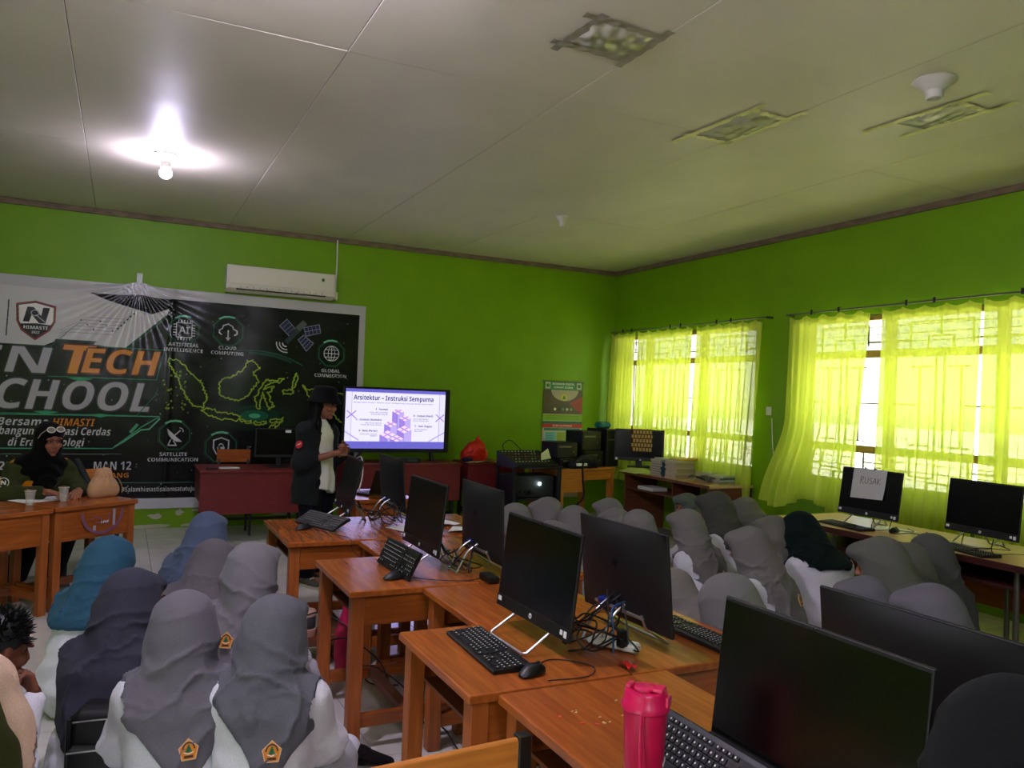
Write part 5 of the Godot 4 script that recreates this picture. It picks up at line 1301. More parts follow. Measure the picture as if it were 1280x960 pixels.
func make_cables() -> void:
	var rng := RandomNumberGenerator.new()
	rng.seed = 23
	var tangle := func(c: Vector3, m: Array, labels: Array, group: String, spread: float) -> void:
		for k in labels.size():
			var a: Vector3 = m[0] + V(rng.randf_range(-0.02, 0.02), rng.randf_range(-0.02, 0.02), rng.randf_range(-0.05, 0.05))
			var b: Vector3 = m[1] + V(rng.randf_range(-0.02, 0.02), rng.randf_range(-0.02, 0.02), rng.randf_range(-0.05, 0.05))
			var ps := [a, a + V(0.03, -0.05, 0.02)]
			for q in 5:
				var an := rng.randf_range(0, TAU)
				ps.append(c + V(cos(an) * spread * rng.randf_range(0.3, 0.9), rng.randf_range(0.004, 0.07 if q % 2 else 0.16), sin(an) * spread * rng.randf_range(0.4, 1.1)))
			ps.append(b)
			var cb := cable(labels[k], ps, rng.randf_range(0.0026, 0.0038), group)
	var gc := "tangled black cables between the monitors"
	tangle.call(V(1.535, 0.724, -2.36), [V(1.42, 0.86, -2.46), V(1.66, 0.88, -2.46)], ["black cable looping highest between the keyboard's monitor and the sticker monitor", "black cable lying lowest between the keyboard's monitor and the sticker monitor", "black cable crossing in the tangle beside the white power strip", "black cable ending at the blue plug of the sticker monitor", "thin black cable round the bent silver stand"], gc, 0.15)
	tangle.call(V(1.53, 0.724, -3.65), [V(1.49, 0.85, -3.8), V(1.62, 0.86, -3.65)], ["black cable between the propped keyboard's monitor and its back-turned neighbour", "black cable trailing towards the set-back desk in the middle of the row", "black cable coiled under the middle back-turned monitor"], gc, 0.14)
	tangle.call(V(1.55, 0.724, -5.0), [V(1.43, 0.86, -5.2), V(1.69, 0.86, -5.2)], ["black cable heaped on the far desks, leftmost loop", "black cable heaped on the far desks, middle loop", "black cable heaped on the far desks, rightmost loop", "black cable hanging to the seam of the far desks"], gc, 0.16)
	cable("thin black mouse cable running off the propped keyboard's desk", [V(1.22, 0.724, -3.62), V(1.35, 0.724, -3.5), V(1.50, 0.724, -3.44), V(1.6, 0.724, -3.5)], 0.002)
	cable("thin black mouse cable hanging over the farthest desk's edge", [V(1.1, 0.725, -4.98), V(1.2, 0.725, -4.75), V(1.24, 0.724, -4.60), V(1.25, 0.66, -4.575), V(1.32, 0.6, -4.57)], 0.002)
	cable("thin black mouse cable curling at the flat keyboard's mouse", [V(1.23, 0.724, -2.27), V(1.33, 0.724, -2.32), V(1.42, 0.725, -2.22), V(1.36, 0.724, -2.14), V(1.22, 0.724, -2.15)], 0.002)
	cable("blue network cable rising to the sticker monitor's plug", [V(1.56, 0.724, -2.30), V(1.575, 0.80, -2.33), V(1.59, 0.86, -2.36), V(1.655, 0.875, -2.38)], 0.004, "", mat(Color(0.05, 0.24, 0.45), 0.5))
	var ps := thing("power_strip", "white power strip among the cables by the bent-stand monitor", "power strip", V(1.60, 0.72, -2.36), 30)
	obj("body", bx(V(0, 0.018, 0), V(0.055, 0.034, 0.2), 0.012), M.white_plastic, ps)
	for k in 3: obj("socket", lt([Vector2(0.018, 0.0355), Vector2(0.016, 0.0345), Vector2(0.0, 0.034)], 14, Transform3D(Basis(), V(0, 0.0005, -0.06 + k * 0.055))), M.white_print, ps)
	var ad := obj("power_adapter", bx(V(1.60, 0.77, -2.31), V(0.03, 0.06, 0.03), 0.004), M.black)
	tag(ad, "small black adapter plugged into the white power strip", "adapter")
	var ad2 := obj("power_adapter", bx(V(1.60, 0.735, -3.42), V(0.06, 0.035, 0.12), 0.008), M.black)
	tag(ad2, "black power brick lying behind the propped keyboard's monitor", "adapter")
	# papers at the far desks
	for q in [["loose white papers under the cables of the far desks", V(1.72, 0.7215, -4.9), 0.28, 0.2, 20], ["white sheets at the right end of the far desks", V(2.08, 0.7215, -4.72), 0.3, 0.21, -30], ["white sheet folded up beside the farthest back-turned monitor", V(1.95, 0.7215, -5.05), 0.21, 0.28, 10]]:
		var o := obj("paper_sheet", G.new().sheet(8, 6, func(u: float, v: float) -> Vector3: return V((u - 0.5) * q[2], 0.002 + 0.012 * absf(sin(u * 4.0)) * v, (v - 0.5) * q[3])), M.paper, self, q[1])
		o.rotation.y = deg_to_rad(q[4])
		tag(o, q[0], "paper", "loose papers on the far desks")
	# cables of the long window table
	for k in 4:
		var z: float = [-4.1, -3.95, -3.4, -3.2][k]
		cable(["thin black cable behind the RUSAK keyboard", "thin black cable beside the RUSAK monitor's mouse", "thin black cable under the plain right monitor", "thin black cable in front of the plain right monitor"][k],
			[V(5.06, 0.80, z), V(4.98, 0.724, z + 0.05), V(5.05, 0.735, z + 0.16), V(5.2, 0.724, z + 0.22), V(5.3, 0.724, z + 0.1)], 0.0028, "thin cables on the window table")
	tag(obj("paper_sheet", bx(V(5.16, 0.7215, -4.02), V(0.2, 0.002, 0.28), 0.0), M.paper), "white paper under the RUSAK monitor's stand", "paper")
	cable("black cable hanging under the window table to the floor", [V(5.3, 0.5, -2.95), V(5.28, 0.25, -3.05), V(5.25, 0.02, -2.95), V(5.3, 0.008, -2.7)], 0.004)
	for k in 4:
		cable(["black cable arching under the front desks", "black cable lying by the magenta pouch", "dark green cable coiled below the middle desks", "black cable on the floor behind the desk stretchers"][k],
			[V(0.92 + k * 0.1, 0.3 - k * 0.06, -4.5 + k * 0.25), V(1.05 + k * 0.08, 0.36 - k * 0.08, -4.4 + k * 0.25), V(1.2 + k * 0.06, 0.25 - k * 0.06, -4.25 + k * 0.28), V(1.25 + k * 0.05, 0.03, -4.2 + k * 0.3), V(1.4, 0.02, -4.1 + k * 0.3)], 0.004, "cables under the desk row")

# ------------------------------------------------------------------ the tables along the back wall and what stands on them
func panel_table(label: String, x0: float, x1: float, z0: float, z1: float, h: float, group: String) -> Node3D:
	var w := x1 - x0
	var d := z1 - z0
	var t := thing("panel_table", label, "table", V((x0 + x1) / 2, 0, (z0 + z1) / 2), 0, group)
	obj("tabletop", bx(V(0, h - 0.014, 0), V(w, 0.028, d), 0.004), M.maroon, t)
	obj("front_panel", bx(V(0, h - 0.028 - 0.21, d / 2 - 0.03), V(w - 0.02, 0.42, 0.018), 0.002), M.maroon, t)
	for s in [-1, 1]:
		obj("side_panel", bx(V(s * (w / 2 - 0.02), h - 0.028 - 0.15, 0), V(0.018, 0.3, d - 0.1), 0.002), M.maroon, t)
		for q in [-1, 1]: obj("leg", bx(V(s * (w / 2 - 0.08), (h - 0.03) / 2, q * (d / 2 - 0.09)), V(0.035, h - 0.03, 0.035), 0.003), M.black, t)
		obj("foot_rail", bx(V(s * (w / 2 - 0.08), 0.14, 0), V(0.03, 0.03, d - 0.2), 0.003), M.black, t)
	obj("cross_bar", bx(V(0, 0.16, -d / 2 + 0.09), V(w - 0.2, 0.03, 0.03), 0.003), M.black, t)
	return t

func wood_chair(label: String, at: Vector3, yaw: float, group := "") -> Node3D:
	var t := thing("wooden_chair", label, "chair", at, yaw, group)
	for s in [-1, 1]:
		obj("front_leg", bx(V(s * 0.19, 0.215, 0.18), V(0.03, 0.43, 0.03), 0.003), M.black, t)
		obj("rear_leg", G.new().bar(V(s * 0.19, 0, -0.2), V(s * 0.19, 0.45, -0.19), 0.03, 0.03).bar(V(s * 0.19, 0.45, -0.19), V(s * 0.19, 0.86, -0.25), 0.03, 0.03), M.black, t)
		obj("side_rail", bx(V(s * 0.19, 0.2, -0.01), V(0.022, 0.022, 0.36), 0.002), M.black, t)
	obj("seat", bx(V(0, 0.44, 0), V(0.42, 0.022, 0.41), 0.008), M.wood_x, t)
	obj("backrest", bx(V(0, 0.76, -0.225), V(0.44, 0.13, 0.02), 0.006, ), M.gold_x, t)
	obj("lower_rail", bx(V(0, 0.6, -0.212), V(0.37, 0.03, 0.02), 0.003), M.black, t)
	return t

func make_back_tables() -> void:
	var gm := "maroon panel tables along the back wall"
	panel_table("maroon panel table on a black steel frame, before the banner", 0.72, 1.80, -9.1, -8.42, 0.745, gm)
	panel_table("maroon panel table under the big screen", 2.30, 3.72, -9.42, -8.86, 0.765, gm)
	panel_table("maroon panel table between the big screen and the equipment rack", 3.82, 4.62, -9.42, -8.9, 0.765, gm)
	# television
	var tv := thing("television", "large television showing a purple slide titled Arsitektur – Instruksi Sempurna", "television", V(2.93, 0.765, -8.98), 0)
	var slide := mat(Color(0.02, 0.02, 0.03), 0.25)
	slide.emission_enabled = true
	slide.emission_texture = draw_slide()
	slide.emission = Color.WHITE
	slide.emission_operator = BaseMaterial3D.EMISSION_OP_MULTIPLY
	slide.emission_energy_multiplier = L.tv_energy
	obj("cabinet", bx(V(0, 0.50, -0.03), V(1.31, 0.76, 0.05), 0.008), M.black, tv)
	var sg := G.new()
	sg.face([V(-0.63, 0.165, -0.002), V(0.59, 0.165, -0.002), V(0.59, 0.855, -0.002), V(-0.63, 0.855, -0.002)], [Vector2(0, 1), Vector2(1, 1), Vector2(1, 0), Vector2(0, 0)])
	obj("screen", sg, slide, tv)
	for s in [-1, 1]: obj("foot", G.new().bar(V(s * 0.42, 0.13, -0.03), V(s * 0.47, 0.012, 0.07), 0.02, 0.02).bar(V(s * 0.42, 0.13, -0.03), V(s * 0.47, 0.012, -0.13), 0.02, 0.02), M.black, tv)
	obj("lower_edge", bx(V(0, 0.128, 0.0), V(1.30, 0.02, 0.012), 0.003), M.black_soft, tv)
	var al := AreaLight3D.new()
	al.name = "television_light"
	al.area_size = Vector2(1.2, 0.66)
	al.light_color = Color(0.72, 0.66, 1.0)
	al.light_energy = L.tv_light
	al.area_range = 14.0
	al.area_attenuation = 2.0
	al.shadow_enabled = true
	al.position = V(0, 0.51, 0.03)
	al.rotation.y = PI
	tv.add_child(al, true)
	# second dark screen behind the presenter and an office chair back
	var dm := thing("dark_monitor", "dark monitor on the left maroon table, half hidden by the presenter", "monitor", V(1.53, 0.745, -8.72), 0)
	obj("panel", bx(V(0, 0.26, 0), V(0.50, 0.31, 0.03), 0.006), M.black, dm)
	obj("screen", bx(V(0, 0.27, 0.016), V(0.47, 0.27, 0.002), 0.0), M.screen, dm)
	obj("label_sticker", bx(V(0.09, 0.385, 0.0175), V(0.06, 0.03, 0.001), 0.0), M.white_print, dm)
	obj("neck", bx(V(0, 0.07, -0.02), V(0.05, 0.12, 0.03), 0.005), M.black, dm)
	obj("base", bx(V(0, 0.008, -0.01), V(0.22, 0.016, 0.16), 0.006), M.black, dm)
	var bc := wood_chair("chair with a reddish wooden backrest standing behind the left maroon table", V(1.13, 0, -9.0), 0, "chairs")
	bc.scale = V(0.8, 1.09, 0.8)
	(bc.get_node("backrest") as MeshInstance3D).material_override = M.wood_x
	tag(obj("document_tray", bx(V(1.02, 0.752, -8.6), V(0.2, 0.014, 0.1), 0.004), M.white_plastic), "flat pale device lying on the left maroon table", "device")
	tag(obj("remote_control", bx(V(0.84, 0.752, -8.52), V(0.11, 0.012, 0.04), 0.004), M.black), "small black remote lying on the left end of the maroon table", "remote")
	# laptop on the low desk
	var lp := thing("laptop", "open black laptop on the low wooden desk before the big screen", "laptop", V(1.98, 0.72, -6.62), -155)
	obj("base", bx(V(0, 0.009, 0), V(0.34, 0.018, 0.23), 0.005), M.black, lp)
	obj("lid", G.new().box(V(0, 0.11, 0), V(0.34, 0.22, 0.008), 0.003, Transform3D(Basis(V(1, 0, 0), -0.35), V(0, 0.016, -0.115))), M.black, lp)
	var lk := G.new()
	for r in 5:
		for k in 14: lk.box(V(-0.143 + k * 0.022, 0.019, -0.075 + r * 0.022), V(0.018, 0.003, 0.018), 0.001)
	stuff(obj("keys", lk, M.black_key, lp))
	obj("touchpad", bx(V(0, 0.0185, 0.075), V(0.1, 0.001, 0.06), 0.0), M.black_soft, lp)
	cable("white charging cable rising from the laptop's desk to the screen", [V(1.86, 0.73, -6.7), V(1.93, 0.85, -6.85), V(1.95, 0.98, -6.95), V(2.1, 0.95, -7.6), V(2.38, 0.80, -8.84)], 0.006, "", M.white_plastic)
	# under and beside the screen
	var db := thing("set_top_box", "flat dark box with a green face under the big screen", "box", V(3.0, 0.765, -8.95), 0)
	obj("case", bx(V(0, 0.03, 0), V(0.4, 0.06, 0.12), 0.004), M.black, db)
	obj("label_strip", bx(V(0.1, 0.035, 0.0605), V(0.12, 0.03, 0.001), 0.0), mat(Color(0.16, 0.3, 0.2), 0.5), db)
	var bag := F.new()
	bag.k = 0.05
	bag.cap(V(-0.10, 0.07, 0), V(0.10, 0.07, 0), 0.075)
	bag.cap(V(-0.04, 0.14, 0), V(0.07, 0.16, 0), 0.085)
	bag.cap(V(0.03, 0.2, 0), V(0.05, 0.30, 0), 0.05, 0.02)
	var bn := FastNoiseLite.new()
	bn.seed = 6
	bn.frequency = 4.0
	bag.trim = func(p: Vector3, d: float) -> float: return maxf(d, 0.002 - p.y)
	bag.push = func(p: Vector3, n: Vector3) -> float: return 0.02 * bn.get_noise_3d(p.x * 2, p.y * 2, p.z * 2) + 0.012 * absf(bn.get_noise_3d(p.x * 6, p.y * 6, p.z * 6))
	var red := mat(Color(0.82, 0.10, 0.05), 0.3)
	red.backlight_enabled = true
	red.backlight = Color(0.5, 0.5, 0.5)
	tag(obj("plastic_bag", bag.mesh_into(G.new(), V(-0.25, -0.01, -0.15), V(0.25, 0.36, 0.15), 0.011), red, self, V(4.0, 0.766, -9.15)), "crumpled red plastic bag on the maroon table beside the big screen", "bag")
	var rng := RandomNumberGenerator.new()
	rng.seed = 4
	for q in [["yellowish sheet of paper lying below the red bag", 4.05, -9.0, 0.30, 0.2, 12], ["pale folded paper at the table's edge, right of the red bag", 4.38, -9.02, 0.26, 0.2, -15], ["small cream slip of paper just right of the big screen", 3.72 + 0.18, -8.97, 0.12, 0.1, 25], ["grey loose papers at the right end of the maroon tables", 4.5, -9.2, 0.2, 0.22, 40]]:
		tag(obj("paper_sheet", G.new().sheet(8, 6, func(u: float, v: float) -> Vector3:
			var p := V((u - 0.5) * q[3], 0.004 + 0.02 * absf(sin(u * 3.0)) * v, (v - 0.5) * q[4]).rotated(V(0, 1, 0), deg_to_rad(q[5]))
			return p), mat(Color(0.80, 0.80, 0.58), 0.8), self, V(q[1], 0.766, q[2])), q[0], "paper", "loose papers on the maroon tables")
	var bg2 := thing("small_purse", "small dark blue object on the table between screen and red bag", "purse", V(3.78 + 0.1, 0.765, -9.08), 10)
	obj("body", bx(V(0, 0.03, 0), V(0.14, 0.06, 0.09), 0.025), mat(Color(0.12, 0.12, 0.3), 0.5), bg2)
	# equipment rack with a sound mixer
	var rk := thing("equipment_rack", "black steel equipment rack holding a sound mixer", "rack", V(4.40, 0, -8.42), 0)
	for sx in [-1, 1]:
		for sz in [-1, 1]: obj("post", bx(V(sx * 0.30, 0.39, sz * 0.22), V(0.04, 0.78, 0.04), 0.003), M.black, rk)
		obj("side_panel", bx(V(sx * 0.29, 0.36, 0), V(0.01, 0.62, 0.4), 0.0), M.black, rk)
	obj("top", bx(V(0, 0.775, 0), V(0.68, 0.02, 0.5), 0.004), M.black, rk)
	obj("shelf", bx(V(0, 0.40, 0), V(0.56, 0.016, 0.42), 0.002), M.black, rk)
	obj("bottom", bx(V(0, 0.06, 0), V(0.6, 0.03, 0.46), 0.002), M.black, rk)
	var amp := thing("amplifier", "black amplifier with a bright round lamp inside the rack", "amplifier", V(4.40, 0.41, -8.42), 0)
	obj("case", bx(V(0, 0.14, 0), V(0.5, 0.26, 0.36), 0.006), M.black_soft, amp)
	for k in 3: obj("knob", lt([Vector2(0.02, 0), Vector2(0.018, 0.02), Vector2(0, 0.02)], 14, Transform3D(Basis(V(1, 0, 0), V(0, 0, 1), V(0, -1, 0)), V(-0.18 + k * 0.06, 0.08, 0.18))), M.black, amp)
	var led := mat(Color(0.9, 0.95, 1.0), 0.3)
	led.emission_enabled = true
	led.emission = Color(0.85, 0.95, 1.0)
	led.emission_energy_multiplier = 3.0
	obj("lamp_light", lt([Vector2(0.022, 0), Vector2(0.018, 0.008), Vector2(0, 0.010)], 14, Transform3D(Basis(V(1, 0, 0), V(0, 0, 1), V(0, -1, 0)), V(0.06, 0.17, 0.18))), led, amp)
	var li := OmniLight3D.new()
	li.name = "amplifier_light"
	li.light_energy = 0.004
	li.light_color = Color(0.85, 0.95, 1.0)
	li.light_size = 0.01
	li.omni_range = 8.0
	li.omni_attenuation = 2.0
	li.shadow_enabled = true
	li.position = V(0.06, 0.17, 0.205)
	amp.add_child(li, true)
	var mx := thing("sound_mixer", "sloping black sound mixer with rows of knobs on top of the rack", "mixer", V(4.38, 0.786, -8.42), 8)
	var slope := Transform3D(Basis(V(1, 0, 0), 0.30), V(0, 0.075, 0))
	obj("body", G.new().prism(poly([-0.22, 0, 0.22, 0, 0.22, 0.03, -0.20, 0.16, -0.22, 0.15]), -0.30, 0.30, Transform3D(Basis(V(0, 0, 1), V(0, 1, 0), V(-1, 0, 0)), Vector3.ZERO)), M.black_soft, mx)
	for r in 5:
		for k in 11:
			var c: Color = [Color(0.75, 0.75, 0.75), Color(0.2, 0.2, 0.2), Color(0.7, 0.35, 0.15), Color(0.3, 0.3, 0.3), Color(0.8, 0.8, 0.78)][(r + k * (r % 2)) % 5]
			var key := "knob%s" % c.to_html()
			if not L.has(key): L[key] = mat(c, 0.5)
			var z := -0.16 + r * 0.075
			obj("knob", lt([Vector2(0.011, 0), Vector2(0.009, 0.014), Vector2(0, 0.014)], 8, Transform3D(Basis(V(1, 0, 0), 0.30), V(-0.26 + k * 0.047, 0.088 - z * 0.31, z))), L[key], mx)
	tag(obj("folded_card", G.new().face([V(4.46, 0.86, -8.22), V(4.60, 0.88, -8.24), V(4.60, 0.99, -8.32), V(4.50, 0.93, -8.3)]).face([V(4.46, 0.86, -8.225), V(4.50, 0.93, -8.305), V(4.60, 0.99, -8.325), V(4.60, 0.88, -8.245)]), mat(Color(0.78, 0.80, 0.62), 0.8)), "pale folded card lying on the sound mixer", "card")
	cable("black cable curling up behind the sound mixer", [V(4.2, 0.9, -8.62), V(4.16, 1.0, -8.66), V(4.28, 1.06, -8.7), V(4.38, 0.96, -8.62), V(4.42, 0.9, -8.58)], 0.005)
	# golden wooden table with a stack of computers
	var gt := thing("wooden_table", "golden brown wooden table crowded with old computers", "table", V(5.12, 0, -8.62), 14)
	obj("tabletop", bx(V(0, 0.73, 0), V(1.0, 0.03, 0.6), 0.005), M.gold_x, gt)
	for sx in [-1, 1]:
		for sz in [-1, 1]: obj("leg", bx(V(sx * 0.44, 0.36, sz * 0.25), V(0.07, 0.715, 0.07), 0.004), M.gold_y, gt)
		obj("side_rail", bx(V(sx * 0.44, 0.66, 0), V(0.022, 0.11, 0.44), 0.002), M.gold_x, gt)
	for sz in [-1, 1]: obj("apron", bx(V(0, 0.66, sz * 0.27), V(0.82, 0.12, 0.022), 0.002), M.gold_x, gt)
	obj("drawer_box", bx(V(-0.24, 0.59, 0.1), V(0.36, 0.26, 0.36), 0.003), M.gold_x, gt)
	var gk := "old computer towers stacked on the golden table"
	var tower := func(label: String, at: Vector3, yaw: float, s: Vector3) -> void:
		var c := thing("computer_tower", label, "computer", at, yaw, gk)
		obj("case", bx(V(0, s.y / 2, 0), s, 0.006), M.black, c)
		obj("front_bezel", bx(V(0, s.y / 2, s.z / 2 + 0.006), V(s.x * 0.98, s.y * 0.96, 0.016), 0.005), M.black_soft, c)
		obj("drive_slot", bx(V(-s.x * 0.1, s.y * 0.72, s.z / 2 + 0.0145), V(s.x * 0.6, 0.02, 0.004), 0.001), M.steel, c)
		obj("power_button", lt([Vector2(0.012, 0), Vector2(0.01, 0.004), Vector2(0, 0.004)], 12, Transform3D(Basis(V(1, 0, 0), V(0, 0, 1), V(0, -1, 0)), V(s.x * 0.3, s.y * 0.4, s.z / 2 + 0.014))), M.steel, c)
	tower.call("wide black computer case at the left of the stack, before the poster", V(4.93, 0.746, -8.55), 14, V(0.34, 0.12, 0.3))
	tower.call("black computer case lying on the wide one, before the poster", V(4.90, 0.868, -8.58), 10, V(0.33, 0.19, 0.3))
	tower.call("black computer case in the middle of the stack, lower one", V(5.30, 0.746, -8.62), 14, V(0.34, 0.21, 0.3))
	tower.call("black computer case in the middle of the stack, upper one", V(5.28, 0.958, -8.64), 12, V(0.33, 0.24, 0.3))
	tower.call("tall black computer tower standing at the right of the stack", V(5.62, 0.746, -8.72), 14, V(0.22, 0.48, 0.36))
	var sb := thing("shoulder_bag", "slack dark shoulder bag with a hanging strap on the golden table", "bag", V(5.12, 0.746, -8.36), 14)
	var bf := F.new()
	bf.k = 0.06
	bf.cap(V(-0.18, 0.05, 0), V(0.2, 0.05, 0), 0.06)
	bf.cap(V(-0.02, 0.1, 0), V(0.14, 0.1, 0), 0.06)
	bf.trim = func(p: Vector3, d: float) -> float: return maxf(d, 0.002 - p.y)
	bf.push = func(p: Vector3, n: Vector3) -> float: return 0.02 * bn.get_noise_3d(p.x * 2, p.y * 2, p.z * 2)
	obj("body", bf.mesh_into(G.new(), V(-0.3, -0.01, -0.12), V(0.32, 0.2, 0.12), 0.014), mat(Color(0.10, 0.11, 0.10), 0.8), sb)
	obj("strap", G.new().tube(smooth_path([V(0.05, 0.12, 0.04), V(-0.1, 0.06, 0.10), V(-0.12, -0.1, 0.125), V(-0.10, -0.32, 0.13), V(-0.2, -0.42, 0.12)]), 0.012, 6), mat(Color(0.06, 0.06, 0.06), 0.8), sb)
	obj("papers", bx(V(-0.1, 0.055, 0.075), V(0.16, 0.03, 0.05), 0.004), M.paper, sb)
	tag(obj("blue_folder", bx(V(5.62, 1.27, -8.72), V(0.2, 0.085, 0.14), 0.03), mat(Color(0.02, 0.42, 0.46), 0.5)), "turquoise folded cloth on top of the tall computer tower", "cloth")
	# monitor draped with patterned cloth, by the corner window
	var bm := thing("draped_monitor", "black monitor by the corner window with a patterned cloth hung over it", "monitor", V(5.92, 0.76, -8.32), -38)
	obj("panel", bx(V(0, 0.28, 0), V(0.62, 0.40, 0.05), 0.008), M.black, bm)
	obj("screen", bx(V(0, 0.29, 0.026), V(0.57, 0.33, 0.002), 0.0), M.screen, bm)
	obj("neck", bx(V(0, 0.06, -0.03), V(0.08, 0.1, 0.05), 0.005), M.black, bm)
	obj("base", bx(V(0, 0.01, 0), V(0.28, 0.02, 0.2), 0.008), M.black, bm)
	obj("sticker", bx(V(-0.28, 0.1, 0.027), V(0.03, 0.03, 0.001), 0.0), M.white_print, bm)
	obj("logo_disc", lt([Vector2(0.011, 0), Vector2(0.011, 0.001), Vector2(0, 0.001)], 14, Transform3D(Basis(V(1, 0, 0), V(0, 0, 1), V(0, -1, 0)), V(0.02, 0.095, 0.026))), M.white_print, bm)
	var cvb := Cv.new(0.3, 0.26, 700, Color(0.26, 0.15, 0.06))
	for a in 7:
		for b in 6:
			var c := Vector2(0.025 + a * 0.045 + (0.022 if b % 2 else 0.0), 0.025 + b * 0.042)
			cv_motif(cvb, c)
	var cm := mat(Color.WHITE, 0.9)
	cm.albedo_texture = cvb.tex()
	var cl := obj("batik_cloth", G.new().sheet(16, 24, func(u: float, v: float) -> Vector3:
		var s := v * 0.34 - 0.05
		var y := 0.485 if s < 0.0 else 0.485 - s
		var z := 0.035 + (s if s < 0.0 else 0.0) + 0.004 * sin(u * 11.0 + v * 4.0)
		return V((u - 0.5) * 0.27 + 0.03, y, z)), cm)
	cl.transform = bm.transform
	tag(cl, "brown and cream patterned cloth draped over the corner monitor", "cloth")
	# the book table
	var bt := thing("book_table", "low brown office table with an open shelf, under the corner window", "table", V(5.96, 0, -7.45), 0)
	obj("tabletop", bx(V(0, 0.705, 0), V(0.62, 0.03, 1.62), 0.004), M.pale_z, bt)
	obj("edge_band", bx(V(-0.312, 0.705, 0), V(0.006, 0.032, 1.62), 0.001), M.old_z, bt)
	obj("end_panel", bx(V(0, 0.345, 0.78), V(0.60, 0.69, 0.025), 0.002), M.old_x, bt)
	obj("end_panel", bx(V(0, 0.345, -0.78), V(0.60, 0.69, 0.025), 0.002), M.old_x, bt)
	obj("inner_panel", bx(V(0, 0.6, 0.1), V(0.5, 0.18, 0.02), 0.002), M.old_x, bt)
	obj("shelf", bx(V(0, 0.52, 0), V(0.58, 0.018, 1.54), 0.002), M.old_z, bt)
	obj("foot_rail", bx(V(-0.22, 0.09, 0), V(0.03, 0.06, 1.5), 0.003), M.steel, bt)
	tag(obj("paper_stack", G.new().box(V(5.8, 0.55, -7.85), V(0.22, 0.04, 0.3), 0.003, Transform3D(Basis(V(0, 1, 0), 0.0), Vector3.ZERO)), M.paper), "pile of white papers on the open shelf under the books", "papers")
	# stacked books: spines towards the room
	var gb := "books stacked on the table under the corner window"
	for k in 9:
		var w := 0.2 + rng.randf_range(-0.01, 0.01)
		var l: Color = [Color(0.70, 0.64, 0.52), Color(0.66, 0.58, 0.46), Color(0.74, 0.70, 0.60)][k % 3]
		book(["lowest", "second", "third", "fourth", "fifth", "sixth", "seventh", "eighth", "topmost"][k] + " cream-edged book of the right pile under the corner window", V(5.86 + rng.randf_range(-0.01, 0.01), 0.72 + k * 0.0225, -7.42), 90 + rng.randf_range(-4, 4), V(w, 0.0215, 0.27), l, gb)
	for k in 7:
		book(["lowest", "second", "third", "fourth", "fifth", "sixth", "topmost"][k] + " teal-spined book of the left pile under the corner window", V(5.83 + rng.randf_range(-0.008, 0.008), 0.72 + k * 0.028, -7.70), 90 + rng.randf_range(-3, 3), V(0.21, 0.027, 0.2), Color(0.22, 0.40, 0.44) if k != 6 else Color(0.7, 0.7, 0.66), gb)
	book("flat white book on the teal-spined pile", V(5.88, 0.918, -7.66), 82, V(0.2, 0.014, 0.27), Color(0.78, 0.77, 0.72), gb)
	book("yellow folder lying across the books by the window sill", V(6.08, 0.925, -7.5), 96, V(0.2, 0.016, 0.5), Color(0.86, 0.66, 0.10), gb)
	for k in 4:
		book(["lowest", "second", "third", "topmost"][k] + " green and white magazine of the right end pile", V(6.08, 0.72 + k * 0.022, -6.92 + 0.02 * (k % 2)), 80 + k * 6, V(0.22, 0.021, 0.3), [Color(0.62, 0.70, 0.55), Color(0.78, 0.80, 0.74), Color(0.5, 0.62, 0.45), Color(0.75, 0.78, 0.66)][k], gb)
	for k in 3:
		book(["lowest", "middle", "topmost"][k] + " pale magazine in the pile between books and window", V(6.12, 0.72 + k * 0.03, -7.18), 92 + k * 5, V(0.22, 0.029, 0.28), Color(0.70, 0.76, 0.58), gb)
	tag(obj("crumpled_paper", G.new().sheet(8, 8, func(u: float, v: float) -> Vector3: return V((u - 0.5) * 0.2, 0.02 + 0.05 * absf(sin(u * 4.0 + v * 2.0)) , (v - 0.5) * 0.28)), mat(Color(0.30, 0.31, 0.34), 0.8), self, V(5.84, 0.722, -7.0)), "crumpled dark grey sheet in front of the magazines", "paper")
	tag(obj("tissue_heap", G.new().sheet(14, 14, func(u: float, v: float) -> Vector3: return V((u - 0.5) * 0.34, 0.005 + 0.075 * sin(u * PI) * sin(v * PI) * (0.7 + 0.3 * sin(u * 9.0)), (v - 0.5) * 0.4)), mat(Color(0.66, 0.70, 0.42), 0.9), self, V(5.72, 0.722, -8.06)), "pale crumpled cloth heap in front of the draped monitor", "cloth")

func cv_motif(cv: Cv, c: Vector2) -> void:
	var gold := Color(0.80, 0.66, 0.40)
	for k in 4: cv.disc(c + Vector2(cos(k * PI / 2 + 0.78), sin(k * PI / 2 + 0.78)) * 0.012, 0.0095, gold)
	cv.disc(c, 0.004, Color(0.85, 0.75, 0.5))

func book(label: String, at: Vector3, yaw: float, s: Vector3, c: Color, group: String) -> void:
	var t := thing("book", label, "book", at, yaw, group)
	var key := "bk" + c.to_html()
	if not L.has(key): L[key] = mat(c, 0.6)
	if not L.has("pages"): L.pages = mat(Color(0.78, 0.72, 0.60), 0.9)
	obj("cover", G.new().box(V(0, 0.0012, 0), V(s.x, 0.0024, s.z), 0.0).box(V(0, s.y - 0.0012, 0), V(s.x, 0.0024, s.z), 0.0).box(V(-s.x / 2 + 0.0012, s.y / 2, 0), V(0.0024, s.y, s.z), 0.0), L[key], t)
	obj("pages", bx(V(0.001, s.y / 2, 0), V(s.x - 0.008, s.y - 0.005, s.z - 0.006), 0.0), L.pages, t)

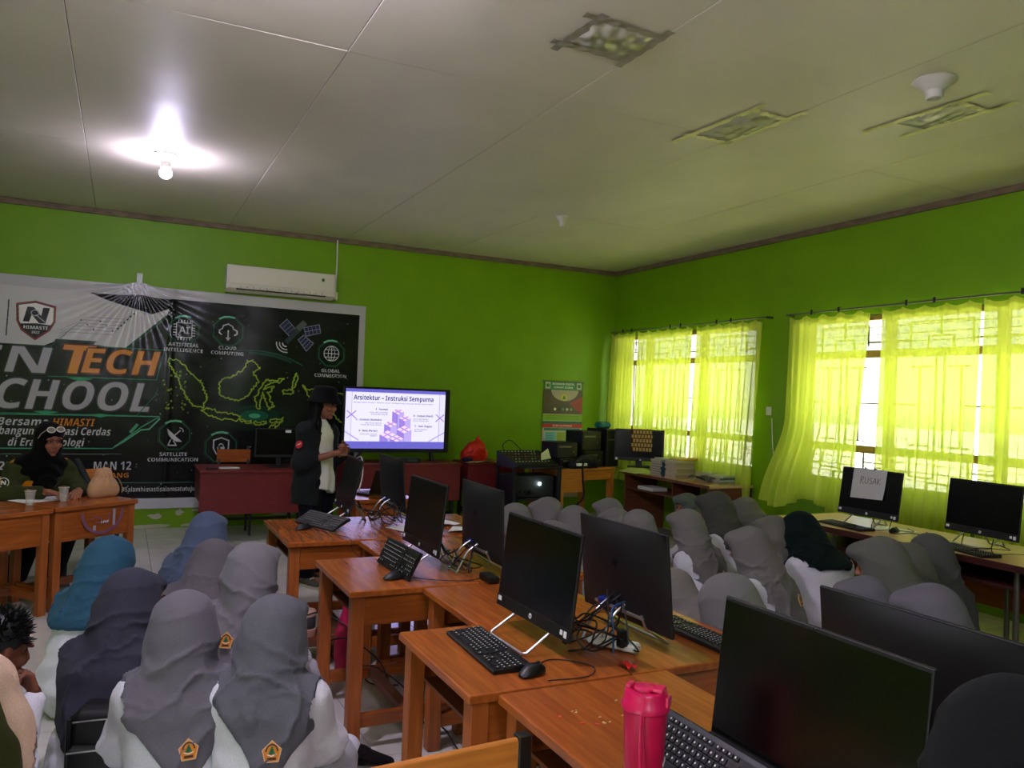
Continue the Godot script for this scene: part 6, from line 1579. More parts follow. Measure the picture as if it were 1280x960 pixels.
# ------------------------------------------------------------------ things on the walls
func octagon(cv: Cv, c: Vector2, r: float) -> void:
	var g := Color(0.10, 0.38, 0.24)
	cv.fill(cv.ring(c, r * 0.98, r * 0.98, 8, PI / 8, PI / 8 + TAU), Color(0.055, 0.075, 0.07))
	cv.line(cv.ring(c, r, r, 8, PI / 8, PI / 8 + TAU), 0.012, g, true)
	cv.line(cv.ring(c, r * 1.1, r * 1.1, 8, PI / 8, PI / 8 + TAU), 0.005, Color(0.2, 0.26, 0.24), true)
	cv.line(cv.ring(c, r, r, 3, -2.2, -1.2), 0.02, Color(0.45, 0.8, 0.62))

func jagged(p: PackedVector2Array, seed_: int, amp := 0.012) -> PackedVector2Array:
	var rng := RandomNumberGenerator.new()
	rng.seed = seed_
	var out := PackedVector2Array()
	for k in p.size():
		var a := p[k]
		var b := p[(k + 1) % p.size()]
		var m := int(a.distance_to(b) / 0.022) + 1
		for q in m: out.append(a.lerp(b, float(q) / m) + Vector2(rng.randf_range(-amp, amp), rng.randf_range(-amp, amp)))
	return out

func draw_banner() -> ImageTexture:
	var cv := Cv.new(5.04, 2.44, 400, Color(0.055, 0.058, 0.062))
	var rng := RandomNumberGenerator.new()
	rng.seed = 8
	var white := Color(0.80, 0.79, 0.77)
	var grey := Color(0.66, 0.65, 0.66)
	var orange := Color(0.86, 0.50, 0.12)
	var neon := Color(0.62, 0.74, 0.22)
	for k in 170:
		cv.disc(Vector2(rng.randf_range(0.0, 4.95), rng.randf_range(0.2, 2.3)), rng.randf_range(0.003, 0.009), Color(0.55, 0.6, 0.58))
	for k in 40: # faint circuit strokes in the dark field
		var p := Vector2(rng.randf_range(2.5, 4.8), rng.randf_range(0.3, 2.2))
		cv.line(PackedVector2Array([p, p + Vector2(rng.randf_range(0.1, 0.5), rng.randf_range(-0.25, 0.0))]), 0.004, Color(0.13, 0.15, 0.15))
	# pale upper left field with circuit lines
	cv.fill(poly([0, 0.1, 2.84, 0.1, 2.84, 0.20, 2.80, 0.32, 2.42, 0.70, 1.95, 0.66, 1.75, 0.66, 1.6, 0.74, 0, 0.74]), white)
	cv.fill(poly([2.05, 0.12, 2.84, 0.12, 2.84, 0.22, 2.66, 0.30, 2.34, 0.22, 2.20, 0.18]), Color(0.06, 0.05, 0.06))
	cv.fill(poly([2.42, 0.70, 2.80, 0.32, 2.84, 0.34, 2.84, 0.74, 2.42, 0.74]), Color(0.055, 0.058, 0.062))
	cv.line(poly([2.42, 0.70, 2.80, 0.32]), 0.03, Color(0.12, 0.3, 0.2))
	for k in 6:
		var y := 0.36 + k * 0.035
		cv.line(poly([2.48 - k * 0.03, y - 0.05, 2.38 - k * 0.02, y + 0.02, 2.05 - k * 0.04, y + 0.02, 1.80 - k * 0.01, y + 0.18]), 0.005, Color(0.55, 0.54, 0.53))
		cv.disc(Vector2(2.48 - k * 0.03, y - 0.05), 0.009, Color(0.2, 0.2, 0.2))
		cv.disc(Vector2(1.98 + 0.06 * k, 0.42 + 0.045 * (k % 3)), 0.008, Color(0.25, 0.24, 0.24))
	cv.line(poly([1.325, 0.26, 1.315, 0.63]), 0.012, Color(0.25, 0.25, 0.26))
	# shield with an N
	var sh := poly([1.40, 0.30, 1.56, 0.265, 1.735, 0.305, 1.735, 0.46, 1.69, 0.55, 1.57, 0.65, 1.45, 0.56, 1.41, 0.47])
	cv.fill(sh, Color(0.93, 0.92, 0.89))
	cv.line(sh, 0.022, Color(0.12, 0.10, 0.10), true)
	cv.line(sh, 0.008, Color(0.7, 0.2, 0.1), true)
	cv.fill(poly([1.455, 0.475, 1.49, 0.32, 1.545, 0.32, 1.615, 0.41, 1.63, 0.32, 1.69, 0.32, 1.655, 0.485, 1.60, 0.485, 1.53, 0.40, 1.51, 0.475]), Color(0.13, 0.14, 0.15))
	cv.line(cv.ring(Vector2(1.56, 0.38), 0.035, 0.03, 12), 0.008, Color(0.75, 0.75, 0.75), true)
	cv.line(poly([1.57, 0.40, 1.65, 0.47]), 0.008, Color(0.75, 0.75, 0.75))
	cv.fill(poly([1.425, 0.50, 1.57, 0.487, 1.715, 0.50, 1.68, 0.555, 1.57, 0.64, 1.46, 0.56]), Color(0.13, 0.13, 0.13))
	cv.text("HIMASTI", 1.57, 0.548, 0.033, Color(0.9, 0.9, 0.9), true, 0.5, 0.0, 1.15)
	cv.text("2022", 1.57, 0.592, 0.024, Color(0.85, 0.85, 0.85), true, 0.5)
	# the two big words
	cv.fill(poly([0.0, 0.72, 1.74, 0.72, 1.76, 0.645, 2.12, 0.645, 2.10, 0.69, 2.80, 0.69, 2.74, 1.01, 0.0, 1.05]), Color(0.05, 0.07, 0.065))
	cv.line(poly([0.0, 0.715, 1.72, 0.715, 1.76, 0.64, 2.13, 0.64]), 0.012, Color(0.1, 0.28, 0.19))
	cv.line(poly([2.10, 0.69, 2.80, 0.69, 2.73, 1.02, 1.7, 1.03]), 0.010, Color(0.15, 0.5, 0.34))
	var big := func(s: String, x: float, y: float, h: float, to: float, c: Color, edge: Color) -> void:
		for q in [[-0.014, 0.0], [0.014, 0.0], [0.0, 0.014], [0.0, -0.014], [0.012, 0.012]]:
			cv.text(s, x + q[0], y + q[1], h, edge, true, 0.0, 0.22, 1.0, to)
		cv.text(s, x, y, h, c, true, 0.0, 0.22, 1.0, to)
		cv.text(s, x + 0.003, y - 0.004, h * 0.97, c.lightened(0.12), true, 0.0, 0.22, 1.0, to)
	big.call("GEN", 0.55, 1.0, 0.265, 1.12, grey, Color(0.2, 0.21, 0.21))
	big.call("T", 1.77, 0.99, 0.30, 0.30, orange, Color(0.35, 0.17, 0.03))
	big.call("ECH", 2.0, 0.975, 0.26, 0.70, orange, Color(0.35, 0.17, 0.03))
	big.call("SCHOOL", 0.98, 1.375, 0.305, 1.68, grey, Color(0.2, 0.21, 0.21))
	cv.line(poly([1.0, 1.42, 2.55, 1.42, 2.72, 1.20, 2.75, 1.12]), 0.009, Color(0.12, 0.45, 0.3))
	for q in [[2.0, 1.04], [1.7, 1.40], [2.2, 1.42]]: cv.fill(poly([q[0] - 0.12, q[1], q[0], q[1] - 0.012, q[0] + 0.12, q[1], q[0], q[1] + 0.03]), Color(0.2, 0.62, 0.42))
	# lower left lines of text
	var soft := Color(0.78, 0.78, 0.78)
	cv.text("Bersama", 1.275, 1.545, 0.078, soft, true, 0.0, 0.18, 1.0, 0.44)
	cv.text("HIMASTI", 2.14, 1.545, 0.078, orange, true, 1.0, 0.18, 1.0, 0.38)
	cv.text("Membangun Generasi Cerdas", 2.30, 1.64, 0.078, soft, true, 1.0, 0.18, 1.0, 1.22)
	cv.text("di Era Teknologi", 2.05, 1.757, 0.078, soft, true, 1.0, 0.18, 1.0, 0.68)
	cv.line(poly([0.0, 1.44, 2.78, 1.425, 2.60, 1.545, 2.33, 1.78, 0.0, 1.79]), 0.012, Color(0.25, 0.62, 0.46))
	cv.line(poly([2.35, 1.76, 2.44, 1.70, 2.60, 1.575, 2.68, 1.565, 2.78, 1.45]), 0.016, Color(0.40, 0.72, 0.56))
	cv.line(poly([2.5, 1.60, 2.56, 1.52]), 0.03, Color(0.30, 0.62, 0.46))
	cv.line(poly([0.0, 1.845, 2.42, 1.84]), 0.007, Color(0.5, 0.5, 0.46))
	cv.line(poly([0.0, 2.135, 3.15, 2.155]), 0.007, Color(0.3, 0.5, 0.42))
	cv.text("29 - 1", 1.30, 2.005, 0.085, soft, true, 0.0, 0.0, 1.0)
	cv.text("MAN 12", 2.52, 2.01, 0.088, soft, true, 1.0, 0.0, 1.0, 0.36)
	cv.text("REMBANG", 2.50, 2.095, 0.052, orange, true, 1.0, 0.0, 1.0, 0.40)
	cv.text("#Salamhimastisalamsatutujuan", 3.235, 2.25, 0.05, soft, true, 1.0, 0.0, 1.0, 0.80)
	cv.fill(poly([2.02, 2.17, 2.14, 2.17, 2.14, 2.25, 2.02, 2.25]), Color(0.18, 0.26, 0.23))
	# dark folds of the picture: a planet's arc and a star
	cv.line(cv.ring(Vector2(3.75, 1.75), 1.12, 1.12, 20, -1.75, -1.05), 0.012, Color(0.12, 0.34, 0.29))
	cv.line(cv.ring(Vector2(3.75, 1.76), 1.10, 1.10, 16, -1.62, -1.18), 0.03, Color(0.10, 0.26, 0.22))
	for q in [[0.34, Color(0.06, 0.13, 0.11)], [0.22, Color(0.07, 0.2, 0.15)], [0.12, Color(0.10, 0.36, 0.26)], [0.05, Color(0.3, 0.68, 0.52)]]:
		cv.fill(cv.ring(Vector2(3.78, 1.39), q[0] * 1.3, q[0] * 0.55, 24), q[1])
	# islands in neon outline
	var isl := [poly([2.84, 0.78, 2.94, 0.78, 3.07, 0.93, 3.18, 1.01, 3.23, 1.12, 3.26, 1.21, 3.22, 1.31, 3.13, 1.30, 3.06, 1.22, 3.00, 1.12, 2.94, 0.98, 2.86, 0.85]),
		poly([3.19, 1.34, 3.29, 1.31, 3.40, 1.36, 3.53, 1.37, 3.62, 1.41, 3.58, 1.45, 3.40, 1.43, 3.26, 1.39]),
		poly([3.40, 0.98, 3.51, 0.95, 3.62, 0.87, 3.68, 0.76, 3.75, 0.76, 3.82, 0.83, 3.75, 0.89, 3.81, 0.98, 3.74, 1.09, 3.66, 1.18, 3.59, 1.22, 3.48, 1.20, 3.40, 1.16, 3.38, 1.07]),
		poly([3.79, 1.31, 3.78, 1.17, 3.83, 1.07, 3.88, 0.97, 4.00, 0.97, 4.10, 0.93, 4.05, 0.99, 3.91, 1.01, 3.87, 1.07, 3.98, 1.04, 3.94, 1.10, 3.91, 1.12, 3.99, 1.26, 3.94, 1.31, 3.90, 1.21, 3.85, 1.12, 3.84, 1.31]),
		poly([4.19, 1.06, 4.20, 0.97, 4.23, 0.87, 4.25, 0.94, 4.23, 1.01]), poly([4.31, 1.01, 4.38, 1.06, 4.47, 1.03, 4.71, 1.09, 4.91, 1.13, 4.90, 1.47, 4.78, 1.43, 4.62, 1.29, 4.43, 1.20]),
		poly([3.92, 1.58, 3.98, 1.50, 4.09, 1.42, 4.10, 1.45, 4.0, 1.54]), poly([3.62, 1.43, 3.75, 1.45, 3.75, 1.48, 3.64, 1.46]), poly([3.78, 1.46, 3.92, 1.45, 3.92, 1.48, 3.80, 1.49]), poly([3.95, 1.44, 4.10, 1.41, 4.10, 1.44, 3.97, 1.47]),
		poly([4.08, 1.09, 4.20, 1.07, 4.21, 1.12, 4.1, 1.13])]
	for k in isl.size():
		var j := jagged(isl[k], 20 + k, 0.013)
		cv.fill(isl[k], Color(0.085, 0.125, 0.07))
		cv.line(j, 0.022, Color(0.22, 0.30, 0.10), true)
		cv.line(j, 0.011, neon, true)
	for k in 30: cv.disc(Vector2(rng.randf_range(2.8, 3.05), rng.randf_range(0.9, 1.35)), rng.randf_range(0.005, 0.014), neon.darkened(0.2))
	# icons with captions
	var ic := Color(0.80, 0.80, 0.80)
	octagon(cv, Vector2(2.99, 0.45), 0.16)
	cv.line(poly([2.91, 0.37, 3.07, 0.37, 3.07, 0.53, 2.91, 0.53]), 0.012, ic, true)
	cv.text("AI", 2.99, 0.487, 0.075, ic, true, 0.5)
	for k in 5:
		for q in [[0.0, 0.35], [0.0, 0.55]]: cv.line(poly([2.93 + k * 0.03, q[1] - 0.012, 2.93 + k * 0.03, q[1] + 0.012]), 0.008, ic)
		for q in [2.89, 3.09]: cv.line(poly([q - 0.012, 0.39 + k * 0.03, q + 0.012, 0.39 + k * 0.03]), 0.008, ic)
	octagon(cv, Vector2(3.455, 0.43), 0.17)
	cv.line(poly([3.385, 0.47, 3.36, 0.45, 3.36, 0.42, 3.39, 0.40, 3.40, 0.365, 3.45, 0.345, 3.50, 0.37, 3.51, 0.40, 3.55, 0.42, 3.55, 0.455, 3.525, 0.47]), 0.013, ic)
	cv.line(poly([3.455, 0.42, 3.455, 0.51]), 0.016, ic)
	cv.fill(poly([3.425, 0.50, 3.485, 0.50, 3.455, 0.54]), ic)
	octagon(cv, Vector2(4.64, 0.61), 0.16)
	for r in [0.09, 0.04]: cv.line(cv.ring(Vector2(4.64, 0.61), r, 0.09, 24), 0.009, ic, true)
	for y in [-0.045, 0.0, 0.045]: cv.line(poly([4.64 - sqrt(0.0081 - y * y), 0.61 + y, 4.64 + sqrt(0.0081 - y * y), 0.61 + y]), 0.009, ic)
	cv.line(poly([4.64, 0.52, 4.64, 0.70]), 0.009, ic)
	octagon(cv, Vector2(2.94, 1.63), 0.165)
	cv.fill(poly([2.86, 1.55, 2.875, 1.62, 2.91, 1.67, 2.96, 1.70, 3.02, 1.70, 2.94, 1.63]), ic)
	cv.line(poly([2.94, 1.63, 2.995, 1.575]), 0.012, ic)
	cv.line(cv.ring(Vector2(2.99, 1.58), 0.035, 0.035, 8, -1.6, 0.3), 0.009, ic)
	cv.line(poly([2.90, 1.68, 2.875, 1.74, 2.96, 1.74, 2.93, 1.69]), 0.013, ic)
	octagon(cv, Vector2(3.43, 1.76), 0.175)
	cv.line(poly([3.43, 1.65, 3.51, 1.68, 3.51, 1.77, 3.48, 1.83, 3.43, 1.87, 3.38, 1.83, 3.35, 1.77, 3.35, 1.68]), 0.014, ic, true)
	cv.fill(poly([3.39, 1.755, 3.47, 1.755, 3.47, 1.82, 3.39, 1.82]), ic)
	cv.line(cv.ring(Vector2(3.43, 1.755), 0.026, 0.036, 8, PI, TAU), 0.011, ic)
	cv.disc(Vector2(3.43, 1.783), 0.009, Color(0.05, 0.06, 0.06))
	for c in [["ARTIFICIAL", 2.99, 0.635], ["INTELLIGENCE", 2.99, 0.695], ["CLOUD", 3.455, 0.64], ["COMPUTING", 3.455, 0.70], ["GLOBAL", 4.64, 0.84], ["CONNECTION", 4.64, 0.90], ["SATELLITE", 2.935, 1.86], ["COMMUNICATION", 2.935, 1.92], ["CYBER", 3.42, 2.005], ["SECURITY", 3.42, 2.065], ["IOT", 3.98, 2.03]]:
		cv.text(c[0], c[1], c[2], 0.040, ic, true, 0.5, 0.0, 1.05)
	# satellite
	var blue := Color(0.16, 0.18, 0.30)
	for p in [poly([4.02, 0.32, 4.10, 0.235, 4.22, 0.36, 4.14, 0.44]), poly([4.30, 0.32, 4.48, 0.27, 4.50, 0.37, 4.33, 0.42]), poly([4.24, 0.47, 4.30, 0.41, 4.42, 0.50, 4.34, 0.60])]:
		cv.fill(p, blue)
		cv.line(p, 0.008, Color(0.55, 0.56, 0.62), true)
		cv.line(PackedVector2Array([(p[0] + p[3]) / 2, (p[1] + p[2]) / 2]), 0.007, Color(0.55, 0.56, 0.62))
		for q in [0.25, 0.5, 0.75]: cv.line(PackedVector2Array([p[0].lerp(p[1], q) if p[0].distance_to(p[1]) > 0.13 else p[1].lerp(p[2], q), p[3].lerp(p[2], q) if p[0].distance_to(p[1]) > 0.13 else p[0].lerp(p[3], q)]), 0.006, Color(0.5, 0.51, 0.58))
	cv.line(poly([4.11, 0.50, 4.30, 0.28]), 0.055, Color(0.20, 0.24, 0.25))
	cv.line(poly([4.24, 0.33, 4.30, 0.27]), 0.07, Color(0.34, 0.37, 0.35))
	for r in [0.04, 0.075, 0.11]: cv.line(cv.ring(Vector2(4.10, 0.52), r, r, 8, 1.4, 3.2), 0.012, ic)
	# white margin
	cv.rect(0, 0, 5.04, 0.115, Color(0.74, 0.73, 0.72))
	cv.rect(4.965, 0, 0.075, 2.44, Color(0.74, 0.73, 0.72))
	cv.rect(0, 2.325, 5.04, 0.115, Color(0.80, 0.80, 0.82))
	return cv.tex()

func draw_slide() -> ImageTexture:
	var cv := Cv.new(1.19, 0.67, 800, Color(0.42, 0.40, 0.80))
	var ink := Color(0.20, 0.17, 0.50)
	cv.rect(0, 0.035, 1.19, 0.555, Color(0.90, 0.88, 0.99))
	cv.rect(0.06, 0.05, 1.05, 0.53, Color(0.93, 0.91, 1.0))
	cv.line(poly([0.07, 0.035, 0.07, 0.59]), 0.004, Color(0.66, 0.62, 0.88))
	cv.line(poly([1.12, 0.035, 1.12, 0.59]), 0.004, Color(0.66, 0.62, 0.88))
	cv.text("Arsitektur – Instruksi Sempurna", 0.09, 0.122, 0.052, ink, true, 0.0, 0.0, 1.0, 0.95)
	cv.text("Menggunakan prinsip 7 elemen untuk mendapat hasil yang akurat dan sesuai tujuan", 0.09, 0.158, 0.013, Color(0.35, 0.32, 0.6), false, 0.0, 0.0, 1.0, 0.95)
	var blocks := [["F - Format", 0.49, 0.235, 1.0, ["sistem, tabel, bentuk data", "menyesuaikan yang ada"]], ["C - Context (Konteks)", 0.42, 0.355, 1.0, ["siapa dan apa yang ada", "tempat, dan situasi waktunya"]], ["R - Role (Peran)", 0.375, 0.48, 1.0, ["berikan peran yang jelas", "kepada AI"]],
		["O - Output (Hasil)", 0.80, 0.30, 0.0, ["bentuk yang diinginkan", "berupa narasi dan data"]], ["T - Task (Tugas)", 0.82, 0.42, 0.0, ["perintah yang jelas", "dan spesifik"]]]
	for b in blocks:
		cv.text(b[0], b[1], b[2], 0.021, ink, true, b[3])
		for k in 2: cv.text(b[4][k], b[1], b[2] + 0.032 + k * 0.021, 0.013, Color(0.36, 0.33, 0.58), false, b[3])
	var cube := func(x: float, y: float, s: float, tall: float) -> void:
		cv.fill(poly([x - s, y, x, y + s * 0.5, x, y + s * 0.5 + tall, x - s, y + tall]), Color(0.60, 0.52, 0.88))
		cv.fill(poly([x + s, y, x, y + s * 0.5, x, y + s * 0.5 + tall, x + s, y + tall]), Color(0.76, 0.68, 0.95))
		cv.fill(poly([x - s, y, x, y - s * 0.5, x + s, y, x, y + s * 0.5]), Color(0.95, 0.86, 0.98))
		cv.line(poly([x - s * 0.5, y - s * 0.25, x + s * 0.5, y + s * 0.25]), 0.012, Color(0.66, 0.56, 0.9))
		cv.line(poly([x + s * 0.5, y - s * 0.25, x - s * 0.5, y + s * 0.25]), 0.012, Color(0.80, 0.58, 0.9))
		cv.line(poly([x - s * 0.5, y + s * 0.25, x - s * 0.5, y + s * 0.25 + tall]), 0.010, Color(0.72, 0.5, 0.88))
	cube.call(0.615, 0.245, 0.07, 0.34)
	cube.call(0.70, 0.32, 0.07, 0.27)
	cube.call(0.53, 0.39, 0.075, 0.20)
	cube.call(0.695, 0.45, 0.09, 0.14)
	cube.call(0.50, 0.51, 0.095, 0.08)
	cube.call(0.61, 0.555, 0.08, 0.035)
	cv.rect(0, 0.59, 1.19, 0.08, Color(0.42, 0.40, 0.80))
	for p in [[0.07, 0.29], [1.13, 0.31]]:
		cv.line(poly([p[0] - 0.05, p[1] - 0.04, p[0] + 0.05, p[1] + 0.04]), 0.012, Color(0.68, 0.55, 0.88))
		cv.line(poly([p[0] - 0.05, p[1] + 0.04, p[0] + 0.05, p[1] - 0.04]), 0.012, Color(0.62, 0.5, 0.85))
	cv.line(poly([0.0, 0.48, 0.16, 0.575]), 0.014, Color(0.74, 0.66, 0.92))
	cv.line(poly([1.19, 0.48, 1.0, 0.585]), 0.014, Color(0.74, 0.66, 0.92))
	return cv.tex()

func draw_poster() -> ImageTexture:
	var cv := Cv.new(0.63, 1.6, 400, Color(0.80, 0.74, 0.66))
	cv.rect(0, 0, 0.63, 0.12, Color(0.16, 0.47, 0.30))
	for x in [0.03, 0.53]:
		cv.rect(x, 0.015, 0.075, 0.09, Color(0.72, 0.72, 0.60))
		cv.disc(Vector2(x + 0.037, 0.06), 0.026, Color(0.2, 0.42, 0.26))
	cv.text("BUDIDAYA DIGITAL", 0.315, 0.05, 0.028, Color(0.9, 0.9, 0.85), true, 0.5)
	cv.text("LIBRARY SISTEM", 0.315, 0.098, 0.028, Color(0.9, 0.9, 0.85), true, 0.5)
	cv.rect(0, 0.12, 0.63, 0.33, Color(0.30, 0.24, 0.20))
	cv.fill(cv.ring(Vector2(0.34, 0.12), 0.22, 0.15, 16, 0, PI), Color(0.66, 0.62, 0.52))
	cv.fill(poly([0.42, 0.30, 0.63, 0.20, 0.63, 0.45, 0.55, 0.40]), Color(0.62, 0.22, 0.17))
	cv.disc(Vector2(0.33, 0.22), 0.045, Color(0.80, 0.76, 0.20))
	cv.fill(poly([0.33, 0.185, 0.36, 0.245, 0.30, 0.245]), Color(0.2, 0.4, 0.15))
	for k in 5: cv.disc(Vector2(0.19 + k * 0.065, 0.385), 0.02, [Color(0.9, 0.88, 0.8), Color(0.12, 0.12, 0.12), Color(0.3, 0.6, 0.5), Color(0.85, 0.85, 0.7), Color(0.5, 0.62, 0.4)][k])
	cv.rect(0, 0.455, 0.63, 0.09, Color(0.52, 0.70, 0.18))
	for k in 3: cv.rect(0.04, 0.475 + k * 0.022, 0.54, 0.006, Color(0.30, 0.45, 0.10))
	cv.rect(0, 0.55, 0.63, 0.035, Color(0.13, 0.42, 0.34))
	cv.rect(0, 0.585, 0.63, 0.055, Color(0.74, 0.17, 0.18))
	cv.text("ALUR PELAYANAN", 0.315, 0.625, 0.026, Color(0.9, 0.85, 0.8), true, 0.5)
	cv.rect(0.03, 0.645, 0.57, 0.035, Color(0.20, 0.55, 0.45))
	for k in 3:
		var c: Color = [Color(0.45, 0.72, 0.75), Color(0.66, 0.76, 0.28), Color(0.80, 0.52, 0.32)][k]
		cv.rect(0.045 + k * 0.185, 0.70, 0.175, 0.20, c)
		for q in 5: cv.rect(0.06 + k * 0.185, 0.72 + q * 0.03, 0.11, 0.008, c.darkened(0.35))
		cv.rect(0.15 + k * 0.185, 0.84, 0.03, 0.045, Color(0.15, 0.15, 0.15))
	cv.rect(0, 0.92, 0.63, 0.03, Color(0.2, 0.4, 0.6))
	for k in 9: cv.rect(0.06, 0.98 + k * 0.05, 0.5, 0.016, Color(0.55, 0.5, 0.44))
	return cv.tex()

func printed(g: G) -> G:
	return g

func make_wall_things() -> void:
	# vinyl banner: thin sheet with creases gathered under the tape strip
	var print_ := mat(Color.WHITE, 0.24, 0.0, 0.5)
	print_.albedo_texture = draw_banner()
	print_.texture_repeat = false
	print_.normal_enabled = true
	print_.normal_texture = bump_tex(0.012, 5.0, 55, 512, 4)
	print_.normal_scale = 0.12
	var b := thing("wall_banner", "large printed dark banner with neon island map and the words GENTECH SCHOOL", "banner", V(0.12, 1.44, ZB))
	var fn := func(u: float, v: float) -> Vector3:
		var x := (u - 0.5) * 5.04
		var y := (0.5 - v) * 2.44
		var dx := x + 2.52 - 2.52
		var p := Vector2(u * 5.04 - 2.52, v * 2.44)
		var r := p.length()
		var an := atan2(p.x, p.y)
		var z := 0.014
		z += 0.010 * exp(-r * 1.5) * minf(1.0, r * 6.0) * sin(an * 26.0 + 0.6 * sin(an * 7.0))
		z += 0.006 * sin(u * 5.04 * 5.0 + 0.8 * sin(v * 3.0)) * smoothstep(0.05, 0.4, v) * smoothstep(2.4, 3.0, u * 5.04)
		z += 0.004 * sin(u * 41.0 + v * 6.0) * smoothstep(2.7, 3.2, u * 5.04)
		z += 0.012 * exp(-pow((u * 5.04 - 2.86) / 0.025, 2.0)) * (1.0 - v * 0.5)
		return V(x, y + 0.035 * exp(-pow((u * 5.04 - 2.52) / 0.12, 2.0)) * (1.0 - smoothstep(0.0, 0.12, v)) - 0.03 * u * (1.0 - v) , z)
	obj("vinyl", G.new().sheet(300, 120, fn), print_, b)
	var tape := mat(Color(0.85, 0.87, 0.87), 0.12)
	obj("tape_strip", G.new().sheet(8, 8, func(u: float, v: float) -> Vector3: return V((u - 0.5) * 0.055, 1.34 - v * 0.12, 0.022 + 0.004 * sin(u * 9.0 + v * 5.0))), tape, b)
	# air conditioner
	var ac := thing("air_conditioner", "white split air conditioner on the green wall above the banner", "air conditioner", V(1.6, 2.66, ZB), 0)
	var pr := poly([0.0, 0.0, 0.13, 0.0, 0.19, 0.035, 0.205, 0.075, 0.21, 0.26, 0.195, 0.295, 0.0, 0.3])
	obj("casing", G.new().prism(pr, -0.60, 0.60, Transform3D(Basis(V(0, 0, 1), V(0, 1, 0), V(-1, 0, 0)), Vector3.ZERO)), M.cream_plastic, ac)
	obj("front_panel", bx(V(0, 0.185, 0.211), V(1.18, 0.2, 0.008), 0.004), M.cream_plastic, ac)
	for s in [-1, 1]: obj("end_cap", bx(V(s * 0.60, 0.16, 0.105), V(0.02, 0.275, 0.2), 0.012), M.white_plastic, ac)
	obj("outlet", bx(V(0, 0.045, 0.176), V(1.0, 0.045, 0.03), 0.002), M.black, ac)
	for k in 3: obj("louver", bx(V((k - 1) * 0.33, 0.04, 0.197), V(0.315, 0.014, 0.03), 0.003), M.cream_plastic, ac)
	for k in 14: obj("vane", bx(V(-0.455 + k * 0.07, 0.045, 0.188), V(0.004, 0.036, 0.03), 0.0), M.black_soft, ac)
	obj("sticker", bx(V(0.46, 0.215, 0.2155), V(0.07, 0.08, 0.001), 0.0), mat(Color(0.85, 0.86, 0.72), 0.6), ac)
	obj("sticker_mark", bx(V(0.46, 0.215, 0.2162), V(0.03, 0.035, 0.001), 0.0), mat(Color(0.2, 0.3, 0.22), 0.6), ac)
	obj("pipe_box", bx(V(0.655, 0.06, 0.03), V(0.045, 0.1, 0.06), 0.006), M.cream_plastic, ac)
	var pipe := obj("conduit", tb([V(2.255, 2.72, ZB + 0.02), V(2.26, 3.1, ZB + 0.016), V(2.255, 3.40, ZB + 0.02)], 0.009, 8), M.white_plastic)
	tag(pipe, "thin white conduit running from the air conditioner up to the ceiling", "conduit")
	# wall socket between the windows
	var so := thing("wall_socket", "small white wall socket between the two windows", "socket", V(XR, 1.545, -6.47), 0)
	obj("plate", bx(V(-0.006, 0, 0), V(0.012, 0.09, 0.075), 0.004), M.white_plastic, so)
	obj("socket_ring", lt([Vector2(0.024, 0), Vector2(0.024, 0.004), Vector2(0.018, 0.004), Vector2(0.018, 0.001), Vector2(0, 0.001)], 16, Transform3D(Basis(V(0, 0, 1), V(-1, 0, 0), V(0, -1, 0)), V(-0.012, 0, 0))), M.white_plastic, so)
	tag(obj("wall_cable", tb(smooth_path([V(XR - 0.006, 1.47, -6.42), V(XR - 0.006, 1.1, -6.38), V(XR - 0.006, 0.8, -6.25), V(XR - 0.006, 0.62, -6.1)]), 0.004), M.white_plastic), "thin pale cable drooping on the green wall between the windows", "cable")
	# information poster
	var pm := mat(Color.WHITE, 0.45)
	pm.albedo_texture = draw_poster()
	var po := thing("wall_poster", "tall colourful information poster on the green wall by the corner", "poster", V(5.475, 1.83, ZB), 0)
	obj("sheet", G.new().sheet(8, 20, func(u: float, v: float) -> Vector3: return V((u - 0.5) * 0.63, -v * 1.6, 0.006 + 0.004 * sin(u * 5.0 + v * 3.0))), pm, po)
	obj("top_rail", tb([V(-0.325, 0, 0.01), V(0.325, 0, 0.01)], 0.008, 8), M.steel, po)

# ------------------------------------------------------------------ naming
var used := {}
func numbered(parent: Node, called: String) -> String:
	var key := str(parent.get_instance_id()) + called
	var n: int = used.get(key, 0)
	used[key] = n + 1
	return called if n == 0 else "%s_%03d" % [called, n]
func put(node: Node3D, called: String, parent: Node = self) -> Node3D:
	node.name = numbered(parent, called)
	parent.add_child(node, true)
	return node
func tag(o: Node, label: String, category: String, group := "") -> Node:
	o.set_meta("label", label)
	o.set_meta("category", category)
	if group != "": o.set_meta("group", group)
	return o
func thing(called: String, label: String, category: String, at := Vector3.ZERO, turn := 0.0, group := "") -> Node3D:
	var o := Node3D.new()
	put(o, called)
	o.position = at
	o.rotation.y = deg_to_rad(turn)
	tag(o, label, category, group)
	return o
func obj(called: String, g, m: Material, parent: Node = self, at := Vector3.ZERO) -> MeshInstance3D:
	var o := MeshInstance3D.new()
	o.mesh = g.mesh() if g is G else g
	o.material_override = m
	o.position = at
	o.cast_shadow = GeometryInstance3D.SHADOW_CASTING_SETTING_ON
	put(o, called, parent)
	return o
func struct_(called: String, g, m: Material, parent: Node = self, at := Vector3.ZERO) -> MeshInstance3D:
	var o := obj(called, g, m, parent, at)
	o.set_meta("kind", "structure")
	return o
func stuff(o: Node) -> Node:
	o.set_meta("kind", "stuff")
	return o
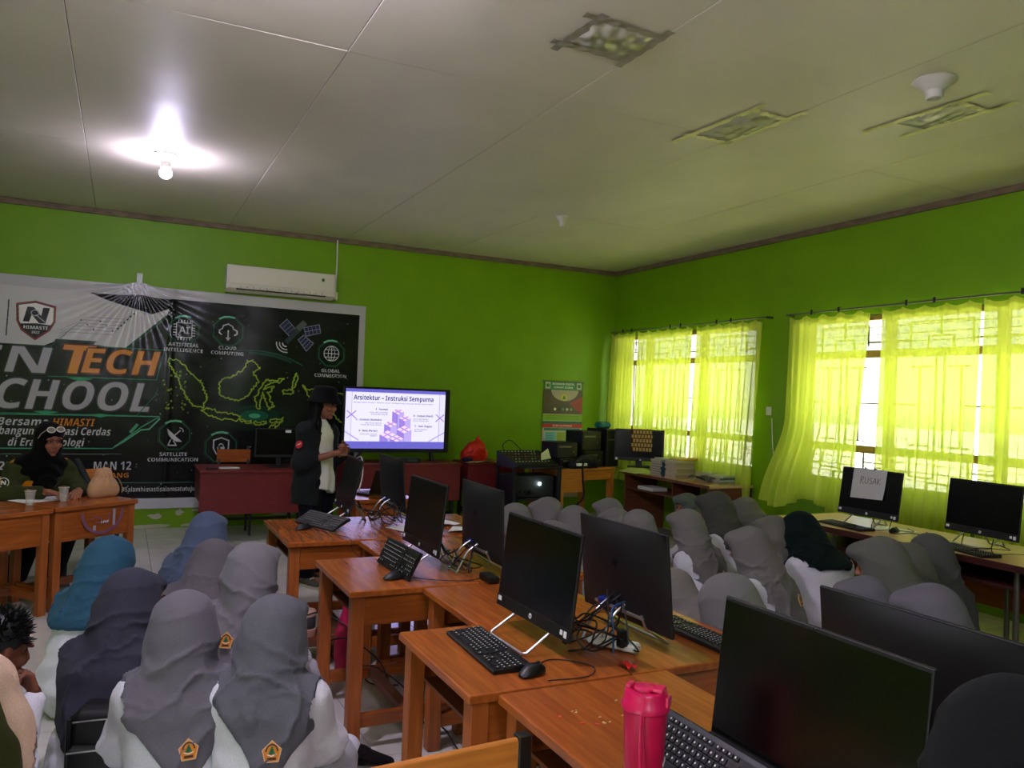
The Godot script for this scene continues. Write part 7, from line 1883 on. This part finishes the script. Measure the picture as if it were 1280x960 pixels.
func dup(o: Node3D, label: String, at: Vector3, turn := 0.0, group := "") -> Node3D:
	var c: Node3D = o.duplicate()
	var base := String(o.name)
	var k := base.rfind("_")
	if k > 0 and base.substr(k + 1).is_valid_int(): base = base.substr(0, k)
	put(c, base)
	c.position = at
	c.rotation = Vector3(0, deg_to_rad(turn), 0)
	c.set_meta("label", label)
	if group != "": c.set_meta("group", group)
	return c

# ------------------------------------------------------------------ geometry
class G:
	var v := PackedVector3Array()
	var n := PackedVector3Array()
	var t := PackedVector2Array()
	var i := PackedInt32Array()
	func add(p: Vector3, nn: Vector3, uv := Vector2.ZERO) -> int:
		v.append(p); n.append(nn); t.append(uv)
		return v.size() - 1
	func tri(a: int, b: int, c: int) -> void:
		var cr := (v[b] - v[a]).cross(v[c] - v[a])
		if cr.dot(n[a] + n[b] + n[c]) > 0.0:
			i.append(a); i.append(c); i.append(b)
		else:
			i.append(a); i.append(b); i.append(c)
	func quad(a: int, b: int, c: int, d: int) -> void:
		tri(a, b, c); tri(a, c, d)
	# a flat polygon with its own normal (convex), uv optional
	func face(ps: Array, uvs := []) -> G:
		var nn: Vector3 = (ps[2] - ps[0]).cross(ps[1] - ps[0]).normalized()
		var k := v.size()
		for j in ps.size(): add(ps[j], nn, uvs[j] if uvs.size() else Vector2.ZERO)
		for j in range(1, ps.size() - 1): tri(k, k + j, k + j + 1)
		return self
	func box(c: Vector3, s: Vector3, bev := 0.002, xf := Transform3D()) -> G:
		var h := s * 0.5
		var b: float = min(bev, min(h.x, min(h.y, h.z)) * 0.9)
		var id := {}
		for sx in [-1, 1]:
			for sy in [-1, 1]:
				for sz in [-1, 1]:
					var o := Vector3(h.x * sx, h.y * sy, h.z * sz)
					var k := [Vector3(o.x, o.y - b * sy, o.z - b * sz), Vector3(o.x - b * sx, o.y, o.z - b * sz), Vector3(o.x - b * sx, o.y - b * sy, o.z)]
					var nn := [Vector3(sx, 0, 0), Vector3(0, sy, 0), Vector3(0, 0, sz)]
					var ids := []
					for a in 3: ids.append(add(xf * (c + k[a]), xf.basis * nn[a]))
					id[Vector3i(sx, sy, sz)] = ids
					if b > 0.0001: tri(ids[0], ids[1], ids[2])
		for sgn in [-1, 1]:
			quad(id[Vector3i(sgn, -1, -1)][0], id[Vector3i(sgn, 1, -1)][0], id[Vector3i(sgn, 1, 1)][0], id[Vector3i(sgn, -1, 1)][0])
			quad(id[Vector3i(-1, sgn, -1)][1], id[Vector3i(1, sgn, -1)][1], id[Vector3i(1, sgn, 1)][1], id[Vector3i(-1, sgn, 1)][1])
			quad(id[Vector3i(-1, -1, sgn)][2], id[Vector3i(1, -1, sgn)][2], id[Vector3i(1, 1, sgn)][2], id[Vector3i(-1, 1, sgn)][2])
		if b > 0.0001:
			for s1 in [-1, 1]:
				for s2 in [-1, 1]:
					var p: Array = id[Vector3i(-1, s1, s2)]
					var q: Array = id[Vector3i(1, s1, s2)]
					quad(p[1], q[1], q[2], p[2])
					p = id[Vector3i(s1, -1, s2)]; q = id[Vector3i(s1, 1, s2)]
					quad(p[0], q[0], q[2], p[2])
					p = id[Vector3i(s1, s2, -1)]; q = id[Vector3i(s1, s2, 1)]
					quad(p[0], q[0], q[1], p[1])
		return self
	# box between two points (a bar with rectangular section w x d)
	func bar(a: Vector3, b: Vector3, w: float, d: float, bev := 0.002) -> G:
		var y := (b - a).normalized()
		var x := y.cross(Vector3(0, 0, 1))
		if x.length() < 0.01: x = Vector3(1, 0, 0)
		x = x.normalized()
		var z := x.cross(y).normalized()
		return box(Vector3.ZERO, Vector3(w, a.distance_to(b), d), bev, Transform3D(Basis(x, y, z), (a + b) * 0.5))
	func tube(ps: Array, r: float, sides := 6, closed := false, r2 := -1.0) -> G:
		var m := ps.size()
		var up := Vector3(0.31, 0.9, 0.27).normalized()
		var base := v.size()
		for k in m:
			var a: Vector3 = ps[(k - 1 + m) % m] if closed or k > 0 else ps[k]
			var b: Vector3 = ps[(k + 1) % m] if closed or k < m - 1 else ps[k]
			var d := (b - a).normalized()
			up = up - d * up.dot(d)
			if up.length() < 0.05: up = Vector3(1, 0, 0) - d * d.x
			up = up.normalized()
			var w := d.cross(up)
			var rr := r if r2 < 0 else lerpf(r, r2, float(k) / (m - 1))
			for j in sides:
				var an := TAU * j / sides
				var nn := up * cos(an) + w * sin(an)
				add(ps[k] + nn * rr, nn)
		for k in (m if closed else m - 1):
			for j in sides:
				var k2 := (k + 1) % m
				var j2 := (j + 1) % sides
				quad(base + k * sides + j, base + k2 * sides + j, base + k2 * sides + j2, base + k * sides + j2)
		if not closed:
			for e in [0, m - 1]:
				var d2: Vector3 = (ps[0] - ps[1]).normalized() if e == 0 else (ps[m - 1] - ps[m - 2]).normalized()
				var c := add(ps[e], d2)
				for j in sides: add(v[base + e * sides + j], d2)
				for j in sides: tri(c, c + 1 + j, c + 1 + (j + 1) % sides)
		return self
	# profile: points (radius, height); hard edges where the profile turns by more than 50 degrees
	func lathe(pr: Array, segs := 20, xf := Transform3D()) -> G:
		for k in pr.size() - 1:
			var a: Vector2 = pr[k]
			var b: Vector2 = pr[k + 1]
			if a.distance_to(b) < 0.00001: continue
			var d := (b - a).normalized()
			var na := Vector2(d.y, -d.x)
			var n0 := na
			var n1 := na
			if k > 0:
				var dp: Vector2 = (a - pr[k - 1]).normalized()
				if dp.dot(d) > 0.64: n0 = (na + Vector2(dp.y, -dp.x)).normalized()
			if k < pr.size() - 2:
				var dn: Vector2 = (pr[k + 2] - b).normalized()
				if dn.dot(d) > 0.64: n1 = (na + Vector2(dn.y, -dn.x)).normalized()
			var base := v.size()
			for j in segs + 1:
				var an := TAU * j / segs
				var cs := Vector2(cos(an), sin(an))
				add(xf * Vector3(a.x * cs.x, a.y, a.x * cs.y), xf.basis * Vector3(n0.x * cs.x, n0.y, n0.x * cs.y), Vector2(float(j) / segs, a.y))
				add(xf * Vector3(b.x * cs.x, b.y, b.x * cs.y), xf.basis * Vector3(n1.x * cs.x, n1.y, n1.x * cs.y), Vector2(float(j) / segs, b.y))
			for j in segs:
				var q := base + j * 2
				quad(q, q + 1, q + 3, q + 2)
		return self
	# extrude a polygon (xy) along z from z0 to z1
	func prism(poly: PackedVector2Array, z0: float, z1: float, xf := Transform3D()) -> G:
		var ids := Geometry2D.triangulate_polygon(poly)
		for side in [[z0, -1.0], [z1, 1.0]]:
			var base := v.size()
			for p in poly: add(xf * Vector3(p.x, p.y, side[0]), xf.basis * Vector3(0, 0, side[1] * signf(z1 - z0)), p)
			for k in range(0, ids.size(), 3): tri(base + ids[k], base + ids[k + 1], base + ids[k + 2])
		var ccw := not Geometry2D.is_polygon_clockwise(poly)
		for k in poly.size():
			var p: Vector2 = poly[k]
			var q: Vector2 = poly[(k + 1) % poly.size()]
			var nn := Vector3(q.y - p.y, p.x - q.x, 0).normalized() * (1.0 if ccw else -1.0)
			var b := v.size()
			for w in [Vector3(p.x, p.y, z0), Vector3(q.x, q.y, z0), Vector3(q.x, q.y, z1), Vector3(p.x, p.y, z1)]: add(xf * w, xf.basis * nn)
			quad(b, b + 1, b + 2, b + 3)
		return self
	# parametric sheet, fn(u, v) -> Vector3; smooth normals; both faces are drawn
	func sheet(nu: int, nv: int, fn: Callable, flip := false) -> G:
		var base := v.size()
		for a in nu + 1:
			for b in nv + 1:
				add(fn.call(float(a) / nu, float(b) / nv), Vector3.ZERO, Vector2(float(a) / nu, float(b) / nv))
		var w := nv + 1
		for a in nu + 1:
			for b in nv + 1:
				var du := v[base + mini(a + 1, nu) * w + b] - v[base + maxi(a - 1, 0) * w + b]
				var dv := v[base + a * w + mini(b + 1, nv)] - v[base + a * w + maxi(b - 1, 0)]
				var nn := du.cross(dv).normalized()
				n[base + a * w + b] = -nn if flip else nn
		for a in nu:
			for b in nv:
				var q := base + a * w + b
				quad(q, q + 1, q + w + 1, q + w)
		return self
	# closed loft through rings (arrays of equal length)
	func loft(rings: Array, caps := true) -> G:
		var base := v.size()
		var m: int = rings[0].size()
		for k in rings.size():
			var c := Vector3.ZERO
			for p in rings[k]: c += p / m
			for j in m:
				var du: Vector3 = rings[k][(j + 1) % m] - rings[k][(j - 1 + m) % m]
				var dv: Vector3 = rings[mini(k + 1, rings.size() - 1)][j] - rings[maxi(k - 1, 0)][j]
				var nn := du.cross(dv).normalized()
				if nn.dot(rings[k][j] - c) < 0.0: nn = -nn
				add(rings[k][j], nn)
		for k in rings.size() - 1:
			for j in m:
				var j2 := (j + 1) % m
				quad(base + k * m + j, base + (k + 1) * m + j, base + (k + 1) * m + j2, base + k * m + j2)
		if caps:
			for e in [0, rings.size() - 1]:
				var c := Vector3.ZERO
				for p in rings[e]: c += p / m
				var o: Vector3 = rings[1 if e == 0 else e - 1][0]
				var nn: Vector3 = (rings[e][1] - rings[e][0]).cross(rings[e][m / 3] - rings[e][0]).normalized()
				if nn.dot(c - o) < 0.0: nn = -nn
				var k := add(c, nn)
				for p in rings[e]: add(p, nn)
				for j in m: tri(k, k + 1 + j, k + 1 + (j + 1) % m)
		return self
	func join(o: G, xf := Transform3D()) -> G:
		var b := v.size()
		for k in o.v.size(): add(xf * o.v[k], (xf.basis * o.n[k]).normalized(), o.t[k])
		for k in o.i: i.append(b + k)
		return self
	func mesh() -> ArrayMesh:
		var a := []
		a.resize(Mesh.ARRAY_MAX)
		a[Mesh.ARRAY_VERTEX] = v
		a[Mesh.ARRAY_NORMAL] = n
		a[Mesh.ARRAY_TEX_UV] = t
		a[Mesh.ARRAY_INDEX] = i
		var m := ArrayMesh.new()
		m.add_surface_from_arrays(Mesh.PRIMITIVE_TRIANGLES, a)
		return m

func bx(c: Vector3, s: Vector3, bev := 0.002) -> G: return G.new().box(c, s, bev)
func tb(ps: Array, r: float, sides := 6) -> G: return G.new().tube(ps, r, sides)
func lt(pr: Array, segs := 20, xf := Transform3D()) -> G: return G.new().lathe(pr, segs, xf)
func V(x: float, y: float, z: float) -> Vector3: return Vector3(x, y, z)
func smooth_path(ps: Array, per := 6) -> Array:
	var out := []
	for k in ps.size() - 1:
		var a: Vector3 = ps[maxi(k - 1, 0)]
		var d: Vector3 = ps[mini(k + 2, ps.size() - 1)]
		for j in per: out.append((ps[k] as Vector3).cubic_interpolate(ps[k + 1], a, d, float(j) / per))
	out.append(ps[-1])
	return out
func poly(xs: Array) -> PackedVector2Array:
	var p := PackedVector2Array()
	for k in range(0, xs.size(), 2): p.append(Vector2(xs[k], xs[k + 1]))
	return p

# ------------------------------------------------------------------ flat print: a small drawing board
class Cv:
	var im: Image
	var k: float      # pixels per unit
	static var fonts := {}
	func _init(w: float, h: float, per: float, bg: Color) -> void:
		k = per
		im = Image.create(int(w * per), int(h * per), false, Image.FORMAT_RGB8)
		im.fill(bg)
	func tri(a: Vector2, b: Vector2, c: Vector2, col: Color) -> void:
		var y0 := int(floor(minf(a.y, minf(b.y, c.y)) * k + 0.5))
		var y1 := int(floor(maxf(a.y, maxf(b.y, c.y)) * k + 0.5))
		for y in range(maxi(y0, 0), mini(y1, im.get_height())):
			var yy := (y + 0.5) / k
			var lo := INF
			var hi := -INF
			for e in [[a, b], [b, c], [c, a]]:
				var p: Vector2 = e[0]
				var q: Vector2 = e[1]
				if (p.y <= yy) != (q.y <= yy):
					var x := p.x + (q.x - p.x) * (yy - p.y) / (q.y - p.y)
					lo = minf(lo, x); hi = maxf(hi, x)
			if hi > lo:
				var xa := int(floor(lo * k + 0.5))
				var xb := int(floor(hi * k + 0.5))
				if xb > xa: im.fill_rect(Rect2i(xa, y, xb - xa, 1), col)
	func fill(p: PackedVector2Array, col: Color) -> void:
		var ids := Geometry2D.triangulate_polygon(p)
		for j in range(0, ids.size(), 3): tri(p[ids[j]], p[ids[j + 1]], p[ids[j + 2]], col)
	func rect(x: float, y: float, w: float, h: float, col: Color) -> void:
		im.fill_rect(Rect2i(int(x * k), int(y * k), maxi(1, int(w * k)), maxi(1, int(h * k))), col)
	func line(p: PackedVector2Array, w: float, col: Color, closed := false) -> void:
		var m := p.size()
		for j in (m if closed else m - 1):
			var a := p[j]
			var b := p[(j + 1) % m]
			var d := (b - a).normalized() * w * 0.5
			var o := Vector2(-d.y, d.x)
			a -= d * 0.6; b += d * 0.6
			tri(a + o, b + o, b - o, col); tri(a + o, b - o, a - o, col)
	func ring(c: Vector2, rx: float, ry: float, m := 24, a0 := 0.0, a1 := TAU) -> PackedVector2Array:
		var p := PackedVector2Array()
		for j in m + (0 if a1 - a0 > 6.2 else 1): p.append(c + Vector2(cos(a0 + (a1 - a0) * j / m) * rx, sin(a0 + (a1 - a0) * j / m) * ry))
		return p
	func disc(c: Vector2, r: float, col: Color) -> void: fill(ring(c, r, r, 16), col)
	# size is the capital height; x, y the baseline; align 0 left, 0.5 middle, 1 right; returns width
	func text(s: String, x: float, y: float, size: float, col: Color, bold := true, align := 0.0, slant := 0.0, wide := 1.0, to_width := 0.0) -> float:
		var key := "b" if bold else "r"
		if not fonts.has(key):
			var f := SystemFont.new()
			f.font_names = PackedStringArray(["Droid Sans"])
			f.font_weight = 700 if bold else 400
			fonts[key] = f
		var tm := TextMesh.new()
		tm.font = fonts[key]
		tm.text = s
		tm.font_size = 64
		tm.pixel_size = 1.0
		tm.depth = 0.0
		tm.curve_step = 4.0
		tm.horizontal_alignment = HORIZONTAL_ALIGNMENT_LEFT
		tm.vertical_alignment = VERTICAL_ALIGNMENT_BOTTOM
		var ar := tm.get_mesh_arrays()
		if ar.is_empty() or ar[0] == null: return 0.0
		var vs: PackedVector3Array = ar[Mesh.ARRAY_VERTEX]
		var ix: PackedInt32Array = ar[Mesh.ARRAY_INDEX]
		var lo := INF
		var hi := -INF
		for q in vs:
			lo = minf(lo, q.x); hi = maxf(hi, q.x)
		var base: float = tm.font.get_descent(64)
		var sc := size / (64 * 0.714)
		if to_width > 0.0: wide = to_width / ((hi - lo) * sc)
		var wd := (hi - lo) * sc * wide
		var pts := PackedVector2Array()
		for q in vs:
			var h := (q.y - base) * sc
			pts.append(Vector2(x - wd * align + (q.x - lo) * sc * wide + h * slant, y - h))
		for j in range(0, ix.size(), 3): tri(pts[ix[j]], pts[ix[j + 1]], pts[ix[j + 2]], col)
		return wd
	func tex() -> ImageTexture: return ImageTexture.create_from_image(im)

# ------------------------------------------------------------------ bodies and cloth: a field of blended capsules and ellipsoids, meshed as surface nets
class F:
	var kind := PackedInt32Array()
	var a := PackedVector3Array()
	var b := PackedVector3Array()
	var ra := PackedFloat32Array()
	var rb := PackedFloat32Array()
	var k := 0.03
	var cuts: Array = []      # [centre, radii] ellipsoids taken away
	var trim = null    # (p, d) -> d
	var push = null    # (p, n) -> distance to move along n after meshing
	var inv := Transform3D()  # head turn for ellipsoids flagged kind 2
	func cap(p: Vector3, q: Vector3, r0: float, r1 := -1.0) -> F:
		kind.append(0); a.append(p); b.append(q - p); ra.append(r0); rb.append(r0 if r1 < 0 else r1)
		return self
	func ell(c: Vector3, r: Vector3, turned := false) -> F:
		kind.append(2 if turned else 1); a.append(c); b.append(r); ra.append(minf(r.x, minf(r.y, r.z))); rb.append(0)
		return self
	func cut(c: Vector3, r: Vector3) -> F:
		cuts.append([c, r])
		return self
	func d(p: Vector3) -> float:
		var out := 1000.0
		var hp := inv * p
		for j in kind.size():
			var x: float
			if kind[j] == 0:
				var pa := p - a[j]
				var ba := b[j]
				var l := ba.length_squared()
				var t := 0.0 if l < 0.0000001 else clampf(pa.dot(ba) / l, 0.0, 1.0)
				x = (pa - ba * t).length() - ra[j] - (rb[j] - ra[j]) * t
			else:
				var q := ((hp if kind[j] == 2 else p) - a[j]) / b[j]
				var k0 := q.length()
				var k1 := (q / b[j]).length()
				x = (k0 - 1.0) * (k0 / k1 if k1 > 0.0001 else ra[j])
			var h := k - absf(out - x)
			out = minf(out, x)
			if h > 0.0: out -= h * h * 0.25 / k
		for c in cuts:
			var q2: Vector3 = (hp - c[0]) / c[1]
			var k2 := q2.length()
			var k3: float = (q2 / c[1]).length()
			out = maxf(out, -(k2 - 1.0) * k2 / maxf(k3, 0.001))
		if trim != null: out = trim.call(p, out)
		return out
	func mesh_into(g: G, lo: Vector3, hi: Vector3, cell: float) -> G:
		var B := 4
		var nb := Vector3i(((hi - lo) / (cell * B)).ceil())
		var nx := nb.x * B + 1
		var ny := nb.y * B + 1
		var nz := nb.z * B + 1
		var val := PackedFloat32Array()
		val.resize(nx * ny * nz)
		val.fill(9.0)
		var act := []
		var reach := cell * B * 0.87 * 1.25 + 0.004
		for bz in nb.z:
			for by in nb.y:
				for bx_ in nb.x:
					var c := lo + Vector3(bx_ + 0.5, by + 0.5, bz + 0.5) * (cell * B)
					if absf(d(c)) > reach: continue
					act.append(Vector3i(bx_, by, bz))
					for z in range(bz * B, bz * B + B + 1):
						for y in range(by * B, by * B + B + 1):
							var o := (z * ny + y) * nx
							for x in range(bx_ * B, bx_ * B + B + 1):
								if val[o + x] == 9.0: val[o + x] = d(lo + Vector3(x, y, z) * cell)
		var id := {}
		var sx := 1
		var sy := nx
		var sz := nx * ny
		var off := PackedInt32Array([0, sx, sy, sx + sy, sz, sz + sx, sz + sy, sz + sx + sy])
		var base := g.v.size()
		for bl in act:
			for z in range(bl.z * B, bl.z * B + B):
				for y in range(bl.y * B, bl.y * B + B):
					for x in range(bl.x * B, bl.x * B + B):
						var o := (z * ny + y) * nx + x
						var neg := 0
						for j in 8:
							if val[o + off[j]] < 0.0: neg += 1
						if neg == 0 or neg == 8: continue
						var f0 := val[o]; var f1 := val[o + sx]; var f2 := val[o + sy]; var f3 := val[o + sx + sy]
						var f4 := val[o + sz]; var f5 := val[o + sz + sx]; var f6 := val[o + sz + sy]; var f7 := val[o + sz + sx + sy]
						var s := Vector3.ZERO
						var m := 0
						var e: float
						if (f0 < 0) != (f1 < 0): e = f0 / (f0 - f1); s += Vector3(e, 0, 0); m += 1
						if (f2 < 0) != (f3 < 0): e = f2 / (f2 - f3); s += Vector3(e, 1, 0); m += 1
						if (f4 < 0) != (f5 < 0): e = f4 / (f4 - f5); s += Vector3(e, 0, 1); m += 1
						if (f6 < 0) != (f7 < 0): e = f6 / (f6 - f7); s += Vector3(e, 1, 1); m += 1
						if (f0 < 0) != (f2 < 0): e = f0 / (f0 - f2); s += Vector3(0, e, 0); m += 1
						if (f1 < 0) != (f3 < 0): e = f1 / (f1 - f3); s += Vector3(1, e, 0); m += 1
						if (f4 < 0) != (f6 < 0): e = f4 / (f4 - f6); s += Vector3(0, e, 1); m += 1
						if (f5 < 0) != (f7 < 0): e = f5 / (f5 - f7); s += Vector3(1, e, 1); m += 1
						if (f0 < 0) != (f4 < 0): e = f0 / (f0 - f4); s += Vector3(0, 0, e); m += 1
						if (f1 < 0) != (f5 < 0): e = f1 / (f1 - f5); s += Vector3(1, 0, e); m += 1
						if (f2 < 0) != (f6 < 0): e = f2 / (f2 - f6); s += Vector3(0, 1, e); m += 1
						if (f3 < 0) != (f7 < 0): e = f3 / (f3 - f7); s += Vector3(1, 1, e); m += 1
						var nn := Vector3(f1 + f3 + f5 + f7 - f0 - f2 - f4 - f6, f2 + f3 + f6 + f7 - f0 - f1 - f4 - f5, f4 + f5 + f6 + f7 - f0 - f1 - f2 - f3).normalized()
						id[o] = g.v.size()
						g.v.append(lo + (Vector3(x, y, z) + s / m) * cell)
						g.n.append(nn)
						g.t.append(Vector2.ZERO)
		for o in id:
			var in0: bool = val[o] < 0.0
			if in0 != (val[o + sx] < 0.0) and id.has(o - sy) and id.has(o - sz) and id.has(o - sy - sz):
				g.quad(id[o], id[o - sy], id[o - sy - sz], id[o - sz])
			if in0 != (val[o + sy] < 0.0) and id.has(o - sx) and id.has(o - sz) and id.has(o - sx - sz):
				g.quad(id[o], id[o - sx], id[o - sx - sz], id[o - sz])
			if in0 != (val[o + sz] < 0.0) and id.has(o - sx) and id.has(o - sy) and id.has(o - sx - sy):
				g.quad(id[o], id[o - sx], id[o - sx - sy], id[o - sy])
		if push != null:
			for j in range(base, g.v.size()): g.v[j] += g.n[j] * push.call(g.v[j], g.n[j])
			# normals again from the moved faces
			var acc := PackedVector3Array()
			acc.resize(g.v.size())
			for j in range(0, g.i.size(), 3):
				if g.i[j] < base: continue
				var cr := (g.v[g.i[j + 2]] - g.v[g.i[j]]).cross(g.v[g.i[j + 1]] - g.v[g.i[j]])
				for q in 3: acc[g.i[j + q]] += cr
			for j in range(base, g.v.size()):
				if acc[j].length_squared() > 0.0: g.n[j] = acc[j].normalized()
		return g

# ------------------------------------------------------------------ materials
func noise_tex(freq: float, c0: Color, c1: Color, seed_ := 1, size := 256, oct := 4, cm := Color.TRANSPARENT, type := FastNoiseLite.TYPE_SIMPLEX_SMOOTH) -> NoiseTexture2D:
	var f := FastNoiseLite.new()
	f.seed = seed_
	f.frequency = freq
	f.noise_type = type
	f.fractal_octaves = oct
	var t := NoiseTexture2D.new()
	t.width = size; t.height = size
	t.seamless = true
	t.noise = f
	var r := Gradient.new()
	r.set_color(0, c0); r.set_color(1, c1)
	if cm.a > 0.0: r.add_point(0.5, cm)
	t.color_ramp = r
	return t
func bump_tex(freq: float, strength: float, seed_ := 3, size := 256, oct := 3) -> NoiseTexture2D:
	var t := noise_tex(freq, Color.BLACK, Color.WHITE, seed_, size, oct)
	t.color_ramp = null
	t.as_normal_map = true
	t.bump_strength = strength
	return t
func mat(c: Color, rough := 0.6, metal := 0.0, spec := 0.5) -> StandardMaterial3D:
	var m := StandardMaterial3D.new()
	m.albedo_color = c
	m.roughness = rough
	m.metallic = metal
	m.metallic_specular = spec
	return m
func tri_mat(t: Texture2D, rough: float, sc: Vector3, world := false, nrm: Texture2D = null, ns := 0.3, spec := 0.5) -> StandardMaterial3D:
	var m := mat(Color.WHITE, rough, 0.0, spec)
	m.albedo_texture = t
	m.uv1_triplanar = true
	m.uv1_world_triplanar = world
	m.uv1_scale = sc
	if nrm:
		m.normal_enabled = true
		m.normal_texture = nrm
		m.normal_scale = ns
	return m
func hex(s: String) -> Color: return Color.html(s)
func tinted(m: StandardMaterial3D, c: Color) -> StandardMaterial3D:
	var o: StandardMaterial3D = m.duplicate()
	o.albedo_color = c
	return o
